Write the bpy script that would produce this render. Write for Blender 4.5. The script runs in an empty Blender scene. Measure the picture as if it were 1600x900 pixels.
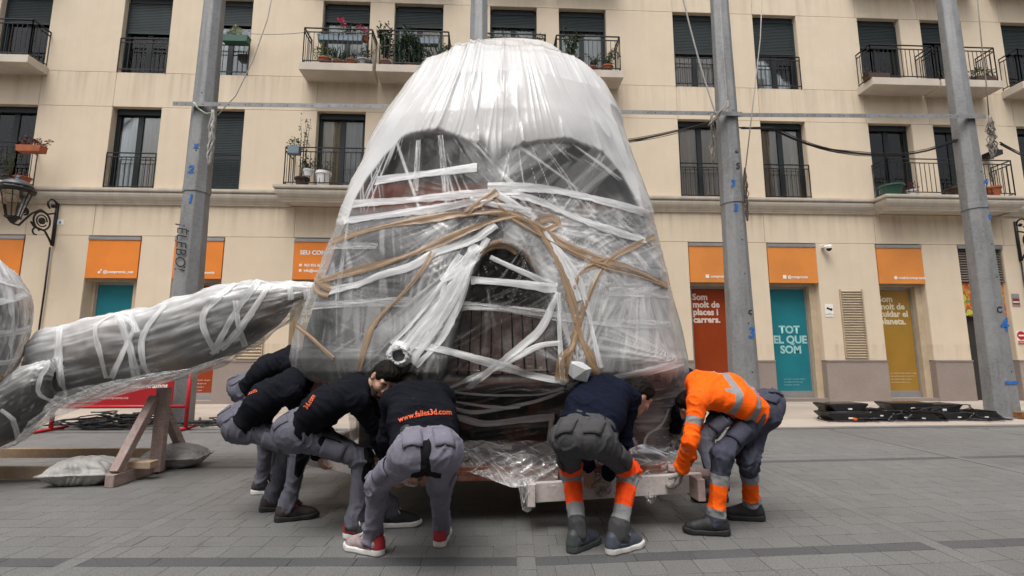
import bpy, bmesh, math, random
import numpy as np
import openvdb
from mathutils import Vector, Matrix
from mathutils.bvhtree import BVHTree

S = bpy.context.scene
COL = S.collection
R = math.radians
random.seed(7)
rng = np.random.default_rng(7)

# ------------------------------------------------------------------ camera
PIT, YAW, CAMH, FPX = R(8.1), R(2.6), 1.22, 770.0
cam_d = bpy.data.cameras.new('camera')
cam_d.sensor_width = 36
cam_d.lens = FPX / 1600 * 36
cam_d.clip_start, cam_d.clip_end = 0.05, 600
cam = bpy.data.objects.new('camera', cam_d)
cam.location = (0, 0, CAMH)
cam.rotation_euler = (math.pi / 2 + PIT, 0, -YAW)
COL.objects.link(cam)
S.camera = cam

# ------------------------------------------------------------------ light
SUN_EL, SUN_AZ = 66, 205           # overcast day, soft light from above and behind the viewer
w = bpy.data.worlds.new('World')
S.world = w
w.use_nodes = True
nt = w.node_tree
nt.nodes.clear()
sky = nt.nodes.new('ShaderNodeTexSky')
sky.sky_type = 'NISHITA'
sky.sun_disc = False
sky.sun_elevation = R(SUN_EL)
sky.sun_rotation = R(SUN_AZ)
sky.air_density = 1.0
sky.dust_density = 6.0
sky.ozone_density = 0.6
hsv = nt.nodes.new('ShaderNodeHueSaturation')      # cloud cover takes the blue out of the sky
hsv.inputs['Saturation'].default_value = 0.30
bg = nt.nodes.new('ShaderNodeBackground')
bg.inputs['Strength'].default_value = 0.105
out = nt.nodes.new('ShaderNodeOutputWorld')
nt.links.new(sky.outputs[0], hsv.inputs['Color'])
nt.links.new(hsv.outputs[0], bg.inputs['Color'])
nt.links.new(bg.outputs[0], out.inputs[0])
sd = bpy.data.lights.new('sun', 'SUN')
sd.energy = 1.0
sd.angle = R(35)
sd.color = (1.0, 0.97, 0.93)
sun = bpy.data.objects.new('sun', sd)
az, el = R(SUN_AZ), R(SUN_EL)
to_sun = Vector((math.sin(az) * math.cos(el), math.cos(az) * math.cos(el), math.sin(el)))
sun.rotation_euler = to_sun.to_track_quat('Z', 'Y').to_euler()
COL.objects.link(sun)
S.view_settings.view_transform = 'Standard'
S.view_settings.look = 'None'
S.view_settings.gamma = 1
S.view_settings.exposure = 0.95
S.render.engine = 'CYCLES'
S.cycles.max_bounces = 8
S.cycles.transparent_max_bounces = 24
S.cycles.use_denoising = True

# ------------------------------------------------------------------ helpers
def ray(px, py):
    u, v = (px - 800) / FPX, (450 - py) / FPX
    y, z = math.cos(PIT) - v * math.sin(PIT), math.sin(PIT) + v * math.cos(PIT)
    c, s = math.cos(YAW), math.sin(YAW)
    return Vector((c * u + s * y, -s * u + c * y, z))
def at(px, py, Y):
    r = ray(px, py)
    return Vector((0, 0, CAMH)) + r * (Y / r.y)
def gnd(px, py, z=0.0):
    r = ray(px, py)
    return Vector((0, 0, CAMH)) + r * ((z - CAMH) / r.z)
def pix(P):
    P = np.asarray(P, float) - [0, 0, CAMH]
    c, s = math.cos(YAW), math.sin(YAW)
    x = c * P[:, 0] - s * P[:, 1]
    y = s * P[:, 0] + c * P[:, 1]
    yy = math.cos(PIT) * y + math.sin(PIT) * P[:, 2]
    zz = -math.sin(PIT) * y + math.cos(PIT) * P[:, 2]
    return 800 + FPX * x / yy, 450 - FPX * zz / yy

def link(o, parent=None):
    COL.objects.link(o)
    if parent is not None:
        o.parent = parent
    return o
def tag(o, label=None, cat=None, group=None, kind=None):
    if label: o['label'] = label
    if cat: o['category'] = cat
    if group: o['group'] = group
    if kind: o['kind'] = kind
    return o
def thing(name, label, cat, loc=(0, 0, 0), group=None, rz=0):
    o = bpy.data.objects.new(name, None)
    o.location = loc
    o.rotation_euler = (0, 0, rz)
    o.empty_display_size = 0.1
    link(o)
    return tag(o, label, cat, group)

class MB:
    """collects simple shapes, then links them as one mesh object"""
    def __init__(s): s.v = []; s.f = []
    def add(s, vs, fs):
        n = len(s.v)
        s.v += [tuple(p) for p in vs]
        s.f += [tuple(i + n for i in f) for f in fs]
        return s
    def box(s, x0, x1, y0, y1, z0, z1):
        return s.add([(x, y, z) for z in (z0, z1) for y in (y0, y1) for x in (x0, x1)],
                     [(0, 2, 3, 1), (4, 5, 7, 6), (0, 1, 5, 4), (2, 6, 7, 3), (0, 4, 6, 2), (1, 3, 7, 5)])
    def bar(s, a, b, w, h=None, up=(0, 0, 1)):
        a, b = Vector(a), Vector(b)
        h = w if h is None else h
        d = (b - a).normalized()
        u = Vector(up)
        if abs(d.dot(u)) > 0.98: u = Vector((0, 1, 0))
        r = d.cross(u).normalized() * (w / 2)
        u = r.cross(d).normalized() * (h / 2)
        vs = [p + sx * r + sz * u for p in (a, b) for sx, sz in ((-1, -1), (1, -1), (1, 1), (-1, 1))]
        return s.add(vs, [(0, 1, 2, 3), (7, 6, 5, 4), (0, 4, 5, 1), (1, 5, 6, 2), (2, 6, 7, 3), (3, 7, 4, 0)])
    def tube(s, pts, r, n=6, caps=True):
        pts = [Vector(p) for p in pts]
        rs = r if isinstance(r, (list, tuple)) else [r] * len(pts)
        vs, fs = [], []
        up = None
        for i, p in enumerate(pts):
            d = (pts[min(i + 1, len(pts) - 1)] - pts[max(i - 1, 0)])
            d = d.normalized() if d.length > 1e-9 else Vector((0, 0, 1))
            if up is None:
                up = Vector((0, 0, 1)) if abs(d.z) < 0.9 else Vector((1, 0, 0))
            a = d.cross(up).normalized()
            b = a.cross(d).normalized()
            up = b
            for k in range(n):
                t = 2 * math.pi * k / n
                vs.append(p + (a * math.cos(t) + b * math.sin(t)) * rs[i])
        for i in range(len(pts) - 1):
            for k in range(n):
                fs.append((i * n + k, i * n + (k + 1) % n, (i + 1) * n + (k + 1) % n, (i + 1) * n + k))
        if caps:
            fs.append(tuple(range(n - 1, -1, -1)))
            fs.append(tuple(range((len(pts) - 1) * n, len(pts) * n)))
        return s.add(vs, fs)
    def lathe(s, prof, c=(0, 0, 0), n=16, axis=None):
        c = Vector(c)
        M = Matrix.Identity(3) if axis is None else Vector(axis).to_track_quat('Z', 'Y').to_matrix()
        vs, fs = [], []
        for r, z in prof:
            for k in range(n):
                t = 2 * math.pi * k / n
                vs.append(c + M @ Vector((r * math.cos(t), r * math.sin(t), z)))
        for i in range(len(prof) - 1):
            for k in range(n):
                fs.append((i * n + k, i * n + (k + 1) % n, (i + 1) * n + (k + 1) % n, (i + 1) * n + k))
        fs.append(tuple(range(n - 1, -1, -1)))
        fs.append(tuple(range((len(prof) - 1) * n, len(prof) * n)))
        return s.add(vs, fs)
    def prism(s, poly, y0, y1):
        """outline in x,z extruded along y"""
        n = len(poly)
        return s.add([(x, y0, z) for x, z in poly] + [(x, y1, z) for x, z in poly],
                     [tuple(range(n)), tuple(range(2 * n - 1, n - 1, -1))] +
                     [(i, i + n, (i + 1) % n + n, (i + 1) % n) for i in range(n)])
    def build(s, name, mat, parent=None, smooth=False, bevel=0):
        me = bpy.data.meshes.new(name)
        me.from_pydata(s.v, [], s.f)
        if bevel or not smooth:
            bm = bmesh.new(); bm.from_mesh(me)
            bmesh.ops.recalc_face_normals(bm, faces=bm.faces)
            if bevel:
                bmesh.ops.bevel(bm, geom=bm.edges, offset=bevel, segments=1, affect='EDGES', clamp_overlap=True)
            bm.to_mesh(me); bm.free()
        me.materials.append(mat)
        if smooth: me.shade_smooth()
        o = bpy.data.objects.new(name, me)
        return link(o, parent)

def np_mesh(name, V, Fc, mat, parent=None, attrs=None, smooth=True, fix=False):
    me = bpy.data.meshes.new(name)
    V = np.ascontiguousarray(V, np.float32); Fc = np.ascontiguousarray(Fc, np.int32)
    k = Fc.shape[1]
    me.vertices.add(len(V)); me.vertices.foreach_set('co', V.ravel())
    me.loops.add(Fc.size); me.loops.foreach_set('vertex_index', Fc.ravel())
    me.polygons.add(len(Fc)); me.polygons.foreach_set('loop_start', np.arange(0, Fc.size, k, dtype=np.int32))
    me.update(calc_edges=True)
    me.validate()
    for n_, a in (attrs or {}).items():
        at_ = me.attributes.new(n_, 'FLOAT', 'POINT')
        at_.data.foreach_set('value', np.ascontiguousarray(a, np.float32))
    me.materials.append(mat)
    me.shade_smooth() if smooth else me.shade_flat()
    o = bpy.data.objects.new(name, me)
    return link(o, parent)

# vectorised gradient noise ----------------------------------------
_perm = np.arange(256); np.random.default_rng(3).shuffle(_perm); _perm = np.concatenate([_perm, _perm, _perm])
_grad = np.random.default_rng(4).normal(size=(256, 3)); _grad /= np.linalg.norm(_grad, axis=1)[:, None]
def noise3(P):
    P = np.asarray(P, np.float64)
    i = np.floor(P).astype(int); f = P - i; i &= 255
    u = f * f * f * (f * (f * 6 - 15) + 10)
    r = 0
    for dx in (0, 1):
        wx = u[:, 0] if dx else 1 - u[:, 0]
        for dy in (0, 1):
            wy = u[:, 1] if dy else 1 - u[:, 1]
            for dz in (0, 1):
                wz = u[:, 2] if dz else 1 - u[:, 2]
                h = _perm[_perm[_perm[(i[:, 0] + dx) & 255] + ((i[:, 1] + dy) & 255)] + ((i[:, 2] + dz) & 255)]
                g = _grad[h]
                r = r + wx * wy * wz * (g[:, 0] * (f[:, 0] - dx) + g[:, 1] * (f[:, 1] - dy) + g[:, 2] * (f[:, 2] - dz))
    return r * 1.6
def nz(*a):
    a = np.broadcast_arrays(*[np.asarray(x, float) for x in a])
    sh = a[0].shape
    P = [x.ravel() for x in a] + [np.zeros(a[0].size)] * (3 - len(a))
    return noise3(np.stack(P, -1)).reshape(sh)
def ridge(n, p=2): return np.clip(1 - np.abs(n) * 2.2, 0, 1) ** p
def sstep(a, b, x):
    t = np.clip((x - a) / (b - a), 0, 1); return t * t * (3 - 2 * t)

# materials -----------------------------------------------------------
def new_mat(name):
    m = bpy.data.materials.new(name); m.use_nodes = True
    nt = m.node_tree
    return m, nt, nt.nodes['Principled BSDF']
class NB:
    """small node builder"""
    def __init__(s, nt): s.nt = nt; s.N = nt.nodes; s.L = nt.links
    def n(s, t, **kw):
        x = s.N.new(t)
        for k, v in kw.items(): setattr(x, k, v)
        return x
    def link(s, a, b): s.L.new(a, b)
    def setin(s, node, i, v):
        if isinstance(v, bpy.types.NodeSocket): s.L.new(v, node.inputs[i])
        else: node.inputs[i].default_value = v
    def math(s, op, a, b=0.0, c=None, clamp=False):
        x = s.n('ShaderNodeMath', operation=op, use_clamp=clamp)
        s.setin(x, 0, a); s.setin(x, 1, b)
        if c is not None: s.setin(x, 2, c)
        return x.outputs[0]
    def pos(s, scale=(1, 1, 1)):
        g = s.n('ShaderNodeNewGeometry')
        m = s.n('ShaderNodeMapping'); m.inputs['Scale'].default_value = scale
        s.link(g.outputs['Position'], m.inputs[0]); return m.outputs[0]
    def obj(s, scale=(1, 1, 1)):
        g = s.n('ShaderNodeTexCoord')
        m = s.n('ShaderNodeMapping'); m.inputs['Scale'].default_value = scale
        s.link(g.outputs['Object'], m.inputs[0]); return m.outputs[0]
    def noise(s, vec, scale, detail=4, rough=.55, dist=0):
        x = s.n('ShaderNodeTexNoise'); s.link(vec, x.inputs['Vector'])
        x.inputs['Scale'].default_value = scale; x.inputs['Detail'].default_value = detail
        x.inputs['Roughness'].default_value = rough; x.inputs['Distortion'].default_value = dist
        return x.outputs[0]
    def mix(s, fac, a, b, mode='MIX'):
        x = s.n('ShaderNodeMix', data_type='RGBA', blend_type=mode)
        s.setin(x, 0, fac)
        for i, v in ((6, a), (7, b)):
            if isinstance(v, bpy.types.NodeSocket): s.link(v, x.inputs[i])
            else: x.inputs[i].default_value = (*v[:3], 1)
        return x.outputs[2]
    def ramp(s, fac, stops, interp='LINEAR'):
        x = s.n('ShaderNodeValToRGB'); s.link(fac, x.inputs[0])
        cr = x.color_ramp; cr.interpolation = interp
        while len(cr.elements) < len(stops): cr.elements.new(0.5)
        for e, (p, c) in zip(cr.elements, stops):
            e.position = p; e.color = (*c, 1) if hasattr(c, '__len__') else (c, c, c, 1)
        return x.outputs[0]
    def rng(s, v, a, b, c=0.0, d=1.0, smooth=False):
        x = s.n('ShaderNodeMapRange'); x.interpolation_type = 'SMOOTHSTEP' if smooth else 'LINEAR'
        s.setin(x, 0, v)
        for i, q in zip((1, 2, 3, 4), (a, b, c, d)): s.setin(x, i, q)
        return x.outputs[0]
    def bump(s, h, strength, dist=0.01, normal=None):
        x = s.n('ShaderNodeBump'); s.link(h, x.inputs['Height'])
        x.inputs['Strength'].default_value = strength; x.inputs['Distance'].default_value = dist
        if normal: s.link(normal, x.inputs['Normal'])
        return x.outputs[0]
    def attr(s, name): return s.n('ShaderNodeAttribute', attribute_name=name).outputs['Fac']
    def rand(s): return s.n('ShaderNodeObjectInfo').outputs['Random']

def shade(c, k): return tuple(min(1, x * k) for x in c[:3])
_mats = {}
def mat(name, col, rough=.7, var=.15, scale=5, bump=.15, bscale=70, metal=0, spec=.4, stretch=(1, 1, 1), objvar=0.0, coords='pos'):
    if name in _mats: return _mats[name]
    m, nt, p = new_mat(name); b = NB(nt)
    P = b.pos(stretch) if coords == 'pos' else b.obj(stretch)
    n1 = b.noise(P, scale, 5)
    c = b.mix(b.rng(n1, .3, .7), shade(col, 1 - var), shade(col, 1 + var))
    if objvar:
        c = b.mix(b.rand(), c, shade(col, 1 - objvar), 'MIX') if False else b.mix(1.0, c, b.ramp(b.rand(), [(0, 1 - objvar), (1, 1.0)]), 'MULTIPLY')
    b.link(c, p.inputs['Base Color'])
    p.inputs['Roughness'].default_value = rough
    p.inputs['Metallic'].default_value = metal
    p.inputs['Specular IOR Level'].default_value = spec
    if bump:
        b.link(b.bump(b.noise(P, bscale, 3), bump, .006), p.inputs['Normal'])
    _mats[name] = m
    return m

def text_mesh(body, size, align='LEFT', spacing=1.0, shear=0.0, bold=0.0, extr=0.0, line=1.0):
    cu = bpy.data.curves.new('text', 'FONT')
    cu.body = body; cu.size = size; cu.align_x = align; cu.space_character = spacing; cu.shear = shear
    cu.offset = bold; cu.extrude = extr; cu.resolution_u = 3; cu.space_line = line
    ob = bpy.data.objects.new('text', cu)
    COL.objects.link(ob)
    dg = bpy.context.evaluated_depsgraph_get()
    me = bpy.data.meshes.new_from_object(ob.evaluated_get(dg))
    bpy.data.objects.remove(ob); bpy.data.curves.remove(cu)
    return me
def lettering(name, body, size, loc, m, parent, align='LEFT', rx=math.pi / 2, rz=0, **kw):
    me = text_mesh(body, size, align, **kw)
    me.materials.clear(); me.materials.append(m)
    o = bpy.data.objects.new(name, me)
    o.location = loc; o.rotation_euler = (rx, 0, rz)
    return link(o, parent)

# signed-distance modelling ----------------------------------------------
def seg(P, a, b):
    a = np.asarray(a, np.float32); b = np.asarray(b, np.float32)
    ba = b - a; L = float(ba @ ba) + 1e-9
    t = np.clip(((P - a) @ ba) / L, 0, 1)
    d = P - a - t[..., None] * ba
    return np.sqrt(np.einsum('...i,...i', d, d)), t
def rc(P, a, b, r1, r2=None):
    d, t = seg(P, a, b); r2 = r1 if r2 is None else r2
    return d - (r1 + (r2 - r1) * t)
def ell(P, c, r, M=None):
    q = P - np.asarray(c, np.float32)
    if M is not None: q = q @ np.asarray(M, np.float32)        # columns of M are the axes
    r = np.asarray(r, np.float32)
    k = np.linalg.norm(q / r, axis=-1); k2 = np.linalg.norm(q / (r * r), axis=-1) + 1e-6
    return k * (k - 1) / k2
def smin(a, b, k):
    h = np.clip(.5 + .5 * (b - a) / k, 0, 1); return b + (a - b) * h - k * h * (1 - h)
def smax(a, b, k): return -smin(-a, -b, k)
def sdf_mesh(fn, lo, hi, h):
    lo = np.asarray(lo, float); n = np.ceil((np.asarray(hi) - lo) / h).astype(int) + 1
    ax = [lo[i] + h * np.arange(n[i]) for i in range(3)]
    P = np.stack(np.meshgrid(*ax, indexing='ij'), -1).astype(np.float32)
    D = fn(P).astype(np.float32)
    D[0] = D[-1] = h; D[:, 0] = D[:, -1] = h; D[:, :, 0] = D[:, :, -1] = h
    g = openvdb.FloatGrid(h * 3); g.copyFromArray(D)
    pts, quads = g.convertToQuads(0.0)
    return pts * h + lo, quads[:, ::-1]
def vnormals(V, Fc):
    a, b, c = V[Fc[:, 0]], V[Fc[:, 1]], V[Fc[:, 2]]
    n = np.cross(b - a, c - a)
    if Fc.shape[1] == 4: n = n + np.cross(c - a, V[Fc[:, 3]] - a)
    N = np.zeros_like(V)
    for k in range(Fc.shape[1]): np.add.at(N, Fc[:, k], n)
    return N / (np.linalg.norm(N, axis=1)[:, None] + 1e-9)

# =================================================================== SETTING
WY = 13.5                        # facade plane
M_WALL = None
def wall_material():
    m, nt, p = new_mat('ochre_render'); b = NB(nt)
    P = b.pos()
    big = b.noise(P, .35, 5, .6); med = b.noise(P, 2.2, 6, .6)
    streak = b.noise(b.pos((2.6, 2.6, .12)), 1.6, 6, .65)
    c = b.mix(b.rng(big, .3, .7), (.635, .53, .40), (.695, .59, .455))
    c = b.mix(b.rng(med, .35, .75, 0, .45), c, (.585, .485, .365))
    # rain streaks, strongest just under the ledges
    z = b.n('ShaderNodeSeparateXYZ'); b.link(P, z.inputs[0])
    led = None
    for zt, ln in ((5.40, .9), (9.27, 1.2), (12.7, 1.3), (1.6, .5)):
        f = b.math('MULTIPLY', b.rng(z.outputs[2], zt - ln, zt, 0, 1), b.math('LESS_THAN', z.outputs[2], zt))
        led = f if led is None else b.math('MAXIMUM', led, f)
    fac = b.math('MULTIPLY', b.rng(streak, .46, .72, 0, 1), b.math('ADD', b.math('MULTIPLY', led, .36), .06))
    c = b.mix(fac, c, (.20, .155, .11))
    b.link(c, p.inputs['Base Color'])
    p.inputs['Roughness'].default_value = .88; p.inputs['Specular IOR Level'].default_value = .2
    h = b.math('ADD', b.noise(P, 45, 3), b.math('MULTIPLY', b.noise(P, 3, 3), 1.5))
    b.link(b.bump(h, .25, .006), p.inputs['Normal'])
    return m
M_WALL = wall_material()
M_CORN = mat('pale_stone_cornice', (.50, .45, .38), .8, .12, 1.5, .25, 40, stretch=(3, 3, .6))
M_SLAB = mat('balcony_render', (.52, .46, .39), .85, .1, 2, .2, 40)
def granite(name, c1, c2, sc=130):
    m, nt, p = new_mat(name); b = NB(nt); P = b.pos()
    sp = b.noise(P, sc, 2, .8); bl = b.noise(P, 1.3, 5, .6)
    c = b.mix(b.rng(sp, .38, .62), c1, c2)
    c = b.mix(b.rng(bl, .35, .75, 0, .5), c, shade(c1, .8))
    c = b.mix(1.0, c, b.ramp(b.rand(), [(0, .86), (1, 1.08)]), 'MULTIPLY')
    b.link(c, p.inputs['Base Color']); p.inputs['Roughness'].default_value = .65
    return m
M_PLINTH = granite('pink_grey_granite', (.235, .19, .165), (.33, .275, .245), 60)
M_DARKFR = mat('dark_green_frame', (.006, .010, .011), .6, .2, 8, 0)
M_SHUT = mat('dark_green_shutter', (.016, .026, .028), .65, .15, 3, 0, stretch=(1, 1, 1))
M_RAIL = mat('black_ironwork', (.012, .012, .013), .5, .3, 20, 0)
M_ALU = mat('grey_aluminium', (.36, .36, .36), .4, .08, 8, 0, metal=.6)
M_JAMB = mat('beige_jamb', (.46, .37, .26), .8, .1, 4, 0)
M_INT = mat('dark_interior', (.02, .018, .016), .9, .2, 2, 0)
def glass_material(name, tint=(.9, .93, .93), rough=.03):
    m, nt, p = new_mat(name); b = NB(nt)
    nt.nodes.remove(p)
    o = nt.nodes['Material Output']
    tr = b.n('ShaderNodeBsdfTransparent'); tr.inputs[0].default_value = (*tint, 1)
    gl = b.n('ShaderNodeBsdfGlossy'); gl.inputs['Roughness'].default_value = rough
    nrm = b.bump(b.noise(b.pos(), 1.1, 2), .06, .05); b.link(nrm, gl.inputs['Normal'])
    fr = b.n('ShaderNodeFresnel'); fr.inputs[0].default_value = 1.5
    mx = b.n('ShaderNodeMixShader'); b.link(b.math('MULTIPLY', fr.outputs[0], 1.0, clamp=True), mx.inputs[0])
    b.link(tr.outputs[0], mx.inputs[1]); b.link(gl.outputs[0], mx.inputs[2]); b.link(mx.outputs[0], o.inputs[0])
    return m
M_GLASS = glass_material('window_glass')

# ---- ground ------------------------------------------------------------
g = MB(); g.add([(-150, -60, -.006), (150, -60, -.006), (150, 200, -.006), (-150, 200, -.006)], [(0, 1, 2, 3)])
M_JOINT = mat('joint_sand', (.105, .104, .10), .95, .3, 3, .3, 60)
ground = tag(g.build('plaza_floor', M_JOINT), kind='structure')

def paver_material(name, base, dark):
    m, nt, p = new_mat(name); b = NB(nt); P = b.pos()
    r = b.attr('r')
    sp = b.noise(P, 95, 2, .9)
    sp2 = b.noise(P, 38, 3, .7)
    bl = b.noise(P, .55, 6, .62); st = b.noise(P, 2.4, 5, .6, .6)
    c = b.mix(b.rng(sp, .36, .64), shade(base, .62), shade(base, 1.36))
    c = b.mix(b.rng(sp2, .45, .7, 0, .35), c, shade(base, .7))
    c = b.mix(1.0, c, b.ramp(r, [(0, .91), (.5, .99), (1, 1.06)]), 'MULTIPLY')
    c = b.mix(b.rng(bl, .42, .70, 0, .40), c, dark)
    c = b.mix(b.rng(st, .60, .78, 0, .45), c, shade(dark, .7))
    vo = b.n('ShaderNodeTexVoronoi'); vo.inputs['Scale'].default_value = 2.6; b.link(P, vo.inputs['Vector'])
    sc_ = b.n('ShaderNodeSeparateColor'); b.link(vo.outputs['Color'], sc_.inputs[0])
    gum = b.math('LESS_THAN', vo.outputs['Distance'], b.math('MULTIPLY', b.math('MAXIMUM', b.math('SUBTRACT', sc_.outputs[0], .45), 0.0), .13))
    c = b.mix(b.math('MULTIPLY', gum, .55), c, shade(dark, .45))
    b.link(c, p.inputs['Base Color'])
    b.link(b.rng(bl, .3, .7, .72, .5), p.inputs['Roughness'])
    p.inputs['Specular IOR Level'].default_value = .35
    b.link(b.bump(sp, .35, .003, b.bump(b.noise(P, 14, 4), .18, .006)), p.inputs['Normal'])
    return m
M_PAVER = paver_material('grey_granite_paver', (.152, .152, .148), (.085, .083, .08))
M_PAVERD = paver_material('dark_basalt_paver', (.082, .083, .085), (.05, .05, .05))

O_L = Vector((.172, 3.123, 0)); O_R = Vector((.285, 3.12, 0))
EXL = (Vector((.172, 3.123, 0)) - Vector((-2.88, 3.248, 0))).normalized()
EXR = (Vector((3.408, 3.192, 0)) - Vector((.275, 3.119, 0))).normalized()
EXR = (EXR + Vector((0, .028, 0))).normalized()
EYL = Vector((.0435, 1, 0)).normalized()
kerb_y = lambda x: 8.63 - .068 * x if x < 2 else 8.494 + (x - 2) * .034     # plaza edge along the pavement
tiles = []
def paver_poly(o, ex, ey, a0, a1, b0, b1, kind):
    gp = .0016
    q = [o + ex * (a0 + gp) + ey * (b0 + gp), o + ex * (a1 - gp) + ey * (b0 + gp),
         o + ex * (a1 - gp) + ey * (b1 - gp), o + ex * (a0 + gp) + ey * (b1 - gp)]
    if any(p.y > kerb_y(p.x) - .05 for p in q): return
    if q[0].y < .3: return
    tiles.append((q, kind))
def field(o, ex, sgn, xmax):
    b = -2.6
    period = 2.62
    row = 0
    while b < 6.5:
        ph = b % period
        if abs(ph) < 1e-6 or abs(ph - period) < 1e-6:
            h, kind = .125, 'dark'
        else:
            left = period - ph
            h = min(.185, left) if left > .26 else left
            kind = 'grey'
        r = random.Random(row * 31 + int(sgn))
        a = 0.0 if kind == 'grey' else 0.0
        first = True
        nxt_strip = 2.60 if sgn > 0 else 2.62
        while a < xmax:
            wd = .40 if kind == 'dark' else .21
            if first: wd *= r.choice((.5, .75, 1.0)); first = False
            wd *= r.uniform(.93, 1.07)
            end = a + wd
            if end > nxt_strip - .06:
                end = nxt_strip
            if sgn > 0: paver_poly(o, ex, EYL, a, end, b, b + h, kind)
            else: paver_poly(o, ex, EYL, -end, -a, b, b + h, kind)
            a = end
            if abs(a - nxt_strip) < 1e-6:
                a += .118; nxt_strip = a + 2.62; first = True
        b = round(b + h, 6); row += 1
        # snap onto the band rhythm
        if abs((b % period) - period) < .02: b = round(b / period) * period
    for s in range(1, 5):                                   # pale bands of end-on pavers
        a = s * 2.62 + (s - 1) * .118 - (.02 if sgn > 0 and s == 1 else 0)
        bb = -2.6
        while bb < 6.5:
            ln = random.uniform(.24, .34)
            if sgn > 0: paver_poly(o, ex, EYL, a, a + .118, bb, bb + ln, 'strip')
            else: paver_poly(o, ex, EYL, -a - .118, -a, bb, bb + ln, 'strip')
            bb += ln
field(O_L, EXL, -1, 12.5)
field(O_R, EXR, 1, 12.5)
bb = -2.6
while bb < 6.2:
    ln = random.uniform(.16, .30); paver_poly(O_L, Vector((1, 0, 0)), EYL, 0, .113, bb, bb + ln, 'strip'); bb += ln
def tile_geo(q, rs):
    z = [rs.uniform(-.0007, .0007) for _ in range(4)]
    top = [(p.x + rs.uniform(-.0015, .0015), p.y + rs.uniform(-.0015, .0015), z[i]) for i, p in enumerate(q)]
    bot = [(p.x, p.y, -.03) for p in q]
    return top + bot, [(0, 1, 2, 3), (0, 4, 5, 1), (1, 5, 6, 2), (2, 6, 7, 3), (3, 7, 4, 0)]
def inview(q):
    c = (q[0] + q[2]) / 2
    if c.y < .5: return None
    u, v = pix(np.array([[c.x, c.y, 0]]))
    if -40 < u[0] < 1640 and v[0] < 960: return c.length
    return None
order = sorted([(d, i) for i, (q, k) in enumerate(tiles) if (d := inview(q)) is not None])
near = {i for d, i in order[:300]}
stuffV, stuffF, stuffR, sm = [], [], [], []
for i, (q, k) in enumerate(tiles):
    rs = random.Random(i)
    vs, fs = tile_geo(q, rs)
    rv = rs.random() * (.75 if k == 'grey' else 1) + (.25 if k == 'strip' else 0)
    if i in near:
        me = bpy.data.meshes.new('paver'); me.from_pydata(vs, [], fs)
        a = me.attributes.new('r', 'FLOAT', 'POINT'); a.data.foreach_set('value', [min(1, rv)] * 8)
        me.materials.append(M_PAVERD if k == 'dark' else M_PAVER)
        link(bpy.data.objects.new({'grey': 'paver', 'dark': 'dark_paver', 'strip': 'band_paver'}[k], me), ground)
    else:
        n = len(stuffV); stuffV += vs; stuffF += [tuple(a + n for a in f) for f in fs]; stuffR += [min(1, rv)] * 8
        sm += [1 if k == 'dark' else 0] * 5
fo = np_mesh('paver_field', np.array(stuffV), np.array(stuffF), M_PAVER, ground, {'r': np.array(stuffR)}, smooth=False)
fo.data.materials.append(M_PAVERD); fo.data.polygons.foreach_set('material_index', np.array(sm, np.int32)); fo['kind'] = 'stuff'

# ---- pavement along the building ----------------------------------------
M_SIDEW = mat('beige_pavement_stone', (.375, .325, .275), .75, .13, .9, .2, 50)
M_KERB = mat('grey_kerb_stone', (.16, .155, .15), .8, .15, 2, .2, 50)
xs = [-60, -22, 2, 20, 60]
pv = MB()
pts = [(x, kerb_y(x)) for x in xs]
pv.add([(x, y, .006) for x, y in pts] + [(x, 30, .006) for x, y in pts], [(i, i + 1, i + 6, i + 5) for i in range(4)])
pavement = tag(pv.build('pavement', M_KERB), kind='structure')
x = -16.0
def slab_row(xa, xb, t0, t1):
    """a slab between two fractions of the way from the kerb to the wall"""
    f = lambda x, t: kerb_y(x) + .10 + (WY + .35 - kerb_y(x) - .10) * t
    gp = .004
    q = [(xa + gp, f(xa, t0) + gp), (xb - gp, f(xb, t0) + gp), (xb - gp, f(xb, t1) - gp), (xa + gp, f(xa, t1) - gp)]
    zt = [.022 + .012 * t for t in (t0, t0, t1, t1)]
    m = MB(); m.add([(a, b_, z) for (a, b_), z in zip(q, zt)] + [(a, b_, .0) for a, b_ in q],
                    [(0, 1, 2, 3), (0, 4, 5, 1), (1, 5, 6, 2), (2, 6, 7, 3), (3, 7, 4, 0)])
    return m
M_SIDEV = mat('beige_pavement_slab', (.385, .33, .28), .75, .13, .9, .2, 50, objvar=.16)
for r_, (t0, t1) in enumerate([(0, .20), (.20, .45), (.45, .72), (.72, 1)]):
    x = -17 + r_ * .7
    while x < 18:
        slab_row(x, x + 2.2, t0, t1).build('paving_slab', M_SIDEV, pavement); x += 2.2
x = -17
while x < 18:
    m = MB(); gp = .004
    m.add([(x + gp, kerb_y(x), .014), (x + 1.2 - gp, kerb_y(x + 1.2), .014), (x + 1.2 - gp, kerb_y(x + 1.2) + .095, .02), (x + gp, kerb_y(x) + .095, .02),
           (x, kerb_y(x) - .002, -.03), (x + 1.2, kerb_y(x + 1.2) - .002, -.03)], [(0, 1, 2, 3), (4, 5, 1, 0)])
    m.build('kerb_stone', M_KERB, pavement); x += 1.2

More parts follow.
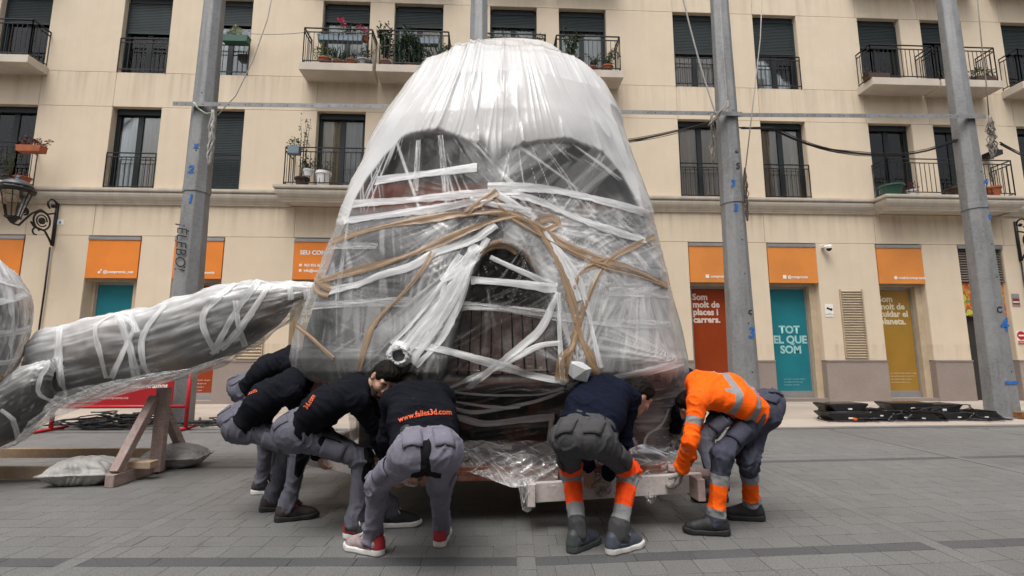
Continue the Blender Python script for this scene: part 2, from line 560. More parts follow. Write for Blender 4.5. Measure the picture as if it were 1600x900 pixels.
# =================================================================== BUILDING
bld = thing('apartment_building', 'long ochre apartment block with shuttered windows, iron balconies and orange shopfront panels', 'building', (1.5, WY, 0))
BI = Matrix.Translation((-1.5, -WY, 0))
def bpart(name, m, material, parent=None, **kw):
    o = m.build(name, material, bld if parent is None else parent, **kw)
    if parent is None: o.data.transform(BI)
    else: o.data.transform(BI)
    return o
WIN = [(-17.4, -16.0), (-14.05, -12.64), (-10.63, -9.29), (-8.30, -7.00), (-4.97, -3.60), (-2.88, -1.44), (-.04, 1.36), (2.03, 3.46),
       (5.52, 6.92), (8.02, 9.39), (11.35, 12.70), (13.38, 14.72), (16.03, 17.40), (18.6, 20.0)]
SHOP = [(-13.85, -12.48), (-10.82, -9.45), (-8.56, -7.25), (-5.37, -3.55), (-2.6, -1.2), (.3, 1.7), (3.0, 4.2), (5.64, 6.97), (7.93, 9.37),
        (11.16, 12.54), (13.65, 15.02), (17.0, 18.4)]
XL, XR = -19.0, 21.0
def wall_panel(x0, x1, z0, z1, name='wall_panel', material=None, front=0.0, lip=.006):
    m = MB(); g_ = lip
    m.box(x0 + g_, x1 - g_, WY - front, WY + .03, z0 + g_, z1 - g_)
    m.box(x0, x1, WY + .016 - front, WY + .42, z0, z1)
    return bpart(name, m, material or M_WALL)
def row_piers(ops, z0, z1, **kw):
    x = XL
    for a, b in ops:
        wall_panel(x, a, z0, z1, **kw); x = b
    wall_panel(x, XR, z0, z1, **kw)
def row_full(cuts, z0, z1):
    for a, b in zip([XL] + cuts, cuts + [XR]): wall_panel(a, b, z0, z1)
CUT = [-12.64, -10.63, -5.0, -3.3, 2.0, 5.52, 8.02, 11.3, 13.3, 16.0]
row_piers(SHOP, 1.16, 4.51)
row_piers(SHOP, 0, 1.13, name='plinth_panel', material=M_PLINTH, front=.03)
x = XL
cap = []
for a, b in SHOP + [(XR, XR)]:
    m = MB(); m.box(x - .0, a + .0, WY - .045, WY + .1, 1.125, 1.165); bpart('plinth_cap', m, M_PLINTH); x = b
row_full([-12.5, -10.75, -5.4, -1.1, 3.1, 7.9, 11.2, 15.1], 4.51, 5.39)
row_piers(WIN, 5.79, 8.23)
row_full(CUT, 8.23, 9.27)
row_piers(WIN, 9.27, 11.71)
row_full(CUT, 11.71, 12.75)
row_full([-9, 1, 9], 12.75, 16.2)
m = MB(); m.box(XL - .1, XR + .1, WY - .15, WY + .5, 16.2, 16.45); bpart('roof_ledge', m, M_CORN)
m = MB(); m.box(XL, XR, WY + .9, WY + 1.0, 0, 16.2); m.box(XL, XL + .1, WY + .42, WY + 8, 0, 16.2); m.box(XR - .1, XR, WY + .42, WY + 8, 0, 16.2)
bpart('inner_wall', m, M_INT)
m = MB()
for z in (5.2, 8.9, 12.4): m.box(XL + .11, XR - .11, WY + .425, WY + .9, z, z + .25)
bpart('floor_slab', m, M_INT)

# cornice and the corbelled first-floor balconies: one moulding swept round them
CORB = [(-14.6, -12.45), (-5.56, -.95), (11.3, 15.05)]
path = [(XL, 0.0)]
for a, b in CORB: path += [(a, 0.0), (a, .46), (b, .46), (b, 0.0)]
path += [(XR, 0.0)]
prof = [(-.05, 5.375), (.05, 5.375), (.055, 5.41), (.075, 5.425), (.08, 5.45), (.125, 5.50), (.16, 5.56), (.178, 5.62), (.18, 5.66), (.155, 5.675),
        (.16, 5.70), (.205, 5.705), (.215, 5.735), (.215, 5.79), (-.05, 5.80)]
def sweep(path, prof):
    vs, fs = [], []
    n = len(prof)
    P = [Vector((x, -o)) for x, o in path]
    for i, p in enumerate(P):
        d0 = (P[i] - P[i - 1]).normalized() if i else (P[1] - P[0]).normalized()
        d1 = (P[i + 1] - P[i]).normalized() if i < len(P) - 1 else d0
        n0, n1 = Vector((d0.y, -d0.x)), Vector((d1.y, -d1.x))
        mt = (n0 + n1).normalized(); k = 1 / max(.3, mt.dot(n0))
        for o, z in prof:
            q = p + mt * (o * k)
            vs.append((q.x, WY + q.y, z))
    for i in range(len(P) - 1):
        for j in range(n - 1):
            fs.append((i * n + j, (i + 1) * n + j, (i + 1) * n + j + 1, i * n + j + 1))
    return vs, fs
vs, fs = sweep(path, prof)
m = MB(); m.add(vs, fs)
cornice = bpart('cornice', m, M_CORN)
for a, b in CORB:
    m = MB(); m.box(a - .02, b + .02, WY - .48, WY + .2, 5.40, 5.785); bpart('corbel_slab', m, M_SLAB)

def railing_mesh(x0, x1, yf, z, h=1.08, sides=True, yb=WY, ring=()):
    m = MB(); r = .011
    ends = [(x0, yb), (x0, yf), (x1, yf), (x1, yb)] if sides else [(x0, yf), (x1, yf)]
    for a, b in zip(ends[:-1], ends[1:]):
        for zz, wd, hh in ((z + h, .04, .022), (z + h - .12, .026, .022), (z + .09, .028, .022)):
            m.bar((a[0], a[1], zz), (b[0], b[1], zz), wd, hh)
        L = math.hypot(b[0] - a[0], b[1] - a[1]); n = max(2, round(L / .135))
        for i in range(n + 1):
            t = i / n; px, py = a[0] + (b[0] - a[0]) * t, a[1] + (b[1] - a[1]) * t
            top = z + h - (.0 if i in (0, n) else .12)
            m.bar((px, py, z + (0 if i in (0, n) else .09)), (px, py, top), .022 if i in (0, n) else .013, None)
    return m
CURT = {'brown': mat('brown_curtain', (.56, .39, .28), .9, .2, 2, 0, stretch=(6, 6, .3)), 'tan': mat('tan_curtain', (.70, .52, .36), .9, .15, 2, 0, stretch=(6, 6, .3)),
        'white': mat('white_net_curtain', (.8, .79, .77), .9, .1, 3, 0, stretch=(6, 6, .3)), 'grey': mat('grey_curtain', (.5, .46, .44), .9, .15, 3, 0, stretch=(6, 6, .3))}
def window(x0, x1, zb, zt, shut, curt, seed):
    rs = random.Random(seed)
    y = WY + .20; f = .065
    m = MB()
    m.box(x0, x0 + f, y, y + .07, zb, zt); m.box(x1 - f, x1, y, y + .07, zb, zt)
    m.box(x0 + f, x1 - f, y, y + .07, zb, zb + f); m.box(x0 + f, x1 - f, y - .06, y + .09, zt - .17, zt)
    xm = (x0 + x1) / 2
    m.box(xm - .075, xm + .075, y + .005, y + .065, zb + f, zt - .17)
    m.box(x0 + f, x0 + f + .05, y + .012, y + .06, zb + f, zt - .17); m.box(x1 - f - .05, x1 - f, y + .012, y + .06, zb + f, zt - .17)
    wdw = bpart('window', m, M_DARKFR)
    for a, b in ((x0 + f + .05, xm - .075), (xm + .075, x1 - f - .05)):
        p = MB(); p.box(a, b, y + .03, y + .036, zb + f, zt - .17); bpart('pane', p, M_GLASS, wdw)
    if shut < .95:
        for k, (a, b) in enumerate(((x0 + f, xm), (xm, x1 - f))):
            cn = curt[k % len(curt)]
            if cn == '-': continue
            n = 44; vs, fs = [], []
            ph, fr = rs.uniform(0, 6), rs.uniform(5.2, 7.5)
            for i in range(n + 1):
                t = i / n; xx = a + (b - a) * t
                yy = y + .105 + .024 * math.sin(ph + t * fr * 6.28 + 1.3 * math.sin(t * 9 + ph)) + .012 * math.sin(t * 51 + ph)
                vs += [(xx, yy, zb + .03), (xx, yy * .6 + (y + .105) * .4, zt - .1)]
                if i: fs.append((2 * i - 2, 2 * i, 2 * i + 1, 2 * i - 1))
            c = MB(); c.add(vs, fs); bpart('curtain', c, CURT[cn], wdw, smooth=True)
    if shut > 0:
        s = MB(); zz = zt - .17; bottom = zt - (zt - zb) * shut
        vs, fs = [], []
        prof_ = []
        while zz > bottom:
            for dz, dy in ((0, .0), (.006, -.012), (.040, -.014), (.046, 0)): prof_.append((y - .03 + dy, zz - dz))
            zz -= .05
        prof_ += [(y - .045, zz), (y - .045, zz - .06), (y - .02, zz - .06)]
        for yy, z_ in prof_: vs += [(x0 + .03, yy, z_), (x1 - .03, yy, z_)]
        fs = [(2 * i, 2 * i + 1, 2 * i + 3, 2 * i + 2) for i in range(len(prof_) - 1)]
        s.add(vs, fs); s.box(x0 + .002, x0 + .045, y - .055, y - .002, zb + .001, zt - .17); s.box(x1 - .045, x1 - .002, y - .055, y - .002, zb + .001, zt - .17)
        bpart('shutter', s, M_SHUT, wdw)
    return wdw
SH2 = [.3, .34, .42, .28, .20, .24, .20, .22, .48, .46, .34, .24, .36, .3]
CU2 = [('brown',), ('grey', 'white'), ('brown', 'grey'), ('white', 'grey'), ('white',), ('white', 'brown'), ('white',), ('white', 'white'), ('brown',), ('white', 'grey'), ('white', 'brown'), ('brown',), ('brown',), ('grey',)]
SH1 = [0, 0, 0, 1.0, 0, 0, 0, 0, 0, 0, 0, 0, 0, 0]
CU1 = [('brown',), ('tan', 'tan'), ('white', 'tan'), ('-',), ('tan', 'grey'), ('brown',), ('tan',), ('tan',), ('brown', 'brown'), ('brown', 'tan'), ('grey', 'white'), ('brown', 'grey'), ('brown',), ('tan',)]
for i, (a, b) in enumerate(WIN):
    window(a, b, 9.27, 11.71, SH2[i], CU2[i], i)
    window(a, b, 5.79, 8.23, SH1[i], CU1[i], 40 + i)
BAL2 = [(-14.6, -12.5), (-5.32, -3.30), (-3.21, -1.15), (-.35, 1.62), (1.80, 3.77), (11.12, 13.15), (13.21, 15.10), (15.72, 17.8)]
for a, b in BAL2:
    m = MB(); m.box(a, b, WY - .62, WY + .2, 9.12, 9.345)
    s = bpart('balcony', m, M_SLAB, bevel=.008)
    bpart('railing', railing_mesh(a + .07, b - .07, WY - .55, 9.345), M_RAIL, s)
for a, b in BAL2:
    m = MB(); m.box(a, b, WY - .62, WY + .2, 12.60, 12.825)
    s = bpart('balcony', m, M_SLAB, bevel=.008)
    bpart('railing', railing_mesh(a + .07, b - .07, WY - .55, 12.825), M_RAIL, s)
for a, b in CORB:
    bpart('balcony_railing', railing_mesh(a + .02, b - .02, WY - .56, 5.80), M_RAIL)
for i in (2, 3, 8, 9):
    a, b = WIN[i]
    bpart('window_railing', railing_mesh(a + .01, b - .01, WY - .012, 9.27, 1.04, sides=False), M_RAIL)
    bpart('window_railing', railing_mesh(a + .01, b - .01, WY - .012, 5.80, 1.06, sides=False), M_RAIL)

# shopfronts ------------------------------------------------------------
def print_mat(name, col, rough=.16): return mat(name, col, rough, .10, 1.2, .25, 2.2, spec=.5)
M_ORANGE = print_mat('orange_banner_print', (.70, .205, .022), .5)
M_ORANGE2 = print_mat('pale_orange_banner_print', (.66, .235, .045), .5)
FILM = {'teal': print_mat('teal_window_film', (.018, .175, .215)), 'red': print_mat('brick_red_window_film', (.27, .045, .012)),
        'gold': print_mat('mustard_window_film', (.33, .185, .032)), 'dark': M_INT}
M_WHITE = mat('white_lettering', (.78, .76, .72), .5, .03, 5, 0)
M_TEALTXT = mat('pale_teal_lettering', (.30, .55, .55), .5, .03, 5, 0)
M_REDTXT = mat('pale_pink_lettering', (.72, .58, .52), .5, .03, 5, 0)
M_GOLDTXT = mat('cream_lettering', (.66, .58, .40), .5, .03, 5, 0)
def shopfront(x0, x1, film, panel, jr=.12):
    # header panel
    m = MB(); m.box(x0 + .005, x1 - .005, WY - .04, WY + .05, 4.385, 4.475); bar = bpart('awning_bar', m, M_ALU)
    m = MB(); m.box(x0 + .012, x1 - .012, WY - .022, WY + .028, 3.34, 4.384); pan = bpart('banner_panel', m, panel)
    m = MB(); m.box(x0 + .001, x1 - .001, WY + .15, WY + .42, 3.28, 4.508); bpart('lintel', m, M_JAMB)
    # recessed door
    y = WY + .30
    a, b = x0 + .10, x1 - jr
    m = MB(); m.box(b, x1 - .001, y - .14, y + .1, .06, 3.279); bpart('jamb', m, M_JAMB)
    m = MB(); m.box(x0 + .001, a, y - .02, y + .1, .06, 3.279); bpart('jamb', m, M_JAMB)
    m = MB(); f = .055
    m.box(a, a + f, y, y + .06, .12, 3.278); m.box(b - f, b, y, y + .06, .12, 3.278)
    m.box(a + f, b - f, y, y + .06, 3.20, 3.278); m.box(a + f, b - f, y, y + .06, .12, .30)
    d = bpart('shop_door', m, M_ALU)
    m = MB(); m.box(a + f, b - f, y + .02, y + .03, .30, 3.20); fl = bpart('printed_glass', m, FILM[film], d)
    m = MB(); m.box(x0 + .001, x1 - .001, WY - .02, WY + .42, .0, .118); bpart('door_step', m, M_PLINTH)
    return pan, fl, a + f, b - f
def letters(name, body, size, x, y, z, m_, parent, align='LEFT', **kw):
    me = text_mesh(body, size, align, **kw); me.materials.clear(); me.materials.append(m_)
    o = bpy.data.objects.new(name, me); me.transform(Matrix.Translation((x, y, z)) @ Matrix.Rotation(math.pi / 2, 4, 'X')); me.transform(BI)
    return link(o, parent)
FILMS = ['gold', 'teal', 'red', 'gold', 'teal', 'red', 'gold', 'red', 'teal', 'gold', None, 'red']
for i, (a, b) in enumerate(SHOP):
    if FILMS[i] is None: continue
    pan, fl, da, db = shopfront(a, b, FILMS[i], M_ORANGE if i < 5 else M_ORANGE2, .10 if FILMS[i] == 'red' else .19)
    yb = WY - .0265; yd = WY + .313
    ic = {0: '@compromis_net', 1: '@compromis_net', 2: '@compromis', 4: '@compromis', 5: '@compromis', 6: 'compromis.net', 7: 'compromis.net', 8: '@compromis', 9: 'coaliciocompromis', 11: 'compromis.net'}.get(i)
    if ic:
        xt = a + .36 if i in (1, 0) else a + .42
        if i in (7, 9): xt = a + .47
        letters('handle_text', ic, .105, xt + .12, yb, 3.475, M_WHITE, pan, bold=.0035)
        m = MB()
        if i in (0, 1):                                    # a small note shape
            m.lathe([(.035, -.002), (.035, .002)], (xt + .02, yb, 3.49), 10, (0, -1, 0)); m.box(xt + .043, xt + .06, yb - .002, yb + .002, 3.49, 3.58); m.box(xt + .06, xt + .09, yb - .002, yb + .002, 3.545, 3.575)
        elif i == 9:
            m.lathe([(.05, -.002), (.05, .002)], (xt + .03, yb, 3.51), 14, (0, -1, 0))
        else:
            m.box(xt - .02, xt + .08, yb - .002, yb + .002, 3.46, 3.56)
        bpart('icon', m, M_WHITE, pan)
    if i == 3:
        letters('banner_text', 'SEU COMPROMÍS', .165, a + .17, yb, 4.03, M_WHITE, pan, bold=.006)
        letters('banner_text', '☎ 963 826 606'.replace('☎ ', ''), .10, a + .30, yb, 3.70, M_WHITE, pan, bold=.004)
        letters('banner_text', 'info@compromis.net', .10, a + .30, yb, 3.55, M_WHITE, pan, bold=.004)
        m = MB(); m.box(a + .17, a + .24, yb - .002, yb + .002, 3.70, 3.77); m.box(a + .17, a + .24, yb - .002, yb + .002, 3.55, 3.62); bpart('icon', m, M_WHITE, pan)
    if FILMS[i] == 'red':
        letters('door_text', 'Som\nmolt de\nplaces i\ncarrers.', .25, da + .02, yd, 2.88, M_REDTXT, fl, bold=.010, line=.87)
        for k in range(4): letters('small_print', 'fem barris amb espais verds per a la gent'[:40 - 3 * k], .055, da + .02, yd, .62 - .09 * k, M_REDTXT, fl)
    if FILMS[i] == 'teal' and i != 1:
        for k, t in enumerate(('TOT', 'EL QUE', 'SOM')):
            letters('door_text', t, .30, (da + db) / 2, yd, 1.93 - .285 * k, M_TEALTXT, fl, 'CENTER', bold=.012)
        for k in range(3): letters('small_print', 'som poble i som futur valencià'[:30 - 4 * k], .05, da + .25, yd, .62 - .08 * k, M_TEALTXT, fl)
    if FILMS[i] == 'gold':
        letters('door_text', 'Som\nmolt de\ncuidar el\nplaneta.', .25, da + .02, yd, 2.85, M_GOLDTXT, fl, bold=.010, line=.87)
        for k in range(4): letters('small_print', 'som molt de cuidar la terra i l aigua'[:37 - 4 * k], .055, da + .15, yd, .78 - .085 * k, M_GOLDTXT, fl)
# garage entrance with the louvre and the painted panel
a, b = SHOP[10]
m = MB(); m.box(a + .005, b - .005, WY - .03, WY + .05, 4.39, 4.49); bpart('awning_bar', m, M_ALU)
def louvre(name, x0, x1, z0, z1, y, step, m_, frame=.0):
    m = MB(); m.box(x0, x1, y + .06, y + .07, z0, z1); bk = bpart(name, m, M_INT)
    z = z0 + step * .2
    s = MB()
    while z < z1 - step * .5:
        s.add([(x0, y, z), (x1, y, z), (x1, y + .055, z + step * .75), (x0, y + .055, z + step * .75), (x0, y, z - step * .12), (x1, y, z - step * .12)], [(0, 1, 2, 3), (4, 5, 1, 0)])
        z += step
    for k in (0, 1):
        xx = (x0, x1 - .03)[k]; s.box(xx, xx + .03, y - .01, y + .058, z0, z1)
    bpart('louvre_slat', s, m_, bk)
    return bk
louvre('louvre_panel', a + .01, b - .01, 3.42, 4.385, WY + .05, .075, mat('brown_louvre', (.20, .165, .14), .6, .1, 5, 0))
def graffiti_mat():
    m, nt, p = new_mat('painted_bubbles'); b = NB(nt); P = b.pos()
    v = b.n('ShaderNodeTexVoronoi'); v.feature = 'F1'; v.inputs['Scale'].default_value = 3.3; b.link(P, v.inputs['Vector'])
    z = b.n('ShaderNodeSeparateXYZ'); b.link(P, z.inputs[0])
    n = b.noise(P, 9, 3)
    warm = b.ramp(n, [(.3, (.5, .06, .02)), (.5, (.55, .28, .03)), (.6, (.08, .22, .05)), (.7, (.6, .1, .05))], 'CONSTANT')
    c = b.mix(b.math('LESS_THAN', v.outputs['Distance'], .36), (.02, .02, .02), (.48, .45, .05))
    c = b.mix(b.math('LESS_THAN', v.outputs['Distance'], .42), warm, c)
    c = b.mix(b.math('GREATER_THAN', z.outputs[2], 3.05), c, warm)
    b.link(c, p.inputs['Base Color']); p.inputs['Roughness'].default_value = .5
    return m
m = MB(); m.box(a + .01, b - .01, WY + .12, WY + .15, 2.42, 3.40); bpart('painted_panel', m, graffiti_mat())
m = MB(); m.box(a + .001, a + .06, WY + .25, WY + .3, .05, 2.42); m.box(b - .06, b - .001, WY + .25, WY + .3, .05, 2.42); m.box(a + .06, b - .06, WY + .26, WY + .30, .05, 2.42)
bpart('garage_gate', m, mat('brown_metal_gate', (.028, .024, .022), .6, .2, 3, 0))
M_TANLV = mat('tan_louvre', (.40, .32, .225), .7, .1, 4, 0)
louvre('wall_louvre', 9.95, 10.62, 1.22, 3.16, WY - .035, .072, M_TANLV)
louvre('wall_louvre', -6.72, -6.02, 1.20, 2.3, WY - .035, .085, M_TANLV)

# the block on the near side of the street, behind the viewer (it shows in the window panes and shades the lower sky)
opp = thing('opposite_building', 'pale apartment block on the near side of the plaza behind the viewer', 'building', (0, -8.5, 0))
OI = Matrix.Translation((0, 8.5, 0))
M_OPP = mat('pale_render', (.44, .38, .31), .9, .1, .5, .1, 20)
ow = [(-28 + 3.2 * k, -26.6 + 3.2 * k) for k in range(18)]
m = MB(); x = -32
for a, b in ow:
    m.box(x, a, -8.9, -8.5, 0, 13.5); x = b
    for z0, z1 in ((0, .5), (2.9, 4.6), (6.9, 8.2), (10.5, 13.5)): m.box(a, b, -8.9, -8.5, z0, z1)
m.box(x, 32, -8.9, -8.5, 0, 13.5); m.box(-32, 32, -14, -8.9, 13.3, 13.5)
o = m.build('wall', M_OPP, opp); o.data.transform(OI)
for a, b in ow:
    for z0, z1 in ((.5, 2.9), (4.6, 6.9), (8.2, 10.5)):
        m = MB(); m.box(a, b, -8.82, -8.78, z0, z1); o = m.build('window', M_DARKFR, opp); o.data.transform(OI)

# =================================================================== STREET OBJECTS
M_GALV = None
def galv():
    m, nt, p = new_mat('galvanised_steel'); b = NB(nt); P = b.pos()
    v = b.n('ShaderNodeTexVoronoi'); v.inputs['Scale'].default_value = 28; b.link(P, v.inputs['Vector'])
    sep = b.n('ShaderNodeSeparateColor'); b.link(v.outputs['Color'], sep.inputs[0])
    n = b.noise(b.pos((1, 1, .35)), 3.2, 6, .65)
    c = b.mix(b.rng(n, .3, .7), (.155, .158, .158), (.27, .275, .278))
    c = b.mix(b.math('MULTIPLY', sep.outputs[0], .28), c, (.36, .368, .374))
    c = b.mix(b.rng(b.noise(b.pos((4, 4, .25)), 2.5, 5), .58, .75, 0, .55), c, (.10, .10, .10))
    b.link(c, p.inputs['Base Color']); p.inputs['Metallic'].default_value = .25
    p.inputs['Roughness'].default_value = .55
    b.link(b.bump(b.noise(P, 20, 4), .12, .008), p.inputs['Normal'])
    return m
M_GALV = galv()
M_BLUE = mat('blue_marker_paint', (.02, .13, .42), .6, .25, 20, 0)
M_BLACKP = mat('black_marker_paint', (.015, .015, .018), .6, .25, 20, 0)
M_CABLE = mat('black_cable', (.010, .010, .011), .45, .2, 10, 0)
M_ROPE = mat('grey_rope', (.40, .385, .36), .9, .2, 60, .5, 150)
M_ROPED = mat('weathered_rope', (.22, .20, .175), .9, .2, 60, .5, 150)

POLEY = 9.75
def pole(px, py, label, marks, Y=POLEY):
    X = at(px, py, Y).x
    t = thing('lamp_column', label, 'steel column', (X, Y, 0), 'galvanised steel columns along the pavement')
    def oct(r0, r1, z0, z1):
        m = MB(); vs = []
        for r, z in ((r0, z0), (r1, z1)):
            for k in range(8):
                a = math.pi / 8 + k * math.pi / 4; vs.append((r * math.cos(a) / math.cos(math.pi / 8), r * math.sin(a) / math.cos(math.pi / 8), z))
        m.add(vs, [(k, (k + 1) % 8, (k + 1) % 8 + 8, k + 8) for k in range(8)] + [tuple(range(8, 16)), tuple(range(7, -1, -1))]); return m
    oct(.275, .212, .02, 4.45).build('lower_shaft', M_GALV, t, bevel=.012)
    oct(.222, .150, 4.44, 12.0).build('upper_shaft', M_GALV, t, bevel=.012)
    oct(.228, .226, 4.40, 4.52).build('joint_ring', M_GALV, t, bevel=.006)
    m = MB(); m.box(-.33, .33, -.33, .33, .02, .045); m.build('base_plate', M_GALV, t)
    m = MB()
    for sx in (-1, 1):
        for sy in (-1, 1): m.lathe([(.03, .045), (.03, .075), (.018, .076), (.018, .11)], (sx * .28, sy * .28, 0), 6)
    m.build('anchor_bolt', M_GALV, t)
    m = MB()
    for z in (.95, 1.9, 2.9, 3.6, 5.2, 6.4):
        r = .275 - (.275 - .212) * z / 4.45 if z < 4.45 else .222 - .072 * (z - 4.44) / 7.56
        m.lathe([(.014, 0), (.014, .004)], (.04, -r - .0005, z), 8, (0, -1, .01))
    m.build('bolt_hole', M_BLACKP, t)
    for txt, z, size, mm, dx in marks:
        r = (.275 - .063 * z / 4.45 if z < 4.42 else .222 - .072 * (z - 4.44) / 7.56)
        me = text_mesh(txt, size * .8, 'CENTER', bold=.009 if mm is M_BLUE else .004, shear=.12)
        me.materials.clear(); me.materials.append(mm)
        o = bpy.data.objects.new('painted_mark', me)
        o.location = (dx, -r - .008, z); o.rotation_euler = (math.pi / 2 - .012, 0, 0)
        link(o, t)
    return t, X
P1, P1x = pole(274, 660, 'octagonal steel column with black graffiti, leftmost, behind the wooden trestle', [('1', 4.15, .30, M_BLUE, .02), ('2', 4.75, .26, M_BLUE, -.02), ('z', 5.25, .22, M_BLUE, .03)], 9.55)
o = bpy.data.objects.new('painted_mark', text_mesh('¡ELEBO!', .27, 'LEFT', bold=-.002, shear=.2)); o.data.materials.clear(); o.data.materials.append(M_BLACKP)
o.location = (-.15, -.252, 3.75); o.rotation_euler = (math.pi / 2, R(90 - 2), 0); link(o, P1)
P2, P2x = pole(742, 660, 'octagonal steel column rising behind the top of the wrapped sculpture', [], 9.75)
P3, P3x = pole(1166, 650, 'octagonal steel column with a blue 3 beside the brick red door', [('3', 1.62, .36, M_BLUE, .08), ('c', 2.08, .24, M_BLACKP, .08), ('3', 4.2, .26, M_BLUE, -.05), ('3', 4.72, .26, M_BLUE, -.08), ('S', 5.1, .24, M_BLACKP, .05), ('ε', 5.45, .20, M_BLACKP, .05)], 9.75)
P4, P4x = pole(1567, 652, 'octagonal steel column with a blue band round its foot, at the far right', [('4', 1.78, .46, M_BLUE, .03), ('C', 2.15, .22, M_BLACKP, -.03), ('t', 4.15, .22, M_BLUE, .08), ('4', 4.9, .24, M_BLUE, .1)], 9.9)
m = MB(); m.box(-.14, .14, -.277, -.268, .70, .76); m.build('painted_band', M_BLUE, P4)

def angle_bar(name, a, b, label):
    a, b = Vector(a), Vector(b); c = (a + b) / 2
    t = thing(name, label, 'metal bar', c, 'perforated bars tying the columns')
    m = MB(); m.bar(a - c, b - c, .006, .085); m.bar(a - c + Vector((0, .04, .042)), b - c + Vector((0, .04, .042)), .085, .006); m.build('angle_profile', M_GALV, t)
    h = MB(); L = (b - a).length; d = (b - a).normalized(); n = int(L / .16)
    for i in range(n):
        if i % 5 in (0, 1, 3): h.lathe([(.011, 0), (.011, .002)], (a - c) + d * (.08 + i * .16) + Vector((0, -.0035, -.004)), 8, (0, -1, 0))
    h.build('punched_hole', M_BLACKP, t)
    return t
zb = 5.93
a0 = at(270, 162, 9.25); a1 = at(905, 172, 9.45); a2 = at(1160, 178, 9.48); a3 = at(1540, 182, 9.62)
angle_bar('perforated_bar', a0, at(640, 167, 9.36), 'perforated steel bar from the left column across towards the sculpture top')
angle_bar('perforated_bar', at(640, 167.5, 9.36) + Vector((0, .06, 0)), a2, 'perforated steel bar passing behind the sculpture top to the column with a blue 3')
angle_bar('perforated_bar', a2 + Vector((-.2, .09, .02)), a3, 'perforated steel bar between the two columns on the right')

def rope_bundle(name, label, pts, r, mt, n=9, spread=.05, cat='rope', seed=1):
    rs = random.Random(seed)
    c = Vector(pts[0]); m = MB()
    for k in range(n):
        ph = rs.uniform(0, 6.28)
        q = []
        for i, p in enumerate(pts):
            s = spread * math.sin(math.pi * (i + .35) / (len(pts) - .3)) + .006
            q.append(Vector(p) - c + Vector((rs.uniform(-1, 1) * s, rs.uniform(-1, 1) * s, rs.uniform(-.2, .2) * s)))
        sm = []
        for i in range(len(q) - 1):
            for j in range(3): sm.append(q[i].lerp(q[i + 1], j / 3))
        sm.append(q[-1]); m.tube(sm, r, 5)
    o = m.build(name, mt, None, smooth=True); o.location = c
    return tag(o, label, cat)
def hang(px, py0, py1, Y, n=6, drift=0): return [at(px + drift * i / n, py0 + (py1 - py0) * i / n, Y) for i in range(n + 1)]
rope_bundle('rope_bundle', 'pale rope tassel tied to the leftmost column below the bar', hang(333, 172, 258, 9.2, 6, -6), .011, M_ROPE, 22, .055, seed=2)
rope_bundle('rope_bundle', 'grey rope hank hanging from the bar beside the column with a blue 3', hang(1112, 178, 255, 9.4, 6, 2), .009, M_ROPED, 12, .06, seed=3)
rope_bundle('rope_bundle', 'coil of rope hanging on the right side of the far right column', hang(1547, 182, 248, 9.5, 6, 4), .010, M_ROPED, 20, .075, seed=4)
rope_bundle('cable_hank', 'brown cable hank hanging down the right side of the column with a blue 3', hang(1164, 262, 345, 9.5, 6, 4), .010, mat('brown_cable', (.09, .065, .055), .6, .2, 9, 0), 8, .04, 'cable', seed=5)
rope_bundle('rope_knot', 'rope wound round the bar end at the column with a blue 3', [at(1108, 196, 9.3), at(1118, 185, 9.28), at(1126, 176, 9.28), at(1134, 168, 9.3), at(1137, 158, 9.4)], .012, M_ROPED, 12, .05, seed=6)
rope_bundle('strap_tie', 'greenish strap tied round the leftmost column at the bar', [at(303, 160, 9.2), at(307, 167, 9.17), at(313, 172, 9.18), at(322, 178, 9.2), at(331, 176, 9.25)], .008, mat('pale_green_strap', (.36, .44, .34), .8), 5, .02, seed=7)
def sag(a, b, s, n=24): return [Vector(a).lerp(Vector(b), i / n) - Vector((0, 0, s * 4 * (i / n) * (1 - i / n))) for i in range(n + 1)]
def lines(name, label, cat, paths, r, mt, group=None):
    m = MB(); c = Vector(paths[0][0])
    for p in paths: m.tube([Vector(q) - c for q in p], r, 5)
    o = m.build(name, mt, None, smooth=True); o.location = c
    return tag(o, label, cat, group)
cab = []
rs = random.Random(5)
for k in range(7):
    j = lambda s=.06: Vector((rs.uniform(-s, s), rs.uniform(-.05, .05), rs.uniform(-s, s) * .8))
    cab.append(sag(at(972, 219 + k * 1.0, 12.8) + j(.03), at(1115, 190, 9.5) + j(.03), .03 + .05 * rs.random()))
lines('cable_bundle', 'black cable bundle from the facade to the column with a blue 3', 'cable', cab, .0085, M_CABLE)
cab = []
for k in range(8):
    j = lambda s=.06: Vector((rs.uniform(-s, s), rs.uniform(-.05, .05), rs.uniform(-s, s) * .8))
    p0, p1, p2, p3 = at(1156, 201, 9.6) + j(.03), at(1205, 200, 9.7) + j(.03), at(1340, 240, 9.9) + j(.05), at(1520, 208, 9.9) + j(.04)
    cab.append([p0.lerp(p1, i / 5) for i in range(5)] + [p1.lerp(p2, t) - Vector((0, 0, .12 * math.sin(math.pi * t))) for t in [i / 9 for i in range(9)]] + [p2.lerp(p3, t) - Vector((0, 0, .22 * math.sin(math.pi * t))) for t in [i / 10 for i in range(11)]])
lines('cable_bundle', 'black cable bundle sagging between the two columns on the right', 'cable', cab, .0085, M_CABLE)
cab = []
for k in range(5):
    j = lambda s=.05: Vector((rs.uniform(-s, s), 0, rs.uniform(-s, s)))
    cab.append(sag(at(1562, 224, 10.1) + j(), at(1640, 260, 11.5) + j(.12), .05))
lines('cable_bundle', 'black cables leaving the far right column towards the picture edge', 'cable', cab, .010, M_CABLE)
lines('hanging_rope', 'thin rope falling from above to the bar left of the column with a blue 3', 'rope', [sag(at(1054, -60, 9.4), at(1120, 182, 9.4), .28)], .017, M_ROPE)
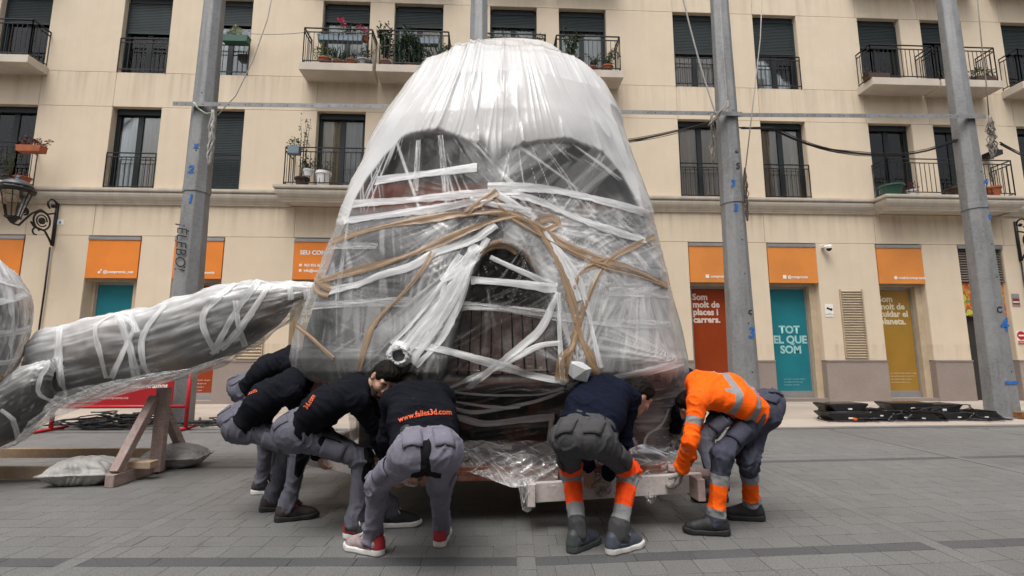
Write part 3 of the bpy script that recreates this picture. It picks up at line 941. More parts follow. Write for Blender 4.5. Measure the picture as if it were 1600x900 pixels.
lines('hanging_rope', 'thin rope falling along the right side of the column with a blue 3', 'rope', [[at(1193, -60, 9.4), at(1188, 60, 9.4), at(1178, 150, 9.4), at(1165, 262, 9.45)]], .012, M_ROPE)
lines('hanging_rope', 'thin rope hanging beside the far right column', 'rope', [[at(1524, -40, 9.5), at(1533, 60, 9.5), at(1541, 130, 9.5), at(1545, 180, 9.52)]], .012, M_ROPED)
lines('hanging_rope', 'slack white line curving from above down to the leftmost column', 'rope', [[at(436, -60, 9.3), at(418, 30, 9.3), at(395, 95, 9.3), at(368, 150, 9.3), at(340, 180, 9.3)]], .010, M_ROPE)
lines('guy_wire', 'thin pale wire between the window box and the first balcony', 'wire', [sag(at(385, 52, 13.3), at(480, 50, 13.0), .05)], .011, M_ROPE)

# ---- wall lanterns -------------------------------------------------------
M_LGLASS = glass_material('lantern_glass', (.80, .78, .74), .15)
def lantern(label, X, Z):
    t = thing('wall_lantern', label, 'street lamp', (X, WY, Z), 'cast iron wall lanterns')
    m = MB()
    m.box(-.03, .03, -.06, -.001, -.60, .60)
    def arc(cy, cz, r, a0, a1, rad, n=16): m.tube([(0, cy + r * math.cos(R(a0 + (a1 - a0) * i / n)), cz + r * math.sin(R(a0 + (a1 - a0) * i / n))) for i in range(n + 1)], rad, 6)
    arc(-.42, -.02, .24, -60, 300, .022, 24); arc(-.42, -.02, .15, 0, 330, .016, 18)
    m.lathe([(.0, -.025), (.09, -.018), (.09, .018), (0, .025)], (0, -.42, -.02), 12, (1, 0, 0))
    arc(-.19, .50, .13, -20, 250, .024); m.lathe([(.05, -.02), (.05, .02)], (0, -.16, .46), 10, (1, 0, 0))
    m.tube([(0, -.05, .30), (0, -.28, .20), (0, -.50, .26), (0, -.72, .10), (0, -.86, -.08), (0, -1.02, -.30), (0, -1.16, -.30), (0, -1.2, -.22)], [.022, .023, .027, .027, .026, .026, .025, .024], 7)
    arc(-.92, .09, .09, -90, 200, .024); m.lathe([(.05, -.02), (.05, .02)], (0, -.92, .09), 10, (1, 0, 0))
    m.tube([(0, -.05, -.58), (0, -.16, -.42), (0, -.30, -.26), (0, -.62, -.22), (0, -.72, -.12)], .026, 6)
    arc(-.55, -.33, .09, 20, 290, .02)
    m.build('bracket', M_RAIL, t, smooth=True)
    c = (0, -1.2, -.36)
    fr = MB(); prof = [(.14, .20), (.29, .86)]
    for k in range(6):
        a = k * math.pi / 3; fr.bar((c[0] + .14 * math.cos(a), c[1] + .14 * math.sin(a), c[2] + .22), (c[0] + .29 * math.cos(a), c[1] + .29 * math.sin(a), c[2] + .86), .018)
    fr.lathe([(.165, .19), (.17, .23), (.14, .235), (.08, .12), (.03, .06)], c, 6); fr.lathe([(.26, .85), (.36, .86), (.375, .92), (.33, .95), (.31, .985)], c, 12)
    fr.build('lantern_frame', M_RAIL, t)
    gl = MB(); gl.lathe([(.130, .236), (.278, .849)], c, 6); gl.build('lantern_glass', M_LGLASS, t)
    rf = MB(); rf.lathe([(.325, .985), (.31, 1.03), (.25, 1.10), (.16, 1.15), (.07, 1.17), (.05, 1.2), (.06, 1.23), (.02, 1.28)], c, 16); rf.build('lantern_roof', mat('blue_grey_lamp_cap', (.055, .06, .07), .45, .15, 6, 0), t, smooth=True)
    return t
L1p = at(83, 348, WY)
lantern('black cast iron wall lantern on a scroll bracket above the far left shopfront', L1p.x + .08, 4.80)
lantern('black cast iron scroll bracket at the right picture edge, its lantern out of frame', at(1588, 372, WY).x, 4.62)
lines('conduit', 'thin black conduit running down the wall under the left lantern', 'pipe', [[at(78, 386, 13.45), at(70, 450, 13.45), at(60, 520, 13.45), at(52, 560, 13.45), (at(50, 575, 13.45).x, 13.45, .1)]], .022, M_CABLE)
lines('conduit', 'thin black conduit down the wall under the right bracket', 'pipe', [[(at(1588, 372, WY).x, 13.46, 4.0), (at(1588, 372, WY).x, 13.46, 2.2)]], .022, M_CABLE)

# ---- small things on the wall ---------------------------------------------
c = at(1286, 388, WY)
t = thing('security_camera', 'white dome security camera on the wall left of the orange banner', 'camera', (c.x, WY, c.z))
m = MB(); m.box(-.07, .03, -.14, -.001, .0, .07); m.lathe([(.085, -.04), (.09, .02), (.06, .06)], (.06, -.16, 0), 14); m.build('housing', M_WHITE, t, smooth=False)
m = MB(); m.lathe([(.02, -.115), (.06, -.09), (.078, -.041)], (.06, -.16, 0), 14); m.build('dome', mat('black_plastic', (.008, .008, .009), .2, .1, 5, 0), t, smooth=True)
def wall_sign(name, label, px0, py0, px1, py1, bandcol, texts, cat='sign'):
    a, b_ = at(px0, py0, WY - .012), at(px1, py1, WY - .012)
    t = thing(name, label, cat, ((a.x + b_.x) / 2, WY, (a.z + b_.z) / 2))
    w_, h_ = (b_.x - a.x), (a.z - b_.z)
    m = MB(); m.box(-w_ / 2, w_ / 2, -.012, -.001, -h_ / 2, h_ / 2); m.build('plate', bandcol, t)
    return t, w_, h_
t, w_, h_ = wall_sign('camera_notice', 'small white surveillance notice beside the tall wall louvre', 1289, 475, 1303, 495, M_WHITE, None)
m = MB(); m.bar((-.07, -.014, .07), (.07, -.014, .01), .003, .055); m.lathe([(.03, 0), (.03, .003)], (.06, -.013, .035), 10, (0, -1, 0)); m.build('camera_symbol', M_BLACKP, t)
lettering('notice_text', 'ZONA\nVIDEOVIGILADA', .035, (0, -.0135, -.10), M_BLACKP, t, 'CENTER')
t, w_, h_ = wall_sign('alarm_notice', 'grey and red notice plate on the pier above the no entry sign', 1580, 459, 1595, 479, mat('grey_sign', (.25, .24, .24), .5), None)
m = MB(); m.box(-w_ * .42, w_ * .42, -.015, -.0125, -.03, .05); m.box(-w_ * .42, w_ * .42, -.015, -.0125, -.13, -.08); m.build('red_band', mat('dark_red_print', (.22, .02, .02), .5), t)
m = MB(); m.box(-w_ * .40, w_ * .40, -.015, -.0125, -.07, -.04); m.build('white_band', M_WHITE, t)
t, w_, h_ = wall_sign('no_entry_sign', 'small red no entry sign on the right pier', 1588, 517, 1604, 537, M_WHITE, None)
M_RED = mat('red_sign_paint', (.42, .015, .015), .5, .08, 4, 0)
m = MB(); m.lathe([(.125, 0), (.125, .004)], (0, -.0125, .05), 24, (0, -1, 0)); m.box(-w_ * .47, w_ * .47, -.0165, -.0125, -.19, -.10); m.build('red_disc', M_RED, t)
m = MB(); m.box(-.085, .085, -.020, -.017, .03, .07); m.build('white_bar', M_WHITE, t)
lettering('sign_text', 'VADO', .07, (0, -.0175, -.17), M_WHITE, t, 'CENTER')
t, w_, h_ = wall_sign('house_number', 'small white and blue house number tile beside the left lantern', 89, 343, 99, 351, M_WHITE, None)
lettering('number_text', '8', .11, (0, -.0135, -.045), M_BLUE, t, 'CENTER', bold=.004)
m = MB(); m.box(-.09, .09, -.10, -.001, -.2, .2)
c = at(1134, 339, WY); o = m.build('junction_box', mat('brown_junction_box', (.30, .17, .08), .7), None, bevel=.01); o.location = (c.x - .05, WY, c.z); tag(o, 'small orange brown junction box on the wall beside the column with a blue 3', 'junction box')
c = at(1576, 232, 12.9)
t = thing('cable_clamp', 'dark cable clamp and branch box where cables meet the facade at the right', 'cable clamp', (c.x - .1, 13.2, c.z))
m = MB(); m.box(-.12, .12, -.12, .28, -.09, .05); m.build('box', M_RAIL, t); m = MB(); m.bar((0, -.1, .05), (.05, .0, .25), .03); m.build('clip', M_RAIL, t)

# ---- plants -------------------------------------------------------------------
def leaf_mat(name, c, var=.45):
    m, nt, p = new_mat(name); b = NB(nt)
    r = b.attr('r')
    c_ = b.mix(r, shade(c, 1 - var), shade(c, 1 + var))
    b.link(c_, p.inputs['Base Color']); p.inputs['Roughness'].default_value = .55; p.inputs['Specular IOR Level'].default_value = .3
    return m
LEAF = {'green': leaf_mat('green_leaf', (.045, .085, .025)), 'dark': leaf_mat('dark_leaf', (.030, .064, .030)), 'light': leaf_mat('light_leaf', (.13, .19, .05)),
        'grey': leaf_mat('grey_green_leaf', (.085, .105, .06)), 'red': leaf_mat('dark_red_leaf', (.11, .018, .03)), 'pink': leaf_mat('pink_petal', (.62, .05, .16), .25), 'pale': leaf_mat('pale_leaf', (.33, .36, .20))}
M_TERRA = mat('terracotta', (.33, .095, .04), .8, .2, 6, .2, 40)
POT = {'terra': M_TERRA, 'white': mat('white_pot', (.72, .72, .72), .5, .05, 5, 0), 'greyblue': mat('blue_grey_planter', (.15, .20, .24), .6, .12, 5, 0), 'brown': mat('brown_wicker_pot', (.06, .035, .025), .8, .3, 30, .5, 60),
       'green': mat('green_planter', (.03, .085, .06), .5, .15, 6, 0), 'grey': mat('grey_stone_pot', (.32, .31, .31), .8, .15, 8, 0)}
def leaves(m, c, rad, n, size, rs, stems=None, narrow=.45, R_=None):
    V, Fc, A = m
    for i in range(n):
        if stems:
            s = rs.choice(stems); t = rs.uniform(.12, 1) ** .8; k = t * (len(s) - 1); j = min(int(k), len(s) - 2)
            p = Vector(s[j]).lerp(Vector(s[j + 1]), k - j) + Vector((rs.gauss(0, 1), rs.gauss(0, 1), rs.gauss(0, 1))) * rad[0] * .25
            d = Vector((rs.gauss(0, 1), rs.gauss(0, 1), rs.gauss(.2, .8)))
        else:
            d = Vector((rs.gauss(0, 1), rs.gauss(0, 1), rs.gauss(0, 1))).normalized()
            k = rs.uniform(.35, 1.05) * (1 + .25 * math.sin(5 * d.x + 3 * d.z + c[0] * 7))
            p = Vector(c) + Vector((d.x * rad[0] * k, d.y * rad[1] * k, d.z * rad[2] * k))
            d = d + Vector((rs.gauss(0, .5), rs.gauss(0, .5), rs.gauss(.1, .5)))
        d = d.normalized(); s_ = size * rs.uniform(.6, 1.3)
        a = d.cross(Vector((rs.gauss(0, 1), rs.gauss(0, 1), rs.gauss(0, 1)))).normalized() * s_ * narrow
        b_ = len(V); up = d.cross(a).normalized() * s_ * .12
        V += [p, p + d * s_ * .5 + a * .5 + up, p + d * s_, p + d * s_ * .5 - a * .5 + up]; Fc.append((b_, b_ + 1, b_ + 2, b_ + 3)); A += [rs.random()] * 4
def plant(name, label, X, Y, Z, pot, potr, poth, kind, leaf, h, w_, n, size, seed, box=None, cat='plant', group=None, flower=None, narrow=.45):
    rs = random.Random(seed)
    t = thing(name, label, cat, (X, Y, Z), group)
    if pot:
        m = MB()
        if box: m.prism([(-box / 2 * .94, 0), (box / 2 * .94, 0), (box / 2, poth * .85), (box / 2 + .012, poth * .86), (box / 2 + .012, poth), (-box / 2 - .012, poth), (-box / 2 - .012, poth * .86), (-box / 2, poth * .85)], -potr, potr)
        else: m.lathe([(potr * .72, 0), (potr * .95, poth * .82), (potr * 1.06, poth * .83), (potr * 1.06, poth), (potr * .9, poth), (potr * .85, poth * .9)], (0, 0, 0), 14)
        m.build('planter' if box else 'pot', POT[pot], t)
    M_ = ([], [], []); st = []
    if kind in ('stems', 'vine', 'spiky'):
        ns = {'stems': 9, 'vine': 5, 'spiky': 16}[kind]
        for k in range(ns):
            a = rs.uniform(0, 6.28); bx = rs.uniform(-.45, .45) * (box or potr * 1.2); x0 = (bx, rs.uniform(-.5, .5) * potr, poth * .9)
            q = [x0]; dx, dy = math.cos(a) * w_, math.sin(a) * w_ * .6
            for s in range(1, 5):
                tt = s / 4; q.append((x0[0] + dx * tt ** (1.0 if kind == 'spiky' else 1.6) + rs.gauss(0, .02), x0[1] + dy * tt, x0[2] + h * rs.uniform(.8, 1.05) * (tt if kind != 'spiky' else tt * (1.25 - .4 * tt))))
            st.append(q)
        s_ = MB()
        for q in st: s_.tube(q, [.012, .010, .008, .006, .003] if kind != 'spiky' else [.016, .02, .018, .012, .002], 5)
        s_.build('stem', LEAF_STEM if kind != 'spiky' else M_STEMG, t, smooth=True)
    if kind == 'bush': leaves(M_, (0, 0, poth + h * .45), (w_, w_ * .6 if not box else potr * 1.2, h * .55), n, size, rs, None, narrow)
    elif kind == 'spiky': leaves(M_, (0, 0, poth), (.1, .1, .1), n, size, rs, st, .25)
    else: leaves(M_, (0, 0, poth), (.12, .12, .1), n, size, rs, st, narrow)
    np_mesh('foliage', np.array([tuple(v) for v in M_[0]]), np.array(M_[1]), LEAF[leaf], t, {'r': np.array(M_[2])}, smooth=False)
    if flower:
        F_ = ([], [], [])
        for (fx, fz) in flower: leaves(F_, (fx, -.05, fz), (.07, .05, .06), 46, .05, rs, None, .8)
        np_mesh('flower', np.array([tuple(v) for v in F_[0]]), np.array(F_[1]), LEAF['pink'], t, {'r': np.array(F_[2])}, smooth=False)
    return t
LEAF_STEM = mat('woody_stem', (.07, .05, .03), .8, .2, 9, 0)
M_STEMG = mat('green_stem', (.03, .06, .03), .7, .2, 9, 0)
G1 = 'potted plants on the balconies'
zf2, zf1 = 9.346, 5.802
def px_(px, py, Y): return at(px, py, Y).x
YR = 13.10
plant('potted_plant', 'bushy light green plant in a terracotta pot at the left of the first upper balcony', px_(508, 85, YR), YR, zf2, 'terra', .17, .24, 'bush', 'light', .42, .28, 340, .07, 1, group=G1)
plant('potted_plant', 'dark spiky plant in a terracotta pot, second on the first upper balcony', px_(529, 85, YR), YR, zf2, 'terra', .14, .18, 'spiky', 'dark', .42, .30, 90, .09, 2, group=G1)
plant('potted_plant', 'low plant in a terracotta pot, third on the first upper balcony', px_(549, 85, YR), YR, zf2, 'terra', .15, .20, 'bush', 'dark', .25, .18, 140, .06, 3, group=G1)
plant('potted_plant', 'dark leafy plant in a rounded grey pot at the right of the first upper balcony', px_(569, 85, YR), YR, zf2, 'grey', .21, .20, 'stems', 'dark', .45, .25, 150, .07, 4, group=G1)
plant('window_box', 'blue grey planter with green sprigs hung inside the first upper balcony rail, left', px_(515, 50, 13.05), 13.05, zf2 + .74, 'greyblue', .09, .18, 'stems', 'grey', .20, .16, 60, .05, 5, box=.62, cat='planter', group=G1)
plant('window_box', 'blue grey planter with pink geraniums on the first upper balcony rail', px_(549, 50, 13.05), 13.05, zf2 + .74, 'greyblue', .09, .18, 'stems', 'green', .32, .22, 130, .06, 6, box=.66, cat='planter', group=G1, flower=[(-.28, .64), (-.20, .52), (.22, .44), (.38, .36)])
plant('hanging_pot', 'dark plant in a terracotta pot clipped to the right rail of the first upper balcony', px_(572, 45, 13.1), 13.1, zf2 + .80, 'terra', .10, .15, 'bush', 'red', .18, .12, 70, .05, 7, group=G1)
plant('potted_plant', 'tall succulent with rounded leaves at the left of the second upper balcony', px_(603, 85, YR), YR, zf2, 'terra', .15, .20, 'stems', 'dark', 1.18, .16, 420, .085, 8, group=G1, narrow=.8)
plant('climbing_plant', 'dense dark green climber filling the middle of the second upper balcony', px_(640, 85, 13.15), 13.15, zf2, 'terra', .14, .16, 'bush', 'dark', 1.05, .46, 2800, .085, 9, group=G1)
plant('potted_plant', 'spiky aloe in a large terracotta pot at the right of the second upper balcony', px_(680, 85, YR), YR, zf2, 'terra', .20, .28, 'spiky', 'dark', .52, .40, 160, .11, 10, group=G1)
plant('window_box', 'blue grey planter hung on the right half of the second upper balcony rail', px_(672, 48, 13.05), 13.05, zf2 + .72, 'greyblue', .09, .18, 'stems', 'grey', .12, .1, 40, .05, 11, box=.52, cat='planter', group=G1)
for k, (px, lab) in enumerate(((772, 'leftmost'), (803, 'middle'), (836, 'rightmost'))):
    plant('potted_plant', f'grey green sprawling shrub behind the sculpture top, {lab} of three on that balcony', px_(px, 85, YR), YR, zf2, 'terra', .14, .2, 'stems', 'grey', .95, .34, 210, .085, 20 + k, group=G1)
plant('potted_plant', 'tall broad leaved plant on the balcony just right of the sculpture top', px_(893, 95, YR), YR, zf2, 'terra', .15, .2, 'stems', 'green', 1.1, .16, 230, .13, 30, group=G1, narrow=.6)
plant('potted_plant', 'small shrub between two others on the balcony right of the sculpture top', px_(925, 95, YR), YR, zf2, 'terra', .15, .18, 'stems', 'grey', .36, .24, 150, .09, 31, group=G1)
plant('potted_plant', 'olive like shrub at the right end of the balcony beside the sculpture top', px_(948, 95, YR), YR, zf2, 'terra', .18, .22, 'stems', 'grey', .48, .26, 200, .09, 32, group=G1)
c = at(370, 52, 13.28)
plant('window_box', 'green planter with a pale bushy plant hung on the window rail beside the leftmost column', c.x, 13.28, 10.12, 'green', .11, .19, 'bush', 'pale', .34, .15, 240, .055, 40, box=.72, cat='planter', group=G1)
plant('window_box', 'terracotta planter with dark red leaves on the far left lower balcony', px_(52, 230, 12.94), 12.9, zf1 + .78, 'terra', .11, .17, 'stems', 'red', .22, .22, 210, .07, 41, box=.62, cat='planter', group=G1)
plant('potted_plant', 'brown foliage plant standing on the far left lower balcony floor', px_(15, 285, 13.1), 13.1, zf1, 'brown', .16, .2, 'stems', 'green', .7, .2, 120, .07, 42, group=G1)
plant('potted_plant', 'low terracotta bowl plant at the edge of the far left lower balcony', px_(35, 285, 12.98), 12.98, zf1, 'terra', .18, .12, 'bush', 'red', .16, .14, 60, .05, 43, group=G1)
plant('hanging_pot', 'trailing plant in a grey planter hooked on the first floor corbel balcony corner', px_(461, 225, 12.9) , 12.9, zf1 + .86, 'greyblue', .10, .20, 'bush', 'green', .26, .17, 160, .06, 44, box=.30, cat='planter', group=G1)
plant('climbing_plant', 'thin vine climbing up beside the left window of the first floor corbel balcony', px_(473, 270, 13.15), 13.15, zf1, 'brown', .19, .28, 'vine', 'green', 1.75, .12, 160, .075, 45, group=G1)
plant('potted_plant', 'sparse plant in a tall white pot on the first floor corbel balcony', px_(505, 280, 13.1), 13.1, zf1, 'white', .20, .44, 'stems', 'grey', .30, .26, 60, .09, 46, group=G1)
plant('potted_plant', 'small plant in a white pot standing on the brown pot of the corbel balcony', px_(482, 262, 13.0), 13.0, zf1 + .281, 'white', .13, .18, 'stems', 'green', .32, .2, 70, .08, 47, group=G1)
plant('potted_plant', 'wide green bowl planter on the left of the right corbel balcony', px_(1393, 300, 13.05), 13.05, zf1, 'green', .30, .30, 'stems', 'grey', .10, .2, 30, .06, 48, group=G1)
plant('potted_plant', 'white pot with reddish plant beside the green bowl on the right corbel balcony', px_(1424, 300, 13.1), 13.1, zf1, 'white', .12, .2, 'bush', 'red', .26, .22, 130, .06, 49, group=G1)
plant('potted_plant', 'dark low planter left of the far right column on the corbel balcony', px_(1495, 300, 13.05), 13.05, zf1, 'brown', .27, .26, 'bush', 'dark', .2, .2, 80, .06, 50, group=G1)
plant('potted_plant', 'terracotta pot right of the far right column on the corbel balcony', px_(1551, 300, 13.05), 13.05, zf1, 'terra', .20, .30, 'vine', 'grey', .75, .14, 50, .05, 51, group=G1)
plant('window_box', 'dark planter with a bushy shrub left of the far right column on the upper balcony', px_(1483, 125, 13.05), 13.05, zf2, 'brown', .12, .16, 'bush', 'grey', .30, .30, 260, .07, 52, box=.62, cat='planter', group=G1)
plant('window_box', 'dark planter with a bushy shrub right of the far right column on the upper balcony', px_(1535, 125, 13.05), 13.05, zf2, 'brown', .12, .16, 'bush', 'grey', .34, .34, 320, .07, 53, box=.62, cat='planter', group=G1)
plant('window_box', 'low dark planter on the left upper balcony at the right of the picture', px_(1370, 128, 13.05), 13.05, zf2, 'brown', .12, .17, 'stems', 'grey', .22, .2, 50, .05, 54, box=.66, cat='planter', group=G1)

# ---- red barrier banner, cables, floodlights ---------------------------------
M_REDB = mat('red_banner_print', (.36, .012, .018), .45, .06, 2, 0)
M_REDT = mat('red_tube', (.42, .015, .02), .4, .1, 4, 0)
bx, by = at(290, 668, 8.9).x, 8.9
xl = at(88, 664, 9.0).x
t = thing('barrier_banner', 'red barrier with a printed white slogan in front of the shopfronts', 'barrier', ((bx + xl) / 2, by, 0))
hw = (bx - xl) / 2
m = MB()
for s in (-1, 1):
    m.tube([(s * hw, 0, .03), (s * hw, 0, 1.12)], .033, 8); m.tube([(s * hw, -.34, .03), (s * hw, .34, .03)], .026, 8)
m.tube([(-hw, 0, .40), (hw, 0, .40)], .028, 8); m.tube([(-hw, 0, 1.10), (hw, 0, 1.10)], .028, 8); m.build('tube_frame', M_REDT, t, smooth=True)
m = MB(); m.box(-hw + .04, hw - .26, -.012, .012, .43, 1.07); bn = m.build('banner', M_REDB, t)
lettering('slogan', 'Hemos reído más y más', .125, (hw - 1.95, -.0135, .90), M_WHITE, bn, bold=.003, shear=.18)
lettering('slogan', 'más rido cuando nos encontramos', .118, (hw - 2.02, -.0135, .715), M_WHITE, bn, bold=.003, shear=.18)
lettering('small_print', 'www.compromis.net', .06, (hw - 1.5, -.0135, .53), M_REDTXT, bn, shear=.1)
def cable_pile(label, x0, x1, y0, y1, n, seed, zmax=.12, r=.012):
    rs = random.Random(seed); m = MB(); cx, cy = (x0 + x1) / 2, (y0 + y1) / 2
    for k in range(n):
        x, y = rs.uniform(x0, x1) - cx, rs.uniform(y0, y1) - cy
        A, B_ = rs.uniform(.12, .42), rs.uniform(.07, .2); ph = rs.uniform(0, 6.28); nn = rs.randint(10, 26); z0 = rs.uniform(.0, zmax)
        q = []
        for i in range(nn):
            a = ph + i * .42
            q.append((x + A * math.cos(a) + .03 * rs.gauss(0, 1), y + B_ * math.sin(a) + .02 * rs.gauss(0, 1), max(r + .005, z0 * (.6 + .4 * math.sin(a * .7 + ph)) + r)))
        m.tube(q, r, 5)
    o = m.build('cable_pile', M_CABLE, None, smooth=True); o.location = (cx, cy, .028)
    return tag(o, label, 'cables', 'heaps of black cable on the pavement')
c1, c2 = at(108, 660, 9.3).x, at(232, 655, 9.3).x
cable_pile('heap of black cable on the pavement under the red barrier', c1, c2, 9.0, 9.9, 46, 3, .22)
cable_pile('loose black cable loops between the leftmost column and the bent workers', at(300, 655, 9.3).x, at(345, 655, 9.3).x, 9.1, 9.7, 9, 4, .10)
M_BLK = mat('black_powder_coat', (.012, .012, .013), .4, .3, 8, 0)
M_LENS = glass_material('floodlight_lens', (.5, .52, .55), .12)
def floodlight(label, px, py, Y, rz, tilt=0, z=0, s=1.0, flip=False):
    X = px_(px, py, Y)
    t = thing('floodlight', label, 'floodlight', (X, Y, .025 + z * .62), 'black floodlights lying on the pavement', R(rz))
    t.scale = (s, s, s * .68)
    m = MB(); m.prism([(-.20, .0), (.20, .0), (.33, .17), (.33, .20), (-.33, .20), (-.33, .17)] if not flip else [(-.33, 0), (.33, 0), (.33, .03), (.2, .2), (-.2, .2), (-.33, .03)], -.19, .19); m.build('housing', M_BLK, t, bevel=.01)
    m = MB()
    for k in range(7): m.box(-.17 + k * .056, -.155 + k * .056, -.2, .2, -.0 if not flip else .201, .0 + (.035 if not flip else .235))
    m.build('cooling_fin', M_BLK, t)
    m = MB(); zz = .2005 if not flip else -.001; m.box(-.30, .30, -.17, .17, zz, zz + .005); m.build('lens', M_LENS, t)
    m = MB(); m.tube([(-.34, 0, .12), (-.38, 0, .05), (-.38, -.26, .03), (.38, -.26, .03), (.38, 0, .05), (.34, 0, .12)], .013, 6); m.build('yoke', M_BLK, t, smooth=True)
    m = MB(); m.box(-.03, .03, -.202, -.19, .07, .10); m.build('white_tag', M_WHITE, t)
    return t
fl = [('leftmost black floodlight, lying face up on another on the pavement', 1313, 636, 9.7, 4, .24, 1.25, False), ('black floodlight under the leftmost one with an orange knob', 1316, 652, 9.5, -3, 0, 1.25, False),
      ('black floodlight second from the left in the pile', 1362, 646, 9.6, 8, .06, 1.1, True), ('black floodlight propped at the middle back of the pile', 1412, 636, 10.0, -5, .2, 1.3, False),
      ('black floodlight in the middle front of the pile', 1400, 650, 9.6, 3, 0, 1.1, True), ('black floodlight with looped cable right of the middle', 1432, 652, 9.5, -8, 0, 1.0, True),
      ('long black floodlight at the back right of the pile', 1458, 640, 10.1, 2, .14, 1.3, False), ('black floodlight with a pale rim, second from the right', 1482, 652, 9.6, 6, 0, 1.1, False), ('rightmost black floodlight beside the far right column', 1526, 650, 9.6, -4, 0, 1.1, True)]
for l_, px, py, Y, rz, z, s, fp in fl: f_ = floodlight(l_, px, py, Y, rz, 0, z, s, fp)
ok = bpy.data.objects['floodlight.001']; m = MB(); m.lathe([(.03, 0), (.03, .03)], (.05, -.2, .07), 10, (0, -1, 0)); m.build('orange_knob', mat('orange_plastic', (.6, .12, .02), .5), ok)
cable_pile('black cables with white plugs tangled over the floodlights on the right', px_(1300, 650, 9.5), px_(1530, 650, 9.5), 9.3, 9.75, 26, 9, .28, .010)
m = MB(); m.box(-.1, .1, -.1, .1, 0, .14); o = m.build('rusty_block', mat('rusty_metal', (.16, .075, .03), .85, .5, 14, .4, 50), None, bevel=.012); o.location = (px_(1594, 650, 9.6), 9.6, .025); o.rotation_euler.z = .3; tag(o, 'small rusty block at the foot of the far right column', 'block')

# ---- wooden trestles and sandbags -----------------------------------------------
def wood(name, c1, c2):
    m, nt, p = new_mat(name); b = NB(nt); P = b.obj((2, 2, 2))
    wv = b.noise(b.obj((9, 1.1, 9)), 3, 6, .7, 1.2); n = b.noise(P, 2.2, 5)
    c = b.mix(b.rng(wv, .35, .65), c1, c2); c = b.mix(b.rng(n, .5, .75, 0, .5), c, (.40, .36, .33))
    b.link(c, p.inputs['Base Color']); p.inputs['Roughness'].default_value = .75
    b.link(b.bump(wv, .2, .004), p.inputs['Normal']); return m
M_WOODP = wood('pinkish_worn_timber', (.235, .165, .15), (.36, .27, .25))
M_WOODY = wood('yellow_pine_timber', (.30, .205, .125), (.42, .30, .19))
def trestle(label, X, group='wooden trestles under the wrapped arm'):
    t = thing('wooden_trestle', label, 'trestle', (X, 5.6, 0), group)
    def p(name, a, b_, w_, h_, mt=M_WOODP): m = MB(); m.bar(a, b_, w_, h_); m.build(name, mt, t, bevel=.004)
    p('base_beam', (0, -.54, .06), (0, .68, .06), .085, .115)
    p('post', (.05, .06, .02), (.05, .06, .90), .12, .08)
    p('brace', (-.01, -.46, .12), (-.015, .02, .80), .085, .085); p('brace', (0, .60, .12), (-.005, .12, .74), .085, .085)
    p('cross_block', (-.05, -.22, .152), (.20, -.22, .152), .13, .066, M_WOODY); p('cross_block', (-.10, .42, .152), (.24, .42, .152), .11, .066, M_WOODY)
    return t
TX = -3.60
tr = trestle('pinkish timber trestle standing right of the grey sandbags', TX)
m = MB(); m.bar((-.06, .30, .17), (-2.6, .34, .18), .05, .10); m.build('long_rail', M_WOODY, tr, bevel=.004)
m = MB(); m.bar((-.06, -.26, .075), (-2.6, -.10, .085), .05, .115); m.build('long_rail', M_WOODY, tr, bevel=.004)
trestle('timber trestle at the left picture edge, mostly out of frame', TX - 2.42)

M_BAG = mat('grey_plastic_sack', (.30, .295, .285), .5, .15, 8, .3, 30)
def sandbag(label, c, L, W, H, rz, seed):
    def f(P):
        q = P.copy(); u = np.abs(q[..., 0]) / (L / 2); v = np.abs(q[..., 1]) / (W / 2)
        hh = H * .5 * np.clip(1 - u ** 2.6, 0, 1) ** .55 * np.clip(1 - v ** 2.6, 0, 1) ** .55
        return (np.abs(q[..., 2] - H * .42) - hh - .012) * .5
    V, Fc = sdf_mesh(f, (-L / 2 - .03, -W / 2 - .03, -.05), (L / 2 + .03, W / 2 + .03, H + .06), .012)
    N = vnormals(V, Fc)
    ang = np.arctan2(V[:, 1], V[:, 0] + .35 * L)
    cr = ridge(nz(ang * 9 + seed, V[:, 0] * 4, V[:, 1] * 2), 2) * .014 + ridge(nz(V[:, 0] * 7, V[:, 1] * 12, V[:, 2] * 7 + seed), 2) * .012
    V = V + N * cr[:, None]; V[:, 2] = np.maximum(V[:, 2], 0.0)
    o = np_mesh('sandbag', V, Fc, M_BAG); o.location = c; o.rotation_euler.z = rz
    return tag(o, label, 'sandbag', 'sandbags weighing down the trestle')
sandbag('grey crumpled sandbag lying in front of the trestle brace', (-3.98, 5.27, .0), .58, .40, .27, .12, 1)
sandbag('grey sandbag lying behind the trestle post', (-3.56, 6.0, .0), .60, .40, .27, .1, 2)

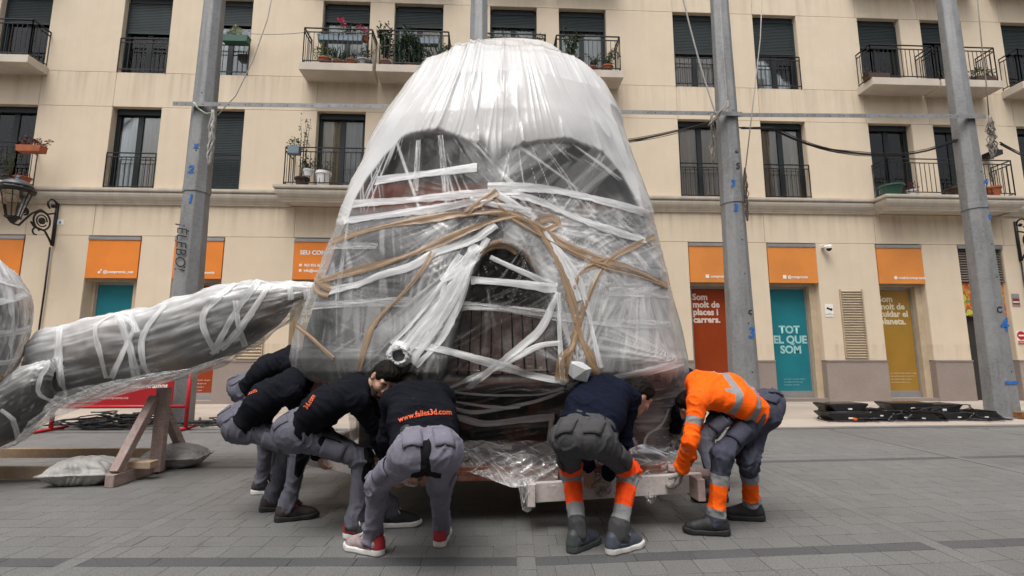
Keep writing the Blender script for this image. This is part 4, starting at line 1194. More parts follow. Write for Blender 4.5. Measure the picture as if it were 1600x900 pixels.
# =================================================================== WRAPPED SCULPTURE
def film_material(name='clear_plastic_film', tint=(.88, .885, .89), gloss=.15):
    m, nt, p = new_mat(name); b = NB(nt); nt.nodes.remove(p); o = nt.nodes['Material Output']
    P = b.pos()
    milk = b.attr('milk')
    fine = b.noise(P, 22, 4, .6, 1.5)
    bmp = b.bump(b.noise(P, 7, 4, .55, 1.0), .16, .02, None)
    mk = b.math('ADD', milk, b.math('MULTIPLY', b.math('SUBTRACT', fine, .5), .05), clamp=True)
    di = b.n('ShaderNodeBsdfDiffuse'); di.inputs[0].default_value = (*tint, 1); b.link(bmp, di.inputs['Normal'])
    tl = b.n('ShaderNodeBsdfTranslucent'); tl.inputs[0].default_value = (*tint, 1)
    body = b.n('ShaderNodeMixShader'); body.inputs[0].default_value = .30; b.link(di.outputs[0], body.inputs[1]); b.link(tl.outputs[0], body.inputs[2])
    tr = b.n('ShaderNodeBsdfTransparent'); tr.inputs[0].default_value = (.94, .94, .94, 1)
    mx = b.n('ShaderNodeMixShader'); b.link(mk, mx.inputs[0]); b.link(tr.outputs[0], mx.inputs[1]); b.link(body.outputs[0], mx.inputs[2])
    gl = b.n('ShaderNodeBsdfGlossy'); gl.inputs['Roughness'].default_value = gloss; gl.inputs[0].default_value = (.95, .95, .95, 1); b.link(bmp, gl.inputs['Normal'])
    fr = b.n('ShaderNodeFresnel'); fr.inputs[0].default_value = 1.45; b.link(bmp, fr.inputs['Normal'])
    m2 = b.n('ShaderNodeMixShader'); b.link(b.math('MULTIPLY', fr.outputs[0], b.math('ADD', b.math('MULTIPLY', mk, .75), .22), clamp=True), m2.inputs[0]); b.link(mx.outputs[0], m2.inputs[1]); b.link(gl.outputs[0], m2.inputs[2])
    b.link(m2.outputs[0], o.inputs[0])
    return m
M_FILM = film_material()
def tape_material(name, col, alpha, gloss=.3, streak=.25):
    m, nt, p = new_mat(name); b = NB(nt); P = b.pos()
    cx = b.n('ShaderNodeCombineXYZ'); b.link(b.math('MULTIPLY', b.attr('acr'), 1.0), cx.inputs[0]); b.link(b.math('MULTIPLY', b.attr('alo'), 2.2), cx.inputs[1]); b.link(b.rand(), cx.inputs[2])
    n = b.noise(cx.outputs[0], 2.2, 4, .6, .6)
    b.link(b.mix(b.rng(n, .3, .7), shade(col, .80), shade(col, 1.12)), p.inputs['Base Color'])
    p.inputs['Roughness'].default_value = gloss
    edge = b.rng(b.math('ABSOLUTE', b.attr('acr')), .80, 1.0, 1.0, .55)
    b.link(b.math('MULTIPLY', b.rng(n, .3, .7, max(.05, alpha - streak), min(1, alpha + streak)), edge), p.inputs['Alpha'])
    b.link(b.bump(n, .5, .006, b.bump(b.noise(P, 60, 3, .5, .8), .15, .004)), p.inputs['Normal'])
    return m
M_TAPEW = tape_material('white_plastic_tape', (.80, .81, .82), .62, .3, .10)
M_TAPEC = tape_material('thin_clear_tape', (.70, .71, .71), .26)
M_TAPEB = tape_material('brown_packing_tape', (.36, .24, .14), .72, .3, .16)

sc = thing('wrapped_sculpture', 'huge dome shaped sculpture wrapped in clear film, white tape and brown tape, carried by workers', 'sculpture', (0.05, 4.95, 0))
SCO = np.array([0.05, 4.95, 0.0]); SCI = Matrix.Translation(-Vector(SCO))
YC = 4.95
ROWS = [(62, 778, 832), (66, 758, 852), (72, 742, 864), (85, 714, 878), (100, 690, 892), (130, 655, 920), (165, 627, 945), (200, 606, 960), (240, 585, 975), (280, 567, 990), (310, 553, 1000),
        (350, 536, 1016), (400, 513, 1029), (440, 498, 1041), (490, 479, 1054), (530, 465, 1063), (560, 459, 1069), (580, 466, 1069), (592, 490, 1066), (603, 530, 1064), (620, 545, 1064), (660, 548, 1064), (720, 545, 1062), (752, 548, 1058)]
zr = np.array([at(800, r[0], YC).z for r in ROWS]); xl_ = np.array([at(r[1], r[0], YC).x for r in ROWS]); xr_ = np.array([at(r[2], r[0], YC).x for r in ROWS])
BT = np.array([(4.69, .0), (4.64, .07), (4.55, .17), (4.4, .35), (4.2, .58), (4.0, .77), (3.7, .95), (3.3, 1.06), (2.8, 1.16), (2.4, 1.24), (2.0, 1.33), (1.7, 1.40), (1.4, 1.46), (1.22, 1.49), (1.12, 1.48), (1.055, 1.43), (1.00, 1.32), (.94, 1.19), (.86, 1.08), (.77, 1.0), (.6, .95), (-.1, .93)])
def prof_z(z):
    o = np.argsort(zr)
    L_ = np.interp(z, zr[o], xl_[o]); R__ = np.interp(z, zr[o], xr_[o]); bb = np.interp(z, BT[::-1, 0], BT[::-1, 1])
    cx, a = (L_ + R__) / 2, (R__ - L_) / 2
    return cx, a * np.sqrt(1 - np.minimum(.3, (bb / YC) ** 2)), bb
def dome(th, z, inset=0.0, n=2.25):
    cx, a, bb = prof_z(z)
    a = np.maximum(a - inset, .01); bb = np.maximum(bb - inset, .01)
    c, s = np.cos(th), np.sin(th)
    k = (np.abs(c) ** n + np.abs(s) ** n) ** (-1 / n)
    return np.stack([cx + a * k * c, YC - bb * k * s, z], -1)          # th in (0,pi) is the front
def poly_y(pts, x):
    p = np.array(pts, float); return np.interp(x, p[:, 0], p[:, 1])
def inpoly(px, py, poly):
    r = np.zeros(px.shape, bool); n = len(poly); j = n - 1
    for i in range(n):
        xi, yi = poly[i]; xj, yj = poly[j]
        c = ((yi > py) != (yj > py)) & (px < (xj - xi) * (py - yi) / (yj - yi + 1e-9) + xi)
        r ^= c; j = i
    return r
def soft_poly(px, py, poly, w):
    """1 inside, fading over w outside"""
    d = np.full(px.shape, 1e9)
    P_ = np.array(poly, float)
    for a, b in zip(P_, np.roll(P_, -1, 0)):
        ba = b - a; t = np.clip(((px - a[0]) * ba[0] + (py - a[1]) * ba[1]) / (ba @ ba), 0, 1)
        d = np.minimum(d, np.hypot(px - a[0] - t * ba[0], py - a[1] - t * ba[1]))
    s = np.where(inpoly(px, py, poly), d, -d)
    return sstep(-w, w, s)
MOUTH = [(775, 382), (800, 384), (825, 400), (850, 440), (870, 490), (882, 540), (890, 592), (690, 592), (700, 560), (712, 505), (728, 455), (745, 415), (757, 392)]
EYEL = [(556, 318), (575, 285), (600, 250), (630, 222), (655, 210), (690, 206), (722, 222), (745, 252), (756, 290), (756, 322), (640, 335)]
EYER = [(790, 330), (795, 285), (805, 250), (835, 232), (875, 228), (915, 236), (948, 252), (972, 280), (992, 318), (1000, 335), (900, 322)]
ARCL = [(540, 350), (556, 310), (575, 278), (600, 245), (628, 216), (652, 205), (690, 202), (720, 211), (742, 222), (757, 229), (768, 232)]
ARCR = [(785, 233), (805, 231), (840, 224), (880, 222), (920, 230), (950, 246), (972, 272), (990, 305), (1003, 335)]
def cap_y(px):
    return np.where(px < 765, poly_y(ARCL, px), np.where(px > 790, poly_y(ARCR, px), 233))

nF, nB, nZ = 640, 110, 410
th = np.concatenate([np.linspace(math.pi, 0, nF, endpoint=False), np.linspace(0, -math.pi, nB, endpoint=False)])
zt = np.concatenate([np.linspace(.44, 1.25, 90, endpoint=False), np.linspace(1.25, 3.9, 270, endpoint=False), 3.9 + (4.668 - 3.9) * np.sin(np.linspace(0, 1, nZ - 360) * math.pi / 2)])
TH, ZZ = np.meshgrid(th, zt, indexing='xy')
TH, ZZ = TH.ravel(), ZZ.ravel()
V = dome(TH, ZZ)
idx = np.arange(len(th) * nZ).reshape(nZ, len(th))
Fq = np.stack([idx[:-1], np.roll(idx, -1, 1)[:-1], np.roll(idx, -1, 1)[1:], idx[1:]], -1).reshape(-1, 4)
N = vnormals(V, Fq)
if (N[:, 1] * (V[:, 1] - YC)).sum() < 0: Fq = Fq[:, ::-1]; N = -N
PX, PY = pix(V)
front = np.clip(-(V[:, 1] - YC) * 3 + .5, 0, 1)
arc = TH * 1.6
def fan(px, py, ax, ay, freq, rad, seed, p=3, inner=0, sx=1.0, wob=.25):
    dx, dy = (px - ax) * sx, py - ay
    d = np.hypot(dx, dy); a = np.arctan2(dy, dx)
    n = nz(a * freq + wob * nz(px / 60, py / 60, seed + 5.), d / 260., seed * 7.3 + 0 * d)
    return ridge(n, p) * np.exp(-np.maximum(0, d - inner) / rad) * sstep(0, 12, d)
lowf = nz(V[:, 0] * 1.6, V[:, 1] * 1.6, V[:, 2] * 1.4) * .034 + nz(V[:, 0] * 4, V[:, 1] * 4, V[:, 2] * 3 + 9) * .010
# pleats of the upper sheet, fanning down from the crown
def lines_(c, along, seed, sharp, wob=.3):
    """crease lines at constant c, broken up along their length"""
    n = nz(c + wob * nz(along * 2.1, c * .13, seed), along * .8, seed * 3.7)
    return ridge(n, sharp) * (.35 + .65 * sstep(-.25, .35, nz(c * .35 + 7, along * 2.4, seed + 2.)))
dxp = (PX - 790) / np.maximum(50, PY + 90)
al_ = PY / 170
big = lines_(dxp * 6.5 + .5 * nz(PX / 120, PY / 160, 3.), al_ * .7, 2.0, 2.6); med = lines_(dxp * 22, al_, 8.0, 3); fin = lines_(dxp * 70, al_ * 1.4, 5.0, 6)
backpleat = nz(TH * 9, ZZ * .6, 4.0)
capy = cap_y(PX)
capn = PY - capy - np.where((PX > 748) & (PX < 800), 20, 2.0) * nz(PX / 26, PY / 60, 1.)
capw = np.where((PX > 748) & (PX < 800), 22, 3.0)
cap = sstep(capw, -capw, capn) * front + (1 - front) * sstep(2.4, 2.9, ZZ)
rim = np.exp(-((PY - capy + 3) / 4.0) ** 2) * front * ((PX < 745) | (PX > 805))
ANCH = [(775, 315, 34, 230, 1.0), (625, 552, 40, 190, .9), (905, 582, 40, 190, .9), (497, 442, 26, 190, .9), (1042, 446, 26, 170, .9), (1022, 370, 24, 140, .8), (748, 388, 30, 150, .9),
        (945, 412, 34, 150, 1.0), (870, 445, 34, 140, .9), (700, 345, 26, 120, .7), (560, 575, 20, 100, .6), (840, 352, 34, 140, 1.0), (690, 600, 22, 160, .7), (1066, 566, 24, 170, .8), (520, 378, 24, 120, .8)]
stk = np.zeros(len(V))
def fan3(ax, ay, fq, seed, sharp=9):
    """long straight crease lines running out from a gathered point"""
    d = np.hypot(PX - ax, PY - ay); a = np.arctan2(PY - ay, PX - ax)
    return ridge(nz(a * fq, d / 900., seed * 3.7), sharp) * (.25 + .75 * sstep(-.1, .3, nz(a * fq * .5 + 3, d / 150., seed + 2.)))
def fan2(ax, ay, fq, rad, seed):
    d = np.hypot(PX - ax, PY - ay); a = np.arctan2(PY - ay, PX - ax)
    return np.maximum(fan3(ax, ay, fq, seed, 3), .6 * fan3(ax, ay, fq * 2.2, seed + 4.4, 3)) * np.exp(-d / rad) * sstep(2, 14, d)
for k, (ax, ay, fq, rd, wt) in enumerate(ANCH): stk = np.maximum(stk, wt * fan2(ax, ay, fq / 4.2, rd, 3.1 + k * 1.7))
stk = sstep(.22, .8, stk) * front
eyes_ = np.maximum(np.maximum(fan3(655, 120, 17, 61., 3), fan3(560, 40, 34, 64., 3)), np.maximum(fan3(800, 160, 18, 67., 3) * sstep(730, 800, PX), fan3(1060, 60, 22, 71., 3) * sstep(800, 900, PX)))
eyes_ = sstep(.25, .85, eyes_) * front
def gather(ax, ay, deg, half, rad, seed, w_):
    """film pulled together at a point: a pale wedge made of many fine creases"""
    d = np.hypot(PX - ax, PY - ay); a = np.arctan2(PY - ay, PX - ax); da = np.abs((a - R(deg) + math.pi) % (2 * math.pi) - math.pi)
    win = sstep(R(half), R(half) * .55, da + .10 * nz(d / 60, a * 3, seed)); l1 = ridge(nz(a * 7, d / 700., seed), 1.5); l2 = ridge(nz(a * 15, d / 600., seed + 3.), 2); l3 = ridge(nz(a * 28, d / 500., seed + 6.), 2)
    ln = np.maximum(np.maximum(.80 * sstep(.15, .85, l1), .85 * sstep(.2, .85, l2)), .35 * sstep(.3, .9, l3))
    return w_ * win * np.exp(-(d / rad) ** 2) * (.22 + .78 * ln) * sstep(0, 10, d)
gth = np.zeros(len(V))
for k, g_ in enumerate([(748, 388, 127, 24, 230, .95), (625, 552, -52, 42, 190, .7), (905, 582, -88, 36, 230, .85), (945, 412, 100, 185, 100, .75), (840, 350, 22, 38, 190, .85), (775, 312, 172, 26, 200, .6), (775, 312, 12, 24, 220, .75), (1042, 446, 180, 34, 150, .7), (497, 441, -8, 36, 160, .5),
                        (1066, 566, 200, 26, 190, .7), (700, 345, 120, 40, 110, .6), (560, 575, -70, 34, 130, .45), (870, 445, 60, 70, 120, .6), (1000, 400, 90, 40, 190, .55), (860, 330, -60, 40, 70, .5)]): gth = np.maximum(gth, gather(*g_[:5], 20.3 + 3.1 * k, g_[5]))
gth = np.clip(gth, 0, 1) * front
vert = sstep(.2, .8, lines_(PX / 13, PY / 130, 5., 2)) * front
mouth = soft_poly(PX, PY, MOUTH, 5) * front
uz = sstep(338, 318, PY) * front; eyel = uz * sstep(775, 755, PX); eyer = uz * sstep(770, 795, PX)
low = sstep(590, 606, PY) * front
hor = lines_((PY + .06 * (PX - 780) + 6 * np.sin(PX / 60)) / 6, PX / 150, 1.5, 4) * front
diag = lines_((PX * .55 + PY) / 13, (PX - PY) / 120, 4.4, 2.5) * front; diag2 = lines_((PX * .9 - PY) / 14, (PX + PY) / 90, 6.4, 3) * front
mid = sstep(296, 330, PY) * sstep(490, 400, PY) * (1 - mouth) * front
rlow = sstep(900, 960, PX) * sstep(430, 470, PY) * sstep(600, 570, PY) * front
patchy = sstep(-.15, .35, nz(PX / 55, PY / 55, 1.))
sheets = sstep(.05, .12, nz((PX + .8 * PY) / 38, (PX - PY) / 160, 2.)) * .5 + sstep(.12, .18, nz(PX / 30, PY / 200, 9.)) * .5    # overlapping layers with crisp edges
soft = sstep(-.2, .45, nz(PX / 95, PY / 75, 31.)) * sstep(300, 345, PY)
milk = .012 + .03 * patchy + .04 * sheets + .15 * soft
lleft = sstep(660, 600, PX) * sstep(296, 315, PY) * sstep(480, 440, PY)
milk = milk + .22 * stk * (1 - .5 * lleft) + .80 * gth * (1 - .4 * lleft) + .26 * vert * lleft + .12 * vert * sstep(440, 480, PY)
capm = .86 + .10 * big + .06 * med + .05 * fin + .05 * nz(PX / 70, PY / 110, 7.) - .20 * np.exp(-((PX - 870) / 70) ** 2 - ((PY - 225) / 40) ** 2) - .22 * sstep(150, 230, PY) * sstep(650, 740, PX) * sstep(930, 850, PX)
milk = milk * (1 - cap) + cap * capm
cen = np.exp(-((PX - 776) / 26.) ** 2) * sstep(215, 240, PY) * sstep(325, 295, PY) * front
eye_m = .006 + .62 * eyes_ ** 1.1 + .06 * sheets
milk = milk * (1 - eyel * (1 - cap)) + eyel * (1 - cap) * eye_m
veil = sstep(.0, .1, nz((PX * .8 + PY) / 45, (PX - PY) / 220, 12.)); veil2 = sstep(.02, .08, nz((PX * .9 + PY) / 20, (PX - PY) / 260, 15.))
milk = milk * (1 - eyer * (1 - cap)) + eyer * (1 - cap) * (.05 + .50 * eyes_ ** 1.1 + .17 * veil + .10 * veil2)
milk = milk + (1 - cap) * cen * .20
milk = milk + mid * (.0 + .38 * diag2 * sstep(770, 850, PX) + .30 * diag * sstep(760, 680, PX) * sstep(600, 660, PX) + .07 * patchy + .18 * sheets * sstep(640, 700, PX))
milk = milk + rlow * (.20 + .16 * patchy + .05 * sheets)
milk = milk * (1 - mouth) + mouth * (.015 + .42 * stk ** 1.3 + .45 * gth ** 1.5 * sstep(790, 850, PX) + .10 * diag ** 2)
milk = milk * (1 - low) + low * (.03 + .30 * hor + .08 * stk + sstep(940, 1000, PX) * (.14 + .12 * patchy))
milk = milk + .45 * rim * (1 - cap)
sidel = sstep(.62, .97, np.abs(V[:, 0] - prof_z(ZZ)[0]) / (prof_z(ZZ)[1] + 1e-6)) * front
milk = milk + .16 * sidel * (ZZ > 1.3)
milk = np.where(front > .2, milk, .45 + .3 * ridge(backpleat, 2))
milk = np.clip(milk, .006, .97)
pl = ridge(backpleat, 2)
disp = lowf + cap * front * (.040 * big + .012 * med + .002 * fin + .03 * ridge(nz(dxp * 12 + 2, PY / 200, 40.), 2.5) * sstep(905, 950, PX)) + cap * (1 - front) * .02 * pl + .003 * stk * (1 - cap) + .012 * gth * (1 - cap) * (1 - mouth) + .002 * vert * (1 - cap) + .005 * hor * low + .005 * (diag + diag2) * mid - .035 * mouth + .003 * eyes_ * (1 - cap) * (eyel + eyer)
disp *= np.clip((4.67 - ZZ) / .30, .10, 1)
FV = V + N * disp[:, None]
film = np_mesh('plastic_film', FV - SCO, Fq, M_FILM, sc, {'milk': milk})
film_bvh = BVHTree.FromPolygons([tuple(v) for v in FV], [tuple(int(i) for i in f) for f in Fq])

# the carved body inside -----------------------------------------------------
nF2, nB2, nZ2 = 240, 60, 190
th = np.concatenate([np.linspace(math.pi, 0, nF2, endpoint=False), np.linspace(0, -math.pi, nB2, endpoint=False)])
zt = np.linspace(.44, 4.58, nZ2)
TH, ZZ = [q.ravel() for q in np.meshgrid(th, zt, indexing='xy')]
V = dome(TH, ZZ, .075)
idx = np.arange(len(th) * nZ2).reshape(nZ2, len(th))
Fi = np.stack([idx[:-1], np.roll(idx, -1, 1)[:-1], np.roll(idx, -1, 1)[1:], idx[1:]], -1).reshape(-1, 4)
Fi = np.concatenate([Fi, np.stack([idx[-1, 0] + 0 * idx[-1, 1:-1], idx[-1, 1:-1], idx[-1, 2:], idx[-1, 2:]], -1)])[:(nZ2 - 1) * len(th)]
N = vnormals(V, Fi)
if (N[:, 1] * (V[:, 1] - YC)).sum() < 0: Fi = Fi[:, ::-1]; N = -N
PX, PY = pix(V); front = (V[:, 1] < YC - .1).astype(float)
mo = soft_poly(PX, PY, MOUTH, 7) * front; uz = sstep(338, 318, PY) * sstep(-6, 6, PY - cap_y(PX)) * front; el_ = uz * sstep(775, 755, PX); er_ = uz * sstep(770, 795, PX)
dpt = np.zeros(len(V))
V = V - N * (.012 * np.abs(nz(V[:, 0] * 3, V[:, 1] * 3, V[:, 2] * 3)))[:, None]
V[:, 1] += .42 * mo
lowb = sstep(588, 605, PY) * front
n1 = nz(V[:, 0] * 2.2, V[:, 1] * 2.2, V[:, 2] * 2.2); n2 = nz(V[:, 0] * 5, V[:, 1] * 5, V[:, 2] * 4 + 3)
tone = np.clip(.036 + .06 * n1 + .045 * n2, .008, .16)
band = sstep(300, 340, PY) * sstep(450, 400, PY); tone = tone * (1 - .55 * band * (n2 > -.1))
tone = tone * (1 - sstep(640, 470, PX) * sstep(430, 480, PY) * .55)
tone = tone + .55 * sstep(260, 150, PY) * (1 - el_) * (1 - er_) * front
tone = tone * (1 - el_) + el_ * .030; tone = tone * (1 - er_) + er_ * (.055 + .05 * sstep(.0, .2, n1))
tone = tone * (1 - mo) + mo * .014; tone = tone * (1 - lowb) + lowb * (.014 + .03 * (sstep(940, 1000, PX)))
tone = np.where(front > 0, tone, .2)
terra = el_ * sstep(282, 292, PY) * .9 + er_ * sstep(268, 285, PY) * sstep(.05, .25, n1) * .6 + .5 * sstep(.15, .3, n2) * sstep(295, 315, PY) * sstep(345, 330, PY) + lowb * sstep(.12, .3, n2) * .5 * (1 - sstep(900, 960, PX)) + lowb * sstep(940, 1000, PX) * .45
pink = sstep(230, 160, PY) * front * .5
def carved_material():
    m, nt, p = new_mat('painted_foam'); b = NB(nt)
    t = b.attr('tone'); cc = b.n('ShaderNodeCombineColor')
    for i, k in enumerate((1.0, 1.0, .97)): b.link(b.math('MULTIPLY', t, k), cc.inputs[i])
    c = b.mix(b.attr('terra'), cc.outputs[0], (.17, .055, .032)); c = b.mix(b.attr('pink'), c, (.62, .46, .44))
    b.link(c, p.inputs['Base Color']); p.inputs['Roughness'].default_value = .7; p.inputs['Specular IOR Level'].default_value = .1
    b.link(b.bump(b.noise(b.pos(), 14, 4), .3, .02), p.inputs['Normal']); return m
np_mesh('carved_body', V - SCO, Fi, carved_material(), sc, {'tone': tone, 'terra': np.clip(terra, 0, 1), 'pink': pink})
# mouth: upright slats and the brown arch round it
M_SLATW = wood('red_brown_slat', (.045, .02, .015), (.085, .036, .026)); M_ARCH = mat('brown_arch_paint', (.20, .105, .045), .5, .2, 6, .1)
def on_film(px, py, off=.01):
    r = ray(px, py); h = film_bvh.ray_cast(Vector((0, 0, CAMH)), r.normalized())
    return None if h[0] is None else h[0] + h[1] * (off if h[1].y < 0 else -off)
for k in range(11):
    px = 706 + k * 17.5
    p0, p1 = at(px, 590, 3.84), at(px + (775 - px) * .10, 470 + abs(px - 790) * .12, 3.84)
    m = MB(); m.bar((p0.x, 3.80 + .01 * (k % 2), 1.10), (p1.x, 3.90 + .012 * (k % 3), p1.z), .068, .025, up=(0, 1, 0)); o = m.build('mouth_slat', M_SLATW, sc); o.data.transform(SCI)
q = [on_film(x, y, -.035) for x, y in [(724, 470), (738, 432), (750, 404), (764, 388), (782, 381), (800, 384), (818, 396), (838, 425), (858, 470)]]
m = MB(); m.tube([p for p in q if p], [.012, .018, .026, .034, .036, .034, .028, .018, .012], 8); o = m.build('mouth_arch', M_ARCH, sc, smooth=True); o.data.transform(SCI)

def resample(pts, step):
    pts = [np.array(p, float) for p in pts]
    out_ = [pts[0]]
    # Catmull-Rom
    P_ = [pts[0]] + pts + [pts[-1]]
    for i in range(1, len(P_) - 2):
        L = np.linalg.norm(P_[i + 1] - P_[i]); n = max(2, int(L / step))
        for k in range(1, n + 1):
            t = k / n
            out_.append(.5 * ((2 * P_[i]) + (-P_[i - 1] + P_[i + 1]) * t + (2 * P_[i - 1] - 5 * P_[i] + 4 * P_[i + 1] - P_[i + 2]) * t * t + (-P_[i - 1] + 3 * P_[i] - 3 * P_[i + 1] + P_[i + 2]) * t ** 3))
    return out_
def tape(pts, wpx, mt, name, parent, bvh, off=.006, seed=0, inv=SCI, twist=.14, across=5):
    """a strip that lies on the wrapped surface; the points were read off the photograph and are cast onto the surface"""
    rs = random.Random(seed)
    line_ = resample(pts, 7)
    C_ = []
    for q in line_:
        r = ray(q[0], q[1]).normalized(); h = bvh.ray_cast(Vector((0, 0, CAMH)), r)
        if h[0] is not None: C_.append(h[0])
    if len(C_) < 3: return None
    dist = sum((c.y for c in C_)) / len(C_); hw = wpx / FPX * dist / 2
    vs, fs, ac, lo_ = [], [], [], []
    ph = rs.uniform(0, 9); run = 0.0
    for i, c in enumerate(C_):
        run += (c - C_[i - 1]).length if i else 0
        d = (C_[min(i + 1, len(C_) - 1)] - C_[max(i - 1, 0)]).normalized()
        loc, nn, _, _ = bvh.find_nearest(c)
        if nn.dot(c - Vector((0, 0, CAMH))) > 0: nn = -nn
        s = d.cross(nn).normalized()
        wk = hw * (1 + twist * math.sin(i * .31 + ph) + .05 * rs.uniform(-1, 1))
        for k in range(across):
            t = k / (across - 1) * 2 - 1
            p = c + s * wk * t
            l2, n2_, _, _ = bvh.find_nearest(p)
            if n2_ is None: l2, n2_ = p, nn
            if n2_.dot(nn) < 0: n2_ = -n2_
            p = p.lerp(l2, .6) + nn * (off + .0025 * math.sin(k * 1.3 + i * .22 + ph))
            vs.append(p); ac.append(t); lo_.append(run + seed * 1.7)
        if i:
            b0 = (i - 1) * across
            for k in range(across - 1): fs.append((b0 + k, b0 + k + 1, b0 + across + k + 1, b0 + across + k))
    o = np_mesh(name, np.array([tuple(v) for v in vs]), np.array(fs), mt, parent, {'acr': np.array(ac), 'alo': np.array(lo_)}); o.data.transform(inv)
    return o
WT = [([(588, 283), (660, 273), (745, 262)], 15), ([(553, 319), (640, 313), (740, 303), (812, 300)], 14), ([(540, 346), (610, 336), (690, 325), (768, 308)], 14),
      ([(517, 455), (560, 445), (593, 431), (640, 418), (680, 396), (735, 378), (775, 352)], 13), ([(490, 478), (560, 474), (640, 472)], 14), ([(762, 292), (850, 296), (930, 312), (1014, 334)], 15),
      ([(800, 303), (850, 318), (900, 341), (960, 362), (1008, 377)], 13), ([(734, 438), (800, 443), (870, 452)], 14), ([(714, 477), (790, 483), (870, 494), (960, 505), (1046, 508)], 14), ([(766, 402), (800, 418), (870, 448)], 10),
      ([(872, 458), (846, 512), (816, 540), (780, 568), (732, 604)], 12), ([(872, 458), (875, 510), (877, 560), (878, 592)], 8), ([(880, 536), (845, 540), (810, 556), (770, 576), (700, 606)], 10),
      ([(648, 538), (700, 549), (770, 568), (840, 588), (884, 597)], 13), ([(747, 384), (718, 436), (682, 488), (634, 546)], 22), ([(738, 408), (708, 470), (672, 525), (644, 566)], 14), ([(742, 388), (700, 432), (652, 496), (612, 538)], 9),
      ([(735, 420), (720, 470), (690, 530), (650, 572)], 10), ([(695, 609), (761, 615), (839, 615), (880, 604)], 9), ([(712, 626), (781, 635), (812, 633)], 8), ([(703, 634), (747, 643), (833, 627), (880, 610)], 9), ([(703, 645), (755, 661), (822, 655), (866, 650)], 11),
      ([(886, 601), (950, 591), (1010, 580), (1067, 566)], 12), ([(1043, 638), (1032, 662), (1007, 685), (1010, 740)], 7), ([(987, 684), (1003, 720), (1011, 744)], 8), ([(862, 652), (857, 690)], 8), ([(950, 456), (1000, 458), (1043, 462)], 13),
      ([(880, 405), (905, 430), (920, 400)], 10), ([(505, 385), (540, 384), (590, 385)], 12), ([(860, 375), (905, 440), (925, 520), (938, 575)], 9), ([(852, 362), (885, 420), (905, 470)], 10), ([(650, 300), (655, 220)], 9), ([(700, 320), (688, 212)], 11),
      ([(770, 300), (800, 318), (835, 345)], 14), ([(735, 312), (780, 322), (830, 330)], 10), ([(545, 345), (535, 420), (528, 470)], 9), ([(720, 398), (698, 430), (690, 470)], 9), ([(690, 440), (740, 405), (762, 372)], 12), ([(706, 694), (760, 694), (800, 697)], 10)]
for i, (pts, w_) in enumerate(WT): tape(pts, w_, M_TAPEC if i in (4, 8, 26, 28, 31, 32, 35, 27) else M_TAPEW, 'white_tape', sc, film_bvh, .007 + .0015 * (i % 4), i)
BTP = [([(520, 378), (560, 365), (620, 350), (700, 338), (770, 332), (805, 336)], 12), ([(497, 441), (540, 428), (600, 412), (650, 395), (710, 369), (770, 346), (805, 338)], 12), ([(777, 299), (755, 314), (728, 333)], 12), ([(773, 312), (790, 330), (812, 338)], 10),
       ([(800, 334), (840, 352), (880, 380), (930, 405), (960, 412), (1000, 426), (1041, 448)], 13), ([(800, 342), (850, 372), (930, 412), (1000, 433), (1041, 450)], 6), ([(1022, 370), (990, 385), (958, 402), (944, 416), (925, 450), (905, 500), (892, 545), (884, 597)], 9),
       ([(832, 348), (864, 395), (880, 430), (893, 470), (905, 520), (920, 560), (934, 585)], 12), ([(677, 395), (655, 430), (625, 465), (590, 500), (575, 530), (562, 578)], 8), ([(464, 508), (490, 530), (522, 560)], 8), ([(945, 408), (908, 425), (897, 452)], 10),
       ([(873, 594), (878, 560), (893, 545), (900, 520)], 12), ([(930, 590), (925, 560), (912, 540)], 13), ([(745, 400), (766, 386), (790, 384), (808, 396)], 8), ([(495, 436), (508, 446), (520, 452)], 12), ([(492, 446), (500, 458), (515, 462)], 8), ([(842, 345), (862, 340), (872, 352), (850, 360)], 12)]
for i, (pts, w_) in enumerate(BTP):
    tape(pts, w_ * 1.02, M_TAPEB, 'brown_tape', sc, film_bvh, .008 + .002 * (i % 3), 100 + i, twist=.28, across=7)

# taped tube ends that stick out of the wrapping
M_WRAPW = mat('crumpled_white_wrap', (.50, .51, .52), .85, .15, 12, .3, 35, spec=.1)
M_PIPE = mat('grey_pipe_end', (.16, .17, .18), .5, .15, 8, 0)
def tube_end(px, py, r, axis, hollow):
    c = on_film(px, py, -.05); ax = Vector(axis).normalized()
    m = MB(); n = 30; vs, fs = [], []
    prof_ = [(1.55, -.04), (1.45, .03), (1.30, .06), (1.34, .09), (1.12, .115), (1.16, .14), (1.0, .150), (.86, .155)] + ([(.68, .150), (.62, .08)] if hollow else [(.7, .156), (.1, .15)])
    M3 = ax.to_track_quat('Z', 'Y').to_matrix(); rs = random.Random(int(px))
    for j, (rr, zz) in enumerate(prof_):
        for k in range(n):
            t = 2 * math.pi * k / n; q = r * rr * (1 + (.07 if hollow else .16) * math.sin(k * (.9 if hollow else .63) + j * 1.1) + .07 * rs.uniform(-1, 1)); vs.append(c + M3 @ Vector((q * math.cos(t), q * math.sin(t), zz + .006 * rs.uniform(-1, 1))))
        if j:
            for k in range(n): fs.append(((j - 1) * n + k, (j - 1) * n + (k + 1) % n, j * n + (k + 1) % n, j * n + k))
    if not hollow: fs.append(tuple(range((len(prof_) - 1) * n, len(prof_) * n)))
    m.add(vs, fs); o = m.build('taped_tube_end', M_WRAPW, sc); o.data.transform(SCI)
    if hollow:
        m = MB(); m.lathe([(r * .60, .10), (r * .60, .112), (r * .1, .116)], c, 20, ax); p_ = m.build('pipe_end', M_PIPE, o); p_.data.transform(SCI)
tube_end(624, 552, .064, (.05, -1, -.10), True)
q = on_film(905, 580, 0); rs = random.Random(4); bm = bmesh.new(); bmesh.ops.create_icosphere(bm, subdivisions=1, radius=1)
